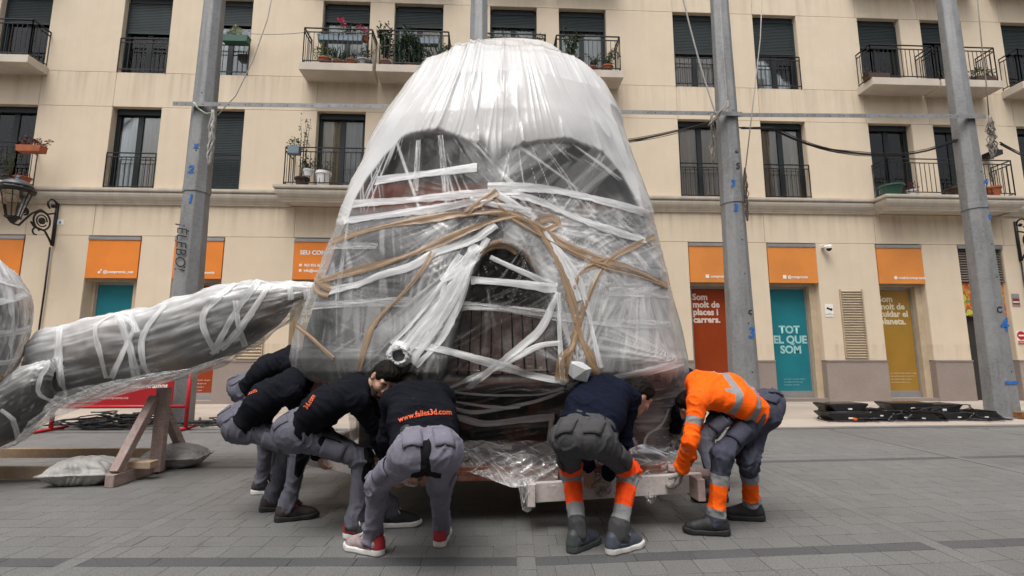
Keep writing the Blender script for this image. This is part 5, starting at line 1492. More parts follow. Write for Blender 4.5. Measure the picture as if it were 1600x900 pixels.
mx = Matrix.Rotation(.35, 4, 'Y') @ Matrix.Rotation(.3, 4, 'X')
for v in bm.verts: v.co = q + mx @ Vector([max(-.72, min(.72, c_)) * k_ * rs.uniform(.9, 1.1) for c_, k_ in zip(v.co, (.105, .09, .10))])
m = MB(); bm.verts.index_update(); m.add([tuple(v.co) for v in bm.verts], [tuple(v.index for v in f.verts) for f in bm.faces]); bm.free()
o = m.build('tape_knot', M_WRAPW, sc); o.data.transform(SCI)

# crumpled sheet hanging over the front of the base, and loose tails
def sheet(name, top, bot, nu, nv, seed, amp, parent, inv, milk0=.32, cat=None):
    T_ = [np.array(p, float) for p in top]; B_ = [np.array(p, float) for p in bot]
    def along(L, t):
        k = t * (len(L) - 1); j = min(int(k), len(L) - 2); return L[j] + (L[j + 1] - L[j]) * (k - j)
    u, v = np.meshgrid(np.linspace(0, 1, nu), np.linspace(0, 1, nv), indexing='ij'); u, v = u.ravel(), v.ravel()
    A = np.array([along(T_, t) for t in np.linspace(0, 1, nu)]); Bq = np.array([along(B_, t) for t in np.linspace(0, 1, nu)])
    iu = np.repeat(np.arange(nu), nv)
    P_ = A[iu] * (1 - v)[:, None] + Bq[iu] * v[:, None]
    r1 = ridge(nz(u * 5 + v * 3 + seed, v * 1.6, seed), 2); r2 = ridge(nz(u * 12 - v * 6 + seed, v * 3, seed + 3.), 3)
    w_ = np.sin(np.pi * np.clip(v, 0, 1)) * .7 + .3
    d = amp * (r1 + .18 * r2 + .7 * nz(u * 3, v * 3, seed))
    P_[:, 1] -= d * w_; P_[:, 2] += .4 * d * w_
    idx = np.arange(nu * nv).reshape(nu, nv)
    Fq = np.stack([idx[:-1, :-1], idx[1:, :-1], idx[1:, 1:], idx[:-1, 1:]], -1).reshape(-1, 4)
    mk = np.clip(milk0 * .6 + .30 * r1 * r2 + .30 * r2 + .12 * r1 + .1 * nz(u * 6, v * 6, seed), .05, .9)
    o = np_mesh(name, P_, Fq, M_FILM, parent, {'milk': mk}); o.data.transform(inv); return o
A_ = lambda px, py, Y: tuple(at(px, py, Y))
sheet('hanging_film', [A_(700, 690, 3.99), A_(750, 688, 3.99), A_(800, 688, 3.99), A_(870, 690, 3.99)], [A_(704, 728, 3.86), A_(745, 742, 3.80), A_(800, 762, 3.70), A_(872, 760, 3.70)], 110, 60, 2.2, .04, sc, SCI)
sheet('hanging_film', [A_(808, 750, 3.66), A_(822, 745, 3.65), A_(840, 742, 3.65)], [A_(816, 797, 3.66), A_(824, 801, 3.64), A_(834, 795, 3.65)], 24, 50, 5.1, .03, sc, SCI, .3)
sheet('hanging_film', [A_(1002, 768, 3.72), A_(1012, 768, 3.70), A_(1026, 768, 3.72)], [A_(1010, 788, 3.72), A_(1016, 789, 3.69), A_(1022, 786, 3.72)], 20, 24, 7.1, .03, sc, SCI, .42)
sheet('hanging_film', [A_(884, 690, 3.98), A_(960, 690, 4.0), A_(1055, 700, 4.2)], [A_(884, 757, 3.76), A_(960, 757, 3.76), A_(1066, 748, 3.76)], 110, 50, 8.4, .04, sc, SCI, .30)

# carrying frame under the sculpture
M_WOODW = wood('whitewashed_timber', (.46, .41, .395), (.60, .55, .53)); M_WOODR = wood('red_brown_board', (.13, .045, .028), (.21, .075, .045))
def fr(name, a, b_, w_, h_, mt): m = MB(); m.bar(a, b_, w_, h_); o = m.build(name, mt, sc, bevel=.004); o.data.transform(SCI); return o
f0, f1 = at(836, 769, 3.72), at(1096, 753, 3.72)
fr('frame_beam', f0, f1, .05, .135, M_WOODW)
e = at(829, 770, 3.70); fr('frame_beam', (e.x, 3.62, e.z), (e.x + .02, 6.1, e.z), .055, .155, M_WOODW)
e = at(1090, 760, 3.62); fr('frame_beam', (e.x, 3.55, e.z - .01), (e.x - .05, 6.1, e.z - .01), .055, .15, M_WOODP)
g0, g1 = at(476, 714, 4.36), at(650, 748, 3.78); fr('frame_beam', g0, g1, .05, .11, M_WOODW)
fr('frame_beam', (g0.x, 4.4, g0.z), (g0.x + .1, 6.1, g0.z), .055, .12, M_WOODW)
for k in range(6): y_ = 3.98 + k * .40; fr('base_board', (-1.0, y_, .375), (1.34, y_, .375), .33, .03, M_WOODR)
fr('base_board', (-.66, 3.83, .37), (1.30, 3.83, .37), .025, .10, M_WOODR)
m = MB(); m.lathe([(.0, 0), (.04, .0), (.04, .3), (.0, .3)], at(1108, 742, 3.75), 10, (-1, .2, .1)); o = m.build('rolled_batten', M_WOODP, sc); o.data.transform(SCI)

# ---- the other wrapped pieces on the left -----------------------------------------
def wrapped_tube(name, label, st, Y, depth, milk0, seed, body_mat, tapes, endY=0, cat='sculpture part'):
    c0 = at(st[len(st) // 2][0], (st[len(st) // 2][1] + st[len(st) // 2][2]) / 2, Y)
    t = thing(name, label, cat, (c0.x, Y, 0)); off = np.array([c0.x, Y, 0]); inv = Matrix.Translation(-Vector(off))
    top = np.array([[at(x, a, Y).x, at(x, a, Y).z] for x, a, b_ in st]); bot = np.array([[at(x, b_, Y).x, at(x, b_, Y).z] for x, a, b_ in st])
    n, k = 260, 120
    tt = np.linspace(0, 1, n); ti = np.linspace(0, 1, len(st))
    T_ = np.stack([np.interp(tt, ti, top[:, i]) for i in (0, 1)], 1); B_ = np.stack([np.interp(tt, ti, bot[:, i]) for i in (0, 1)], 1)
    ker = np.ones(15) / 15
    for arr in (T_, B_):
        for i in (0, 1): e_ = np.pad(arr[:, i], 7, mode='edge'); arr[:, i] = np.convolve(e_, ker, 'valid')
    def shell(inset):
        A_, V_ = np.meshgrid(np.linspace(0, 2 * math.pi, k, endpoint=False), np.arange(n), indexing='xy')
        A_, iv = A_.ravel(), V_.ravel().astype(int); cut_ = endY if inset else 0
        C_ = (T_ + B_) / 2; H_ = (T_ - B_) / 2
        hl = np.linalg.norm(H_, axis=1); kk = np.maximum(.02, hl - inset) / hl
        endk = np.clip(np.minimum(tt / .02 + .55, (1 - cut_ - tt) / (.10 if cut_ else .02) + (.0 if cut_ else .3)), .02, 1) ** .5
        c, s = np.cos(A_), np.sin(A_)
        f = (np.abs(c) ** 2.5 + np.abs(s) ** 2.5) ** (-1 / 2.5)
        X = C_[iv, 0] + H_[iv, 0] * kk[iv] * endk[iv] * s * f; Z = C_[iv, 1] + H_[iv, 1] * kk[iv] * endk[iv] * s * f
        yy = Y - depth * hl[iv] * kk[iv] * endk[iv] * c * f
        return np.stack([X, yy, Z], 1), A_, tt[iv], hl[iv]
    idx = np.arange(n * k).reshape(n, k)
    Fq = np.stack([idx[:-1], np.roll(idx, -1, 1)[:-1], np.roll(idx, -1, 1)[1:], idx[1:]], -1).reshape(-1, 4)
    caps = [tuple(range(k - 1, -1, -1)), tuple(range((n - 1) * k, n * k))]
    V, A_, U, HL = shell(0)
    N = vnormals(V, Fq)
    cen = np.repeat(((T_ + B_) / 2), k, 0)
    if (N[:, 0] * (V[:, 0] - cen[:, 0]) + N[:, 2] * (V[:, 2] - cen[:, 1])).sum() < 0: Fq = Fq[:, ::-1]; N = -N
    ca, sa = np.cos(A_), np.sin(A_)
    st1 = ridge(nz(ca * 5 + seed + U * 2, sa * 5, U * 1.6), 3); st2 = ridge(nz(ca * 15 - U * 3, sa * 15 + seed, U * 2.5), 5)
    topness = sstep(-.25, .8, sa)  # upper side whitened: sky glare put into the film's milkiness
    mk = np.clip(milk0 - .20 + .50 * topness + .34 * st1 * (.4 + topness) + .50 * st2 * (.5 + topness) + .10 * nz(U * 9, sa * 2, seed), .04, .93)
    V = V + N * (.012 * st1 + .006 * st2 + .045 * nz(V[:, 0] * 3, V[:, 1] * 3, V[:, 2] * 3) + .015 * nz(V[:, 0] * 9, V[:, 1] * 9, V[:, 2] * 9))[:, None]
    f_ = np_mesh('plastic_film', V - off, Fq, M_FILM, t, {'milk': mk})
    Vi, A2, U2, _ = shell(.045)
    Vi = Vi + .012 * nz(Vi[:, 0] * 5, Vi[:, 1] * 5, Vi[:, 2] * 5)[:, None]
    me_v = np.concatenate([Vi, [[Vi[:k, 0].mean(), Y, Vi[:k, 2].mean()], [Vi[-k:, 0].mean(), Y, Vi[-k:, 2].mean()]]])
    tri = np.concatenate([np.stack([np.full(k, n * k), np.arange(k), (np.arange(k) + 1) % k, (np.arange(k) + 1) % k], 1), np.stack([np.full(k, n * k + 1), (n - 1) * k + np.arange(k), (n - 1) * k + (np.arange(k) + 1) % k, (n - 1) * k + (np.arange(k) + 1) % k], 1)])
    bb = MB(); bb.add([tuple(p) for p in me_v - off], [tuple(int(i) for i in f) for f in Fq] + [tuple(int(i) for i in f[:3]) for f in tri]); bb.build('carved_body', body_mat, t, smooth=True)
    bvh = BVHTree.FromPolygons([tuple(v) for v in V], [tuple(int(i) for i in f) for f in Fq])
    for i, (pts, w_) in enumerate(tapes): tape(pts, w_, M_TAPEW, 'white_tape', t, bvh, .012, seed * 10 + i, inv)
    return t, inv
def arm_mat():
    m, nt, p = new_mat('painted_arm'); b = NB(nt); P = b.pos()
    n = b.noise(P, 1.7, 4, .6, .5)
    c = b.ramp(n, [(.30, (.035, .032, .03)), (.50, (.09, .082, .075)), (.62, (.17, .10, .055)), (.75, (.045, .04, .036))])
    v = b.n('ShaderNodeTexVoronoi'); v.inputs['Scale'].default_value = 1.1; b.link(P, v.inputs['Vector'])
    c = b.mix(b.math('LESS_THAN', v.outputs['Distance'], .20), c, (.30, .12, .09))
    b.link(c, p.inputs['Base Color']); p.inputs['Roughness'].default_value = .5; return m
M_ARM = arm_mat()
t, inv = wrapped_tube('wrapped_sculpture_piece', 'long tapering sculpture piece wrapped in plastic film, lying on the timber trestle', [(72, 535, 632), (84, 516, 640), (110, 506, 632), (150, 497, 618), (200, 486, 606), (250, 478, 597), (300, 462, 585), (350, 446, 566), (390, 438, 545), (420, 438, 522), (445, 440, 508), (465, 442, 492), (482, 444, 478), (496, 446, 468)],
    5.55, .85, .30, 3, M_ARM, endY=.18, tapes=[([(93, 512), (92, 560), (88, 600)], 12), ([(88, 560), (82, 610), (78, 625)], 9), ([(92, 560), (98, 600), (99, 615)], 8), ([(185, 490), (155, 505), (150, 520), (160, 560), (168, 590)], 8), ([(190, 495), (210, 510), (196, 545), (175, 590)], 8), ([(185, 492), (205, 545), (215, 600)], 11), ([(205, 488), (216, 520)], 9),
    ([(258, 478), (232, 510), (222, 540), (228, 575), (248, 592)], 9), ([(368, 443), (330, 475), (318, 495), (322, 520), (338, 550)], 10), ([(405, 438), (380, 470), (355, 510), (335, 550)], 10), ([(425, 440), (400, 478), (370, 520), (345, 545)], 10), ([(368, 470), (372, 505), (382, 540)], 9), ([(452, 443), (455, 470)], 9), ([(478, 446), (480, 466)], 10), ([(330, 552), (350, 538), (375, 528)], 8)])
sheet('hanging_film', [A_(90, 612, 5.05), A_(150, 600, 5.05), A_(230, 585, 5.05), A_(300, 575, 5.1), A_(360, 556, 5.2)], [A_(20, 694, 5.1), A_(100, 648, 5.1), A_(180, 620, 5.1), A_(262, 598, 5.15), A_(330, 572, 5.2)], 120, 40, 3.3, .05, t, inv, .30)
wrapped_tube('wrapped_limb', 'brownish wrapped sculpture piece sloping down at the left edge below the long wrapped arm', [(-60, 628, 730), (-20, 610, 714), (20, 590, 694), (50, 575, 668), (78, 562, 640), (92, 560, 628)], 5.2, .8, .16, 5, M_ARM, [([(2, 640), (20, 655), (30, 690)], 7), ([(78, 560), (60, 610), (90, 632)], 6)])
cb = at(-62, 512, 5.0); RB = (.50, .46, .72)
t = thing('wrapped_ball', 'rounded sculpture piece wrapped in film and white tape at the far left edge', 'sculpture part', (cb.x, cb.y, 0)); offb = np.array([cb.x, cb.y, 0]); invb = Matrix.Translation(-Vector(offb))
def ballmesh(k, n, m_):
    A_, B_ = np.meshgrid(np.linspace(0, 2 * math.pi, n, endpoint=False), np.linspace(.02, math.pi - .02, m_), indexing='xy'); A_, B_ = A_.ravel(), B_.ravel()
    bl = 1 + .08 * nz(np.cos(A_) * 1.4, np.sin(A_) * 1.4, B_ * 1.3)
    V = np.stack([np.cos(A_) * np.sin(B_) ** .9 * (RB[0] - k), np.sin(A_) * np.sin(B_) ** .9 * (RB[1] - k), np.cos(B_) * (RB[2] - k)], 1) * bl[:, None] + np.array(cb)
    idx = np.arange(n * m_).reshape(m_, n); return V, A_, B_, np.stack([idx[:-1], idx[1:], np.roll(idx, -1, 1)[1:], np.roll(idx, -1, 1)[:-1]], -1).reshape(-1, 4)
V, A_, B_, Fq = ballmesh(0, 220, 130); N = vnormals(V, Fq)
r1_ = ridge(nz(np.cos(A_) * 5, np.sin(A_) * 5, B_ * 1.5), 3); r2_ = ridge(nz(np.cos(A_) * 14, np.sin(A_) * 14, B_ * 3 + A_), 5)
mk = np.clip(.22 + .42 * sstep(1.5, .4, B_) + .3 * r1_ + .35 * r2_ + .2 * nz(V[:, 0] * 3, V[:, 1] * 3, V[:, 2] * 3), .05, .9)  # milky creased film, with glare on its top painted in as extra white
V = V + N * (.02 * r1_ + .006 * r2_)[:, None]; np_mesh('plastic_film', V - offb, Fq, M_FILM, t, {'milk': mk})
bv = BVHTree.FromPolygons([tuple(v) for v in V], [tuple(int(i) for i in f) for f in Fq])
V2, _, _, F2 = ballmesh(.05, 80, 50); np_mesh('carved_body', V2 - offb, F2, M_ARM, t)
for i, (pts, w_) in enumerate([([(-20, 472), (10, 470), (40, 460)], 12), ([(-20, 522), (10, 521), (44, 514)], 11), ([(-20, 428), (5, 440), (34, 448)], 10), ([(-20, 566), (10, 566), (40, 556)], 10), ([(6, 440), (18, 490), (14, 580)], 7)]): tape(pts, w_, M_TAPEW, 'white_tape', t, bv, .008, 80 + i, invb)

# =================================================================== PEOPLE
class Grid:
    """sparse signed-distance modelling: each primitive only touches its own neighbourhood"""
    def __init__(s, lo, hi, h):
        s.lo = np.asarray(lo, float); s.h = h
        s.n = np.ceil((np.asarray(hi) - s.lo) / h).astype(int) + 1
        s.D = np.full(s.n, .12, np.float32)
    def sub(s, lo, hi):
        i0 = np.clip(np.floor((np.asarray(lo) - s.lo) / s.h).astype(int), 0, s.n - 1); i1 = np.clip(np.ceil((np.asarray(hi) - s.lo) / s.h).astype(int) + 1, 1, s.n)
        sl = tuple(slice(a, b) for a, b in zip(i0, i1))
        ax = [s.lo[i] + s.h * np.arange(i0[i], i1[i]) for i in range(3)]
        return sl, np.stack(np.meshgrid(*ax, indexing='ij'), -1).astype(np.float32)
    def cone(s, a, b, r1, r2=None, k=.03, op='add'):
        r2 = r1 if r2 is None else r2; a, b = np.asarray(a, float), np.asarray(b, float); m = max(r1, r2) + .09
        sl, P = s.sub(np.minimum(a, b) - m, np.maximum(a, b) + m)
        if P.size: s.put(sl, rc(P, a, b, r1, r2), k, op)
    def ellip(s, c, r, M, k=.03, op='add'):
        m = max(r) + .08; c = np.asarray(c, float)
        sl, P = s.sub(c - m, c + m)
        if P.size: s.put(sl, ell(P, c, r, M), k, op)
    def put(s, sl, d, k, op):
        if op == 'add': s.D[sl] = smin(s.D[sl], d, k)
        else: s.D[sl] = smax(s.D[sl], -d, k)
    def clip(s, pt, nrm):
        """cut away everything on the positive side of the plane"""
        ax = [s.lo[i] + s.h * np.arange(s.n[i]) for i in range(3)]
        P = np.stack(np.meshgrid(*ax, indexing='ij'), -1)
        s.D = np.maximum(s.D, ((P - np.asarray(pt)) @ np.asarray(nrm)).astype(np.float32))
    def mesh(s, smooth=2):
        D = s.D; D[0] = D[-1] = s.h; D[:, 0] = D[:, -1] = s.h; D[:, :, 0] = D[:, :, -1] = s.h
        g = openvdb.FloatGrid(s.h * 3); g.copyFromArray(D)
        p, q = g.convertToQuads(0.0)
        V, Fq = p.astype(float) * s.h + s.lo, q[:, ::-1].astype(int)
        N = vnormals(V, Fq)
        i = np.clip(np.round((V + N * s.h * 2 - s.lo) / s.h).astype(int), 0, s.n - 1)
        if (D[i[:, 0], i[:, 1], i[:, 2]] > 0).mean() < .5: Fq = Fq[:, ::-1]
        E_ = np.concatenate([Fq[:, [0, 1]], Fq[:, [1, 2]], Fq[:, [2, 3]], Fq[:, [3, 0]]])
        for _ in range(smooth):
            A = np.zeros_like(V); c = np.zeros(len(V))
            np.add.at(A, E_[:, 0], V[E_[:, 1]]); np.add.at(c, E_[:, 0], 1); np.add.at(A, E_[:, 1], V[E_[:, 0]]); np.add.at(c, E_[:, 1], 1)
            V = V + .5 * (A / c[:, None] - V)
        return V, Fq
def nrmz(v): v = np.asarray(v, float); return v / (np.linalg.norm(v) + 1e-9)
def seg_np(P, a, b):
    ba = np.asarray(b) - a; t = np.clip(((P - a) @ ba) / (ba @ ba), 0, 1); return np.linalg.norm(P - a - t[:, None] * ba, axis=1), t

def cloth_mat(name, base, patch=None, bands=None, fleck=.0, sheen=.0, var=.12):
    """bands: list of (from, to, colour) on the attribute 'limb'"""
    m, nt, p = new_mat(name); b = NB(nt); P = b.pos()
    n = b.noise(P, 7, 5, .6); c = b.mix(b.rng(n, .3, .7), shade(base, 1 - var), shade(base, 1 + var))
    if bands:
        L_ = b.attr('limb')
        for a, z, col in bands:
            f = b.math('MULTIPLY', b.math('GREATER_THAN', L_, a), b.math('LESS_THAN', L_, z)); c = b.mix(f, c, b.mix(b.rng(n, .3, .7), shade(col, .88), shade(col, 1.08)))
    if patch is not None: c = b.mix(b.math('LESS_THAN', b.attr('patch'), 0.0), c, patch)
    if fleck:
        f1 = b.noise(P, 55, 2, .5); f2 = b.noise(P, 9, 2, .5)
        c = b.mix(b.math('MULTIPLY', b.math('GREATER_THAN', f1, .79 - .03 * fleck), b.math('GREATER_THAN', f2, .60 - .03 * fleck)), c, (.50, .50, .48))
    b.link(c, p.inputs['Base Color']); p.inputs['Roughness'].default_value = .92; p.inputs['Specular IOR Level'].default_value = .07
    if sheen: p.inputs['Sheen Weight'].default_value = sheen
    wv = b.noise(P, 320, 2, .5); fo = b.noise(b.pos((1, 1, 1.7)), 15, 4, .6, .8)
    b.link(b.bump(wv, .18, .002, b.bump(fo, .34, .014)), p.inputs['Normal'])
    return m
ORG, ORG2, SILV = (.93, .125, .010), (.93, .085, .016), (.24, .245, .25)
C_NAVY = cloth_mat('navy_sweatshirt', (.0075, .0082, .012), fleck=1.0, var=.25)
C_NAVY2 = cloth_mat('plain_navy_sweatshirt', (.007, .009, .019), var=.2)
C_ORG = cloth_mat('orange_hi_vis_sweatshirt', ORG, bands=[(.42, .60, SILV), (1.02, 1.20, SILV), (3.30, 3.42, SILV), (3.62, 3.73, SILV)], patch=SILV, var=.06)
C_GREY = cloth_mat('grey_work_trousers', (.165, .160, .20), patch=(.012, .012, .014), fleck=1.6)
C_GREY2 = cloth_mat('dark_grey_work_trousers', (.115, .115, .142), patch=(.012, .012, .014), fleck=.6)
C_EHV = cloth_mat('grey_and_hi_vis_trousers', (.066, .066, .069), bands=[(.74, 1.0, ORG2), (1.0, 1.22, SILV), (1.22, 1.54, ORG2), (1.54, 1.74, SILV)], patch=ORG2, var=.1)
C_FHV = cloth_mat('blue_grey_hi_vis_trousers', (.060, .063, .088), bands=[(1.28, 1.43, SILV), (1.43, 1.78, ORG), (1.78, 1.90, SILV)], patch=(.04, .042, .06), var=.12)
M_SKIN = None
def skin():
    m, nt, p = new_mat('skin'); b = NB(nt); n = b.noise(b.pos(), 25, 4)
    b.link(b.mix(b.rng(n, .3, .7), (.36, .20, .14), (.46, .27, .20)), p.inputs['Base Color']); p.inputs['Roughness'].default_value = .5
    p.inputs['Subsurface Weight'].default_value = .12; p.inputs['Subsurface Radius'].default_value = (.012, .005, .003); p.inputs['Subsurface Scale'].default_value = 1; return m
M_SKIN = skin()
M_HAIR = mat('dark_brown_hair', (.007, .005, .004), .7, .4, 60, .3, 120, spec=.12)
M_CAP = mat('red_knit_cap', (.50, .02, .03), .85, .15, 40, .5, 140)
M_BEARD = mat('short_dark_beard', (.035, .022, .016), .8, .3, 60, .5, 160)
M_GLOVE = None
def glove_mat():
    m, nt, p = new_mat('grey_knit_glove'); b = NB(nt); P = b.pos(); n = b.noise(P, 22, 4)
    b.link(b.mix(b.rng(n, .4, .6), (.33, .31, .28), (.15, .14, .125)), p.inputs['Base Color']); p.inputs['Roughness'].default_value = .85
    b.link(b.bump(b.noise(P, 200, 2), .3, .003), p.inputs['Normal']); return m
M_GLOVE = glove_mat()
M_SOLEW = mat('white_rubber_sole', (.58, .57, .55), .6, .12, 20, .2, 60); M_SOLEB = mat('black_rubber_sole', (.016, .016, .016), .7, .2, 20, .2, 60); M_SOLEG = mat('dark_green_grey_sole', (.05, .06, .058), .5, .2, 20, .2, 60)
M_SHOEB = mat('black_shoe', (.018, .018, .019), .6, .3, 20, .3, 60); M_SHOEN = mat('blue_grey_trainer', (.055, .065, .085), .6, .3, 20, .3, 60); M_SHOEP = mat('pinkish_grey_trainer', (.30, .235, .235), .7, .35, 25, .3, 60)
M_SHOED = mat('dark_brown_shoe', (.035, .024, .024), .6, .5, 25, .3, 60); M_REDSH = mat('red_trainer_panel', (.30, .018, .026), .6, .2, 20, .2, 60); M_LACER = mat('orange_red_laces', (.62, .05, .015), .7, .1, 20, 0); M_LACEW = mat('white_laces', (.62, .61, .6), .7, .1, 20, 0)
M_TEXTO = mat('orange_back_print', (.72, .12, .04), .7, .12, 40, 0)
M_BELT = mat('black_belt', (.012, .012, .012), .5, .1, 20, 0)

def hand_into(G, w, d, n, sc_=1.0, infl=0.0, curl=1.0, side=1):
    """palm, five separate fingers of different length bent towards n, thumb from the side of the palm"""
    w = np.asarray(w, float); d = nrmz(d); n = nrmz(n - d * np.dot(n, d)); s_ = np.cross(d, n) * side
    L_ = .088 * sc_
    for k in (-1, -.33, .33, 1): G.cone(w + s_ * k * .022 * sc_, w + d * L_ + s_ * k * .031 * sc_, .0155 + infl, .0125 + infl, .012)
    G.cone(w - d * .05, w + d * .02, .029 + infl, .025 + infl, .02)
    for i, (o, ln) in enumerate(((-.034, .070), (-.0115, .082), (.0115, .077), (.034, .060))):
        q = w + d * L_ + s_ * o * sc_; a = R(22) * curl * (1 + .12 * i); r = .0098 + infl
        for j, f in enumerate((.46, .31, .23)):
            dd = d * math.cos(a) + n * math.sin(a); e = q + dd * ln * f * sc_ * 1.15
            G.cone(q, e, r, r * .93, .004); q = e; r *= .93; a += R(44) * curl
    q = w + d * .018 * sc_ - s_ * .026 * sc_; td = nrmz(d * .62 - s_ * .68 + n * .35)
    e = q + td * .042 * sc_; G.cone(q, e, .0145 + infl, .0115 + infl, .010)
    e2 = e + nrmz(td * .7 + n * .6 + d * .3) * .034 * sc_; G.cone(e, e2, .0112 + infl, .0095 + infl, .004)

def shoe(t, O, a, toe, up_m, sole_m, lace_m=None, accent=None, ln=1.0):
    toe = nrmz([toe[0], toe[1], 0]); sd = np.array([-toe[1], toe[0], 0]); a = np.array([a[0], a[1], 0.0])
    P_ = lambda u, v, z: a + toe * u * ln + sd * v + np.array([0, 0, z])
    lo = a - .26; hi = a + .26; lo[2] = -.02; hi[2] = .22
    G = Grid(lo, hi, .007)
    G.cone(P_(-.045, 0, .062), P_(.045, .004, .062), .040, .043, .02); G.cone(P_(.045, .004, .060), P_(.150, .006, .046), .045, .037, .03)
    G.cone(P_(.150, .016, .044), P_(.185, .010, .042), .035, .028, .03); G.cone(P_(-.03, 0, .07), P_(-.012, 0, .125), .041, .043, .03)
    G.cone(P_(-.065, 0, .055), P_(-.055, 0, .105), .022, .022, .02); G.cone(P_(.03, .0, .10), P_(.11, .004, .078), .026, .018, .03)
    G.clip(P_(0, 0, .028), (0, 0, -1))
    V, Fq = G.mesh(1); o = np_mesh('shoe', V - O, Fq, up_m, t)
    G = Grid(lo, hi, .0065)
    sl, P = G.sub(lo, hi); q = P.copy(); z = q[..., 2].copy(); q[..., 2] = 0
    f2 = smin(smin(rc(q, P_(-.05, 0, 0), P_(.05, .004, 0), .041, .040), rc(q, P_(.05, .004, 0), P_(.155, .010, 0), .040, .045), .03), rc(q, P_(.155, .010, 0), P_(.19, .008, 0), .043, .032), .03) - .004
    u = (P - a) @ toe
    zt_ = .036 + .010 * np.clip(-u / .08, 0, 1) + .008 * np.clip((u - .14) / .06, 0, 1); zb_ = .012 * np.clip((u - .15) / .06, 0, 1) ** 2
    G.D = np.maximum(f2, np.maximum(z - zt_, zb_ + .001 - z)).astype(np.float32)
    V, Fq = G.mesh(1); so = np_mesh('sole', V - O, Fq, sole_m, o)
    if lace_m:
        m = MB()
        for k in range(4):
            u_ = .045 + k * .022; z_ = .116 - k * .009; m.tube([P_(u_, -.026, z_ - .014) - O, P_(u_ + .008, 0, z_ + .006) - O, P_(u_, .028, z_ - .014) - O], .0042, 5); m.tube([P_(u_ + .012, -.026, z_ - .016) - O, P_(u_, .026, z_ - .012) - O], .0036, 5)
        for s_ in (-1, 1): m.tube([P_(.04, 0, .122) - O, P_(.05, s_ * .03, .128) - O, P_(.07, s_ * .042, .104) - O, P_(.06, s_ * .03, .098) - O], .004, 5)
        m.build('laces', lace_m, o, smooth=True)
    if accent:
        G = Grid(lo, hi, .007); G.cone(P_(-.052, 0, .050), P_(-.046, 0, .092), .0445, .041, .01); G.clip(P_(-.03, 0, 0), (toe[0], toe[1], 0)); G.cone(P_(-.03, .036, .055), P_(.03, .044, .055), .012, .010, .01); G.cone(P_(-.03, -.036, .055), P_(.03, -.040, .055), .012, .010, .01); G.clip(P_(0, 0, .034), (0, 0, -1))
        V, Fq = G.mesh(1); np_mesh('heel_panel', V - O, Fq, accent, o)

def decal(body, px0, px1, hpx, bvh, parent, O, mt, bow=0.0, name='back_print'):
    me = text_mesh(body, 1.0, 'LEFT', bold=.012)
    v = np.array([tuple(q.co) for q in me.vertices]); fs = [tuple(p.vertices) for p in me.polygons]
    bpy.data.meshes.remove(me)
    w_ = v[:, 0].max(); d = np.array(px1, float) - px0; L_ = np.hypot(*d); dn = d / L_; up = np.array([dn[1], -dn[0]])
    X = []; ok = []
    for x, y, _ in v:
        t_ = x / w_; q = np.array(px0) + dn * L_ * t_ + up * (y / .72 * hpx + bow * 4 * t_ * (1 - t_))
        h = bvh.ray_cast(Vector((0, 0, CAMH)), ray(q[0], q[1]).normalized())
        ok.append(h[0] is not None); X.append((h[0] - ray(q[0], q[1]).normalized() * .006) if h[0] is not None else Vector((0, 0, 0)))
    fs = [f for f in fs if all(ok[i] for i in f) and max((X[i] - X[f[0]]).length for i in f) < .08]
    if not fs: return
    m = MB(); m.add([tuple(np.array(x) - O) for x in X], fs); m.build(name, mt, parent)

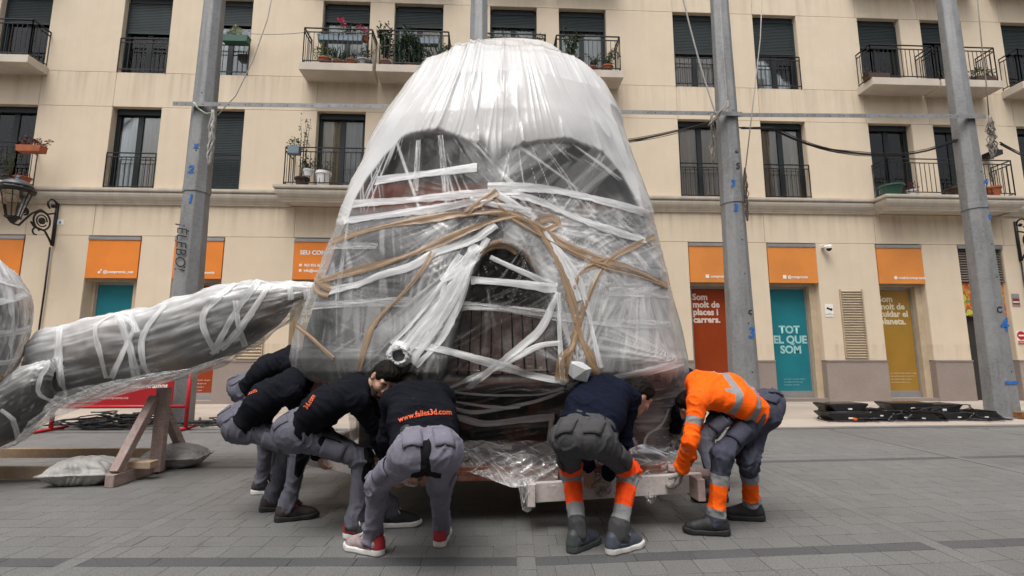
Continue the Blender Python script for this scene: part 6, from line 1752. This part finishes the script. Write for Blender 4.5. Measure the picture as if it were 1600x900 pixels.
def person(label, J, face, crown, tops, trous, shoes, hands, hair='hair', patches=(), belt=False, sleeves=(1, 1), slim=1.0, headv=.010, texts=(), group='workers lifting the sculpture', seed=0, spatch=(), hunch=.05, shift=0.0, fold=.8):
    J = {k: np.array(v) + np.array([shift, 0, 0]) for k, v in J.items()}
    O = np.array([J['p'][0], J['p'][1], 0.0])
    t = thing('person', label, 'person', O, group)
    p, c, hd = J['p'], J['c'], J['hd']; sp = nrmz(c - p)
    lat = (J['h2'] - J['h1']) * .5 + (J['s2'] - J['s1']); lat = nrmz(lat - sp * (lat @ sp))
    hl = J['h2'] - J['h1']; hl = nrmz(hl)
    fw = np.cross(lat, sp); kn = (J['k1'] + J['k2']) / 2
    if fw @ (kn - p) < 0: fw = -fw
    sl_ = slim
    # ---- trousers
    pts = np.array([J[k] for k in ('p', 'h1', 'h2', 'k1', 'k2', 'a1', 'a2')]); lo, hi = pts.min(0) - .22, pts.max(0) + .24; lo[2] = max(-.03, lo[2])
    G = Grid(lo, hi, .0095)
    G.cone(J['h1'] - fw * .03, J['h2'] - fw * .03, .108 * sl_, None, .05)
    for s_ in (-1, 1):
        G.cone(p - fw * .055 + hl * s_ * .062 - sp * .05, p - fw * .045 + hl * s_ * .055 + sp * .02, .094 * sl_, .092 * sl_, .05)
        G.cone(p + lat * s_ * .07, p + sp * .17 + lat * s_ * .075, .105 * sl_, .100 * sl_, .05)
    G.clip(p + sp * .135, sp)
    for h, k, a in (('h1', 'k1', 'a1'), ('h2', 'k2', 'a2')):
        G.cone(J[h] - fw * .01, J[k], .092 * sl_, .064 * sl_, .045); G.cone(J[k], J[a] + np.array([0, 0, .0]), .065 * sl_, .052, .03)
        kd = nrmz(J[k] - (J[h] + J[a]) / 2); G.cone(J[k] + kd * .005, J[k] + kd * .012 - np.array([0, 0, .05]), .060, .055, .03)
        cd = nrmz(J[a] - J[k]); G.cone(J[a] + np.array([0, 0, .06]), J[a] + np.array([0, 0, .004]) - 0 * cd, .053, .053, .03)
    V, Fq = G.mesh(2); N = vnormals(V, Fq)
    limb = np.full(len(V), 0.0); best = np.full(len(V), 9.0); axd = np.zeros_like(V)
    for h, k, a in (('h1', 'k1', 'a1'), ('h2', 'k2', 'a2')):
        for base, x, y in ((0, J[h], J[k]), (1, J[k], J[a] - np.array([0, 0, .02]))):
            d, tt = seg_np(V, x, y); m_ = d < best; best[m_] = d[m_]; limb[m_] = base + tt[m_]; axd[m_] = nrmz(y - x)
    pel = ((V - p) @ sp > -.02) & (np.linalg.norm(V - p - sp * .08, axis=1) < .21); limb[pel] = np.minimum(limb[pel], .1)
    al = (V * axd).sum(1)
    wrp = .35 * nz(V[:, 0] * 5 + seed, V[:, 1] * 5, V[:, 2] * 5)
    dg = (V[:, 0] + V[:, 1]) * 5; f1 = ridge(nz(V[:, 0] * 8 + seed, V[:, 1] * 8 + al * 2, al * 4.5 + dg + wrp * 3), 2.6); f2 = ridge(nz(V[:, 0] * 15, V[:, 1] * 15 + seed, al * 8 - dg * 1.4 + wrp * 4), 3.5); f3 = nz(V[:, 0] * 6, V[:, 1] * 6, V[:, 2] * 6 + seed)
    kz = np.exp(-((limb - 1) / .22) ** 2); az_ = sstep(1.62, 1.92, limb); hz = np.exp(-((limb - .12) / .16) ** 2)
    V = V + N * (fold * ((.009 + .014 * kz + .010 * az_ + .012 * hz) * f1 + (.006 + .009 * kz + .005 * az_) * f2 + .004 * f3 - .004))[:, None]
    V[:, 2] = np.maximum(V[:, 2], .012)
    pd = np.full(len(V), 1.0)
    for a, b_, r in patches(J, p, sp, fw, hl) if patches else (): pd = np.minimum(pd, seg_np(V, a, b_)[0] - r)
    tro = np_mesh('trousers', V - O, Fq, trous, t, {'limb': limb, 'patch': pd})
    tb = BVHTree.FromPolygons([tuple(v) for v in V], [tuple(int(i) for i in f) for f in Fq])
    def on_tr(q, dirn):
        h = tb.ray_cast(Vector(q + dirn * .4), Vector(-dirn)); return None if h[0] is None else (np.array(h[0]), np.array(h[1]))
    # waistband, belt loops, back pockets
    ring = []
    for k in range(40):
        a = 2 * math.pi * k / 40; dirn = lat * math.cos(a) + fw * math.sin(a); h = on_tr(p + sp * .105, dirn)
        if h: ring.append(h[0] + dirn * .004)
    if len(ring) > 20:
        m = MB(); vs = []
        for q in ring: vs += [q - sp * .018 - O, q + sp * .018 - O]
        n_ = len(ring); m.add(vs, [(2 * i, 2 * ((i + 1) % n_), 2 * ((i + 1) % n_) + 1, 2 * i + 1) for i in range(n_)]); m.build('belt' if belt else 'waistband', M_BELT if belt else trous, tro, smooth=True)
    for s_ in (-1, 1):
        q0 = p - sp * .03 + hl * s_ * .085
        grid_ = []
        for u in np.linspace(-.052, .052, 7):
            for v_ in np.linspace(-.062, .055, 7):
                h = on_tr(q0 + hl * u + sp * v_, -fw)
                grid_.append(None if h is None else h[0] + h[1] * .007 if h[1] @ -fw > 0 else h[0] - h[1] * .007)
        if all(g is not None for g in grid_):
            m = MB(); m.add([g - O for g in grid_], [(i * 7 + j, i * 7 + j + 1, i * 7 + j + 8, i * 7 + j + 7) for i in range(6) for j in range(6)]); pk = m.build('back_pocket', trous, tro, smooth=True)
            sd = pk.modifiers.new('thick', 'SOLIDIFY'); sd.thickness = .006; sd.offset = -1
    for h, k, s_ in (('h1', 'k1', -1), ('h2', 'k2', 1)):           # thigh pocket on the outer side
        ax_ = nrmz(J[k] - J[h]); outw = nrmz(hl * s_ - ax_ * (hl * s_ @ ax_)); q0 = J[h] + (J[k] - J[h]) * .56; fr_ = np.cross(ax_, outw); grid_ = []
        for u in np.linspace(-.06, .06, 6):
            for v_ in np.linspace(-.075, .075, 7):
                r_ = tb.ray_cast(Vector(q0 + fr_ * u + ax_ * v_ + outw * .2), Vector(-outw)); grid_.append(None if r_[0] is None or r_[3] > .22 else np.array(r_[0]) + outw * .009)
        if all(g is not None for g in grid_):
            m = MB(); m.add([g - O for g in grid_], [(i * 7 + j, i * 7 + j + 1, i * 7 + j + 8, i * 7 + j + 7) for i in range(5) for j in range(6)]); pk = m.build('thigh_pocket', trous, tro, smooth=True)
            sd = pk.modifiers.new('thick', 'SOLIDIFY'); sd.thickness = .008; sd.offset = -1
    # ---- sweatshirt
    pts = np.array([J[k] for k in ('p', 'c', 's1', 's2', 'e1', 'e2', 'w1', 'w2')]); lo, hi = pts.min(0) - .22, pts.max(0) + .22
    G = Grid(lo, hi, .0095)
    b0, b1, b2 = p + sp * .07, p * .52 + c * .48 - fw * hunch, c - fw * .01
    for s_ in (-1, 0, 1):
        G.cone(b0 + lat * s_ * .088, b1 + lat * s_ * .098, .102 * sl_, .104 * sl_, .05); G.cone(b1 + lat * s_ * .098, b2 + lat * s_ * .095, .104 * sl_, .098 * sl_, .05)
    G.cone(b0 + fw * .04, b1 + fw * .05, .10, .10, .05)
    G.clip(p + sp * .055, -sp)
    G.cone(b0 - lat * .085, b0 + lat * .085, .112 * sl_, None, .03); G.clip(p + sp * .062, -sp)
    nk = nrmz(hd - c)
    for s_ in ('s1', 's2'): G.cone(c * .55 + J[s_] * .45 + nk * .012, J[s_], .085, .072, .06)
    G.cone(c, c + nk * .125, .085, .068, .05)
    for s_, e, w_, ls in (('s1', 'e1', 'w1', sleeves[0]), ('s2', 'e2', 'w2', sleeves[1])):
        G.cone(J[s_], J[e], .066, .053, .04); we = J[e] + (J[w_] - J[e]) * (.97 * ls); G.cone(J[e], we, .053, .041, .025); G.cone(we - nrmz(J[w_] - J[e]) * .05, we - nrmz(J[w_] - J[e]) * .03, .05, .05, .02)
    V, Fq = G.mesh(2); N = vnormals(V, Fq)
    limb = np.full(len(V), -1.0); best = np.full(len(V), 9.0); axd = np.tile(sp, (len(V), 1))
    d0 = np.minimum(np.minimum(seg_np(V, b0, b1)[0], seg_np(V, b1, b2)[0]), np.minimum(seg_np(V, b0 + lat * .09, b2 + lat * .09)[0], seg_np(V, b0 - lat * .09, b2 - lat * .09)[0])) - .105
    for s_, e, w_ in (('s1', 'e1', 'w1'), ('s2', 'e2', 'w2')):
        for base, x, y, r in ((0, J[s_], J[e], .065), (1, J[e], J[w_], .05)):
            d, tt = seg_np(V, x, y); d = d - r; m_ = (d < best) & (d < d0 + .004); best[m_] = d[m_]; limb[m_] = base + tt[m_]; axd[m_] = nrmz(y - x)
    ts = ((V - p) @ sp) / np.linalg.norm(c - p); tor = limb < 0; limb[tor] = 3 + np.clip(ts[tor], 0, .99)
    pd = np.full(len(V), 1.0)
    for a, b_, r in spatch(J, p, sp, fw, lat, c) if spatch else (): d = seg_np(V, a, b_)[0] - r; pd = np.minimum(pd, np.where(tor, d, 1.0))
    al = (V * axd).sum(1); elb = np.exp(-((limb - 1) / .25) ** 2) * (limb < 2); cuf = sstep(1.7, 1.95, limb) * (limb < 2.1); hem = (limb > 2.5) * sstep(.42, .12, ts); arm = (limb < 2.5)
    f1 = ridge(nz(V[:, 0] * 5 + seed, V[:, 1] * 5 + al * 3, al * 9), 2.6); f2 = ridge(nz(V[:, 0] * 9 + seed, V[:, 1] * 9, al * 15), 3.5); f3 = nz(V[:, 0] * 5, V[:, 1] * 5, V[:, 2] * 5 + seed)
    lt = (V - p) @ lat; f4 = ridge(nz(lt * 9 + ts * 4 + seed, ts * 3, (V @ fw) * 3), 3)
    V = V + N * (fold * ((.006 + .018 * elb + .014 * cuf + .012 * hem) * f1 + (.005 + .007 * arm) * f2 + .008 * f3 + .011 * f4 * (1 - arm) - .006))[:, None]
    sw = np_mesh('sweatshirt', V - O, Fq, tops, t, {'limb': limb, 'patch': pd})
    sb = BVHTree.FromPolygons([tuple(v) for v in V], [tuple(int(i) for i in f) for f in Fq])
    for a in texts: decal(a[0], a[1], a[2], a[3], sb, sw, O, M_TEXTO, *a[4:])
    # ---- body (one continuous skin mesh under the clothes)
    f = nrmz(face); u = np.array(crown, float); u = nrmz(u - f * (u @ f)); r = np.cross(f, u); M3 = np.stack([r, f, u], 1)
    pts = np.array(list(J.values())); lo, hi = pts.min(0) - .2, pts.max(0) + .2; lo[2] = 0
    G = Grid(lo, hi, headv)
    for s_ in (-1, 1): G.cone(b0 + lat * s_ * .06, b1 + lat * s_ * .07, .08, .085, .04); G.cone(b1 + lat * s_ * .07, b2 + lat * s_ * .07, .085, .08, .04)
    for h, k, a in (('h1', 'k1', 'a1'), ('h2', 'k2', 'a2')): G.cone(p, J[h], .08, .075, .04); G.cone(J[h], J[k], .075, .052, .04); G.cone(J[k], J[a], .050, .036, .03); G.cone(J[a], J[a] + np.array([0, 0, -.03]), .036, .036, .02)
    for s_, e, w_ in (('s1', 'e1', 'w1'), ('s2', 'e2', 'w2')): G.cone(c, J[s_], .06, .05, .04); G.cone(J[s_], J[e], .048, .038, .03); G.cone(J[e], J[w_], .036, .027, .02)
    L3 = lambda x, y, z: hd + r * x + f * y + u * z
    G.cone(c, hd - u * .05 - f * .02, .058, .055, .04)
    G.ellip(L3(0, -.012, .028), (.074, .094, .088), M3, .03); G.ellip(L3(0, .022, -.040), (.058, .070, .078), M3, .035); G.cone(L3(-.02, .058, -.098), L3(.02, .058, -.098), .022, None, .03)
    G.cone(L3(0, .094, .012), L3(0, .112, -.030), .010, .0155, .012); G.cone(L3(-.013, .098, -.033), L3(.013, .098, -.033), .010, None, .010)
    G.cone(L3(-.045, .074, .026), L3(.045, .074, .026), .013, None, .018)
    for s_ in (-1, 1):
        G.ellip(L3(s_ * .031, .094, .006), (.017, .014, .012), M3, .012, 'sub'); G.ellip(L3(s_ * .031, .078, .005), (.013, .013, .012), M3, .004)
        G.cone(L3(s_ * .046, .066, -.026), L3(s_ * .040, .072, -.030), .020, None, .02)
        G.ellip(L3(s_ * .078, -.012, -.008), (.010, .020, .032), M3, .008); G.ellip(L3(s_ * .086, -.008, -.006), (.006, .010, .018), M3, .004, 'sub')
    G.cone(L3(-.018, .086, -.064), L3(.018, .086, -.064), .0075, None, .006); G.cone(L3(-.016, .085, -.076), L3(.016, .085, -.076), .008, None, .006); G.cone(L3(-.022, .098, -.070), L3(.022, .098, -.070), .003, None, .004, 'sub')
    for k, (w_, e) in enumerate((('w1', 'e1'), ('w2', 'e2'))):
        hk = hands[k]
        if hk and hk[0] == 'bare': hand_into(G, J[w_], hk[1], hk[2], 1.0, 0, hk[3] if len(hk) > 3 else 1.0)
    V, Fq = G.mesh(1); np_mesh('body', V - O, Fq, M_SKIN, t)
    for k, (w_, e) in enumerate((('w1', 'e1'), ('w2', 'e2'))):
        hk = hands[k]
        if hk and hk[0] == 'glove':
            G = Grid(J[w_] - .25, J[w_] + .25, .0055); hand_into(G, J[w_], hk[1], hk[2], 1.06, .0035, hk[3] if len(hk) > 3 else 1.0)
            fd = nrmz(J[w_] - J[e]); G.cone(J[w_] - fd * .075, J[w_] - fd * .0, .041, .034, .02)
            V, Fq = G.mesh(1); N = vnormals(V, Fq); V = V + N * (.0022 * nz(V[:, 0] * 45, V[:, 1] * 45, V[:, 2] * 45))[:, None]; np_mesh('glove', V - O, Fq, M_GLOVE, t)
    # ---- hair or cap
    G = Grid(hd - .19, hd + .19, .0075)
    G.ellip(L3(0, -.018, .034), (.081, .098, .090), M3, .02)
    if hair == 'cap': G.ellip(L3(0, -.02, .045), (.090, .104, .095), M3, .02); G.clip(L3(0, .0, -.002), -u)
    else:
        G.ellip(L3(0, -.045, -.02), (.074, .062, .075), M3, .03); G.ellip(L3(0, .035, .078), (.058, .045, .036), M3, .03)
        G.ellip(L3(0, .105, -.045), (.075, .085, .098), M3, .012, 'sub')
        for s_ in (-1, 1): G.ellip(L3(s_ * .085, -.008, -.014), (.026, .026, .038), M3, .01, 'sub')
    V, Fq = G.mesh(1); N = vnormals(V, Fq)
    if len(V):
        V = V + N * (.006 * ridge(nz(((V - hd) @ r) * 60, ((V - hd) @ f) * 16, ((V - hd) @ u) * 16 + seed), 1.5) + .004 * nz(V[:, 0] * 40, V[:, 1] * 40, V[:, 2] * 40))[:, None]
        np_mesh('cap' if hair == 'cap' else 'hair', V - O, Fq, M_CAP if hair == 'cap' else M_HAIR, t)
    if hair == 'beard':
        G = Grid(hd - .19, hd + .19, .0065); G.ellip(L3(0, .024, -.060), (.061, .072, .066), M3, .02); G.cone(L3(-.02, .060, -.100), L3(.02, .060, -.100), .0245, None, .02); G.clip(L3(0, 0, -.052), u)
        G.ellip(L3(0, .10, -.068), (.030, .03, .016), M3, .006, 'sub'); V, Fq = G.mesh(1); np_mesh('beard', V - O, Fq, M_BEARD, t)
        for s_ in (-1, 1):
            m = MB(); m.tube([L3(s_ * .016, .090, .022) - O, L3(s_ * .032, .090, .028) - O, L3(s_ * .050, .076, .022) - O], [.004, .0055, .003], 6); m.build('eyebrow', M_HAIR, t, smooth=True)
    # ---- shoes
    for k, a in enumerate(('a1', 'a2')): shoe(t, O, J[a], *shoes[k])
    return t

POSE = {
 'D': dict(p=(-0.352, 2.939, 0.685), h1=(-0.441, 2.898, 0.671), h2=(-0.255, 2.921, 0.673), k1=(-0.675, 3.188, 0.466), k2=(-0.305, 3.265, 0.427), a1=(-0.733, 3.351, 0.09), a2=(-0.312, 3.505, 0.089), c=(-0.464, 3.31, 0.965), s1=(-0.639, 3.334, 0.938), s2=(-0.303, 3.385, 0.956), e1=(-0.684, 3.438, 0.675), e2=(-0.329, 3.571, 0.73), w1=(-0.532, 3.519, 0.484), w2=(-0.417, 3.572, 0.465), hd=(-0.555, 3.549, 0.987)),
 'C': dict(p=(-1.339, 3.651, 0.713), h1=(-1.296, 3.564, 0.688), h2=(-1.34, 3.751, 0.712), k1=(-0.885, 3.606, 0.533), k2=(-0.919, 3.749, 0.503), a1=(-0.907, 3.614, 0.102), a2=(-0.713, 3.847, 0.1), c=(-0.94, 3.585, 0.989), s1=(-0.875, 3.427, 0.928), s2=(-0.948, 3.765, 1.002), e1=(-0.765, 3.551, 0.686), e2=(-0.802, 3.817, 0.737), w1=(-0.679, 3.613, 0.443), w2=(-0.639, 3.775, 0.5), hd=(-0.72, 3.469, 1.08)),
 'B': dict(p=(-2.002, 4.105, 0.705), h1=(-1.935, 4.037, 0.675), h2=(-2.049, 4.188, 0.739), k1=(-1.509, 4.004, 0.532), k2=(-1.667, 4.177, 0.503), a1=(-1.583, 4.023, 0.099), a2=(-1.81, 4.279, 0.099), c=(-1.615, 4.047, 1.016), s1=(-1.558, 3.884, 0.952), s2=(-1.627, 4.23, 1.027), e1=(-1.466, 4.032, 0.708), e2=(-1.526, 4.289, 0.751), w1=(-1.402, 4.106, 0.457), w2=(-1.431, 4.335, 0.502), hd=(-1.511, 4.295, 1.036)),
 'A': dict(p=(-2.374, 4.881, 0.929), h1=(-2.309, 4.809, 0.899), h2=(-2.418, 4.972, 0.935), k1=(-2.092, 4.693, 0.522), k2=(-2.221, 5.006, 0.531), a1=(-2.137, 4.788, 0.096), a2=(-2.129, 5.006, 0.1), c=(-1.966, 4.797, 1.205), s1=(-1.891, 4.638, 1.148), s2=(-1.965, 4.979, 1.234), e1=(-1.747, 4.703, 0.894), e2=(-1.816, 4.931, 0.978), w1=(-1.647, 4.799, 0.661), w2=(-1.72, 4.992, 0.733), hd=(-1.711, 4.724, 1.154)),
 'E': dict(p=(0.605, 3.261, 0.707), h1=(0.508, 3.27, 0.689), h2=(0.695, 3.23, 0.689), k1=(0.584, 3.602, 0.431), k2=(0.957, 3.474, 0.455), a1=(0.578, 3.348, 0.101), a2=(0.824, 3.299, 0.099), c=(0.835, 3.565, 0.989), s1=(0.666, 3.607, 0.958), s2=(0.997, 3.525, 0.935), e1=(0.695, 3.671, 0.682), e2=(0.947, 3.544, 0.643), w1=(0.719, 3.666, 0.426), w2=(0.835, 3.637, 0.381), hd=(1.084, 3.607, 0.947)),
 'F': dict(p=(2.073, 3.779, 0.825), h1=(1.998, 3.724, 0.784), h2=(2.137, 3.856, 0.835), k1=(1.657, 3.57, 0.534), k2=(1.912, 3.69, 0.483), a1=(1.592, 3.584, 0.099), a2=(2.008, 3.877, 0.097), c=(1.603, 3.705, 0.981), s1=(1.501, 3.568, 0.909), s2=(1.684, 3.871, 0.978), e1=(1.394, 3.478, 0.645), e2=(1.601, 3.895, 0.691), w1=(1.381, 3.634, 0.425), w2=(1.56, 3.938, 0.427), hd=(1.604, 3.938, 0.845)),
 'G': dict(p=(2.292, 4.744, 0.737), h1=(2.296, 4.648, 0.776), h2=(2.337, 4.839, 0.738), k1=(1.97, 4.599, 0.47), k2=(2.006, 4.64, 0.506), a1=(1.964, 4.364, 0.098), a2=(2.149, 4.72, 0.098), c=(1.879, 4.594, 0.975), s1=(1.771, 4.456, 0.92), s2=(1.953, 4.762, 0.981), e1=(1.625, 4.253, 0.754), e2=(1.814, 4.669, 0.731), w1=(1.615, 4.395, 0.524), w2=(1.788, 4.711, 0.466), hd=(1.688, 4.417, 1.049))}
D1 = lambda J, p, sp, fw, hl: [(p + np.array([.012, -.17, .12]), p + np.array([.012, -.14, -.09]), .030), (p + np.array([-.025, -.12, -.12]), p + np.array([.07, -.11, -.14]), .052), (p + np.array([.05, -.12, -.12]), J['h2'] * .6 + J['k2'] * .4 + np.array([-.05, -.05, 0]), .045)]
person('worker in grey trousers seen from behind, head hidden under the film', POSE['D'], (-.1, .6, -.8), (-.2, .7, .5), C_NAVY, C_GREY,
       [((-.85, .50), M_SHOEP, M_SOLEW, M_LACEW, M_REDSH), ((.10, 1), M_SHOEN, M_SOLEW, None, M_REDSH)], [('bare', (.1, .2, -1), (.3, .8, .3)), ('bare', (-.1, .2, -1), (-.2, .8, .3))],
       patches=D1, belt=True, texts=[('www.falles3d.com', (623, 660), (706, 648), 9, 5)], hunch=.03, seed=1)
C1 = lambda J, p, sp, fw, hl: [(J['k1'] + np.array([.07, -.02, .05]), J['k1'] + np.array([.06, -.02, -.12]), .052), (J['h1'] * .45 + J['k1'] * .55 + np.array([-.05, -.08, .06]), J['h1'] * .3 + J['k1'] * .7 + np.array([-.02, -.08, .07]), .035)]
person('bearded dark haired worker looking down with his face showing, third from the left', POSE['C'], (.34, -.66, -.66), (.50, -.20, .84), C_NAVY, C_GREY2,
       [((.90, -.42), M_SHOEB, M_SOLEW, M_LACEW, M_REDSH), ((1, .05), M_SHOEB, M_SOLEW, M_LACEW)], [('bare', (.2, .2, -1), (.6, .6, .3)), ('bare', (.2, .1, -1), (.5, .5, .3))], hair='beard', headv=.0072,
       patches=C1, texts=[('3d.com', (480, 640), (493, 619), 8, 0)], seed=2)
B1 = lambda J, p, sp, fw, hl: [(J['k1'] + np.array([.045, -.06, -.02]), J['k1'] + np.array([.03, -.06, -.17]), .05), (J['h1'] + np.array([.02, -.08, .10]), J['h1'] + np.array([.10, -.08, .06]), .03)]
person('worker in a red cap crouching at the left, dark shoes with orange laces', POSE['B'], (.8, -.05, -.6), (.6, .1, .75), C_NAVY, C_GREY2,
       [((.93, .28), M_SHOED, M_SOLEB, M_LACER), ((.9, .3), M_SHOED, M_SOLEB, None)], [('bare', (.35, .2, -.9), (.5, .7, .4)), ('bare', (.3, .1, -.9), (.5, .5, .4))], hair='cap', shift=.06,
       patches=B1, texts=[('falles3d.com', (358, 632), (402, 612), 6.5, 2)], seed=3)
person('worker at the back left mostly hidden behind the one in the red cap', POSE['A'], (.7, .1, -.7), (.7, .1, .7), C_NAVY, C_GREY2,
       [((1, .1), M_SHOED, M_SOLEW, M_LACEW), ((1, .1), M_SHOED, M_SOLEW, None)], [('bare', (.4, .1, -.9), (.6, .6, .3)), ('bare', (.4, .1, -.9), (.6, .5, .3))], texts=[('d.com', (373, 577), (391, 567), 6, 0)], shift=.08, seed=4)
E1 = lambda J, p, sp, fw, hl: [(J['k2'] + np.array([.06, .02, .12]), J['k2'] + np.array([.06, .02, -.01]), .06)]
person('worker in plain navy sweatshirt and trousers with orange and silver shin bands', POSE['E'], (.72, .30, -.62), (.45, .05, .80), C_NAVY2, C_EHV,
       [((.75, .60), M_SHOEN, M_SOLEG, None, M_SOLEG), ((.87, .45), M_SHOEN, M_SOLEW, M_LACEW, M_SHOEN)], [('bare', (.05, .1, -1), (.2, .8, .3), .6), ('glove', (.0, .15, -1), (-.3, .8, .3))], patches=E1, hunch=.02, seed=5)
SF = lambda J, p, sp, fw, lat, c: [(p * .30 + c * .70 - fw * .13 + lat * s_ * .12, c - fw * .05 + lat * s_ * .12, .028) for s_ in (-1, 1)]
person('worker in bright orange sweatshirt with grey stripes bending at the right', POSE['F'], (-.75, .15, -.62), (-.6, .0, .75), C_ORG, C_FHV,
       [((-.93, .25), M_SHOEB, M_SOLEB, None), ((-.93, .30), M_SHOEB, M_SOLEB, None)], [('glove', (-.25, .1, -.95), (-.6, .5, .2)), ('glove', (-.2, .1, -.95), (-.5, .5, .2))], spatch=SF, seed=6)
person('worker in dark clothes half hidden between the sculpture and the orange worker', POSE['G'], (-.7, -.3, -.6), (-.6, -.1, .75), C_NAVY2, C_GREY2,
       [((-1, .1), M_SHOEB, M_SOLEB, None), ((-1, .1), M_SHOEB, M_SOLEB, None)], [('glove', (-.2, -.1, -1), (-.6, .3, .2)), ('glove', (-.3, .1, -1), (-.5, .3, .2))], sleeves=(.75, 1), seed=7)
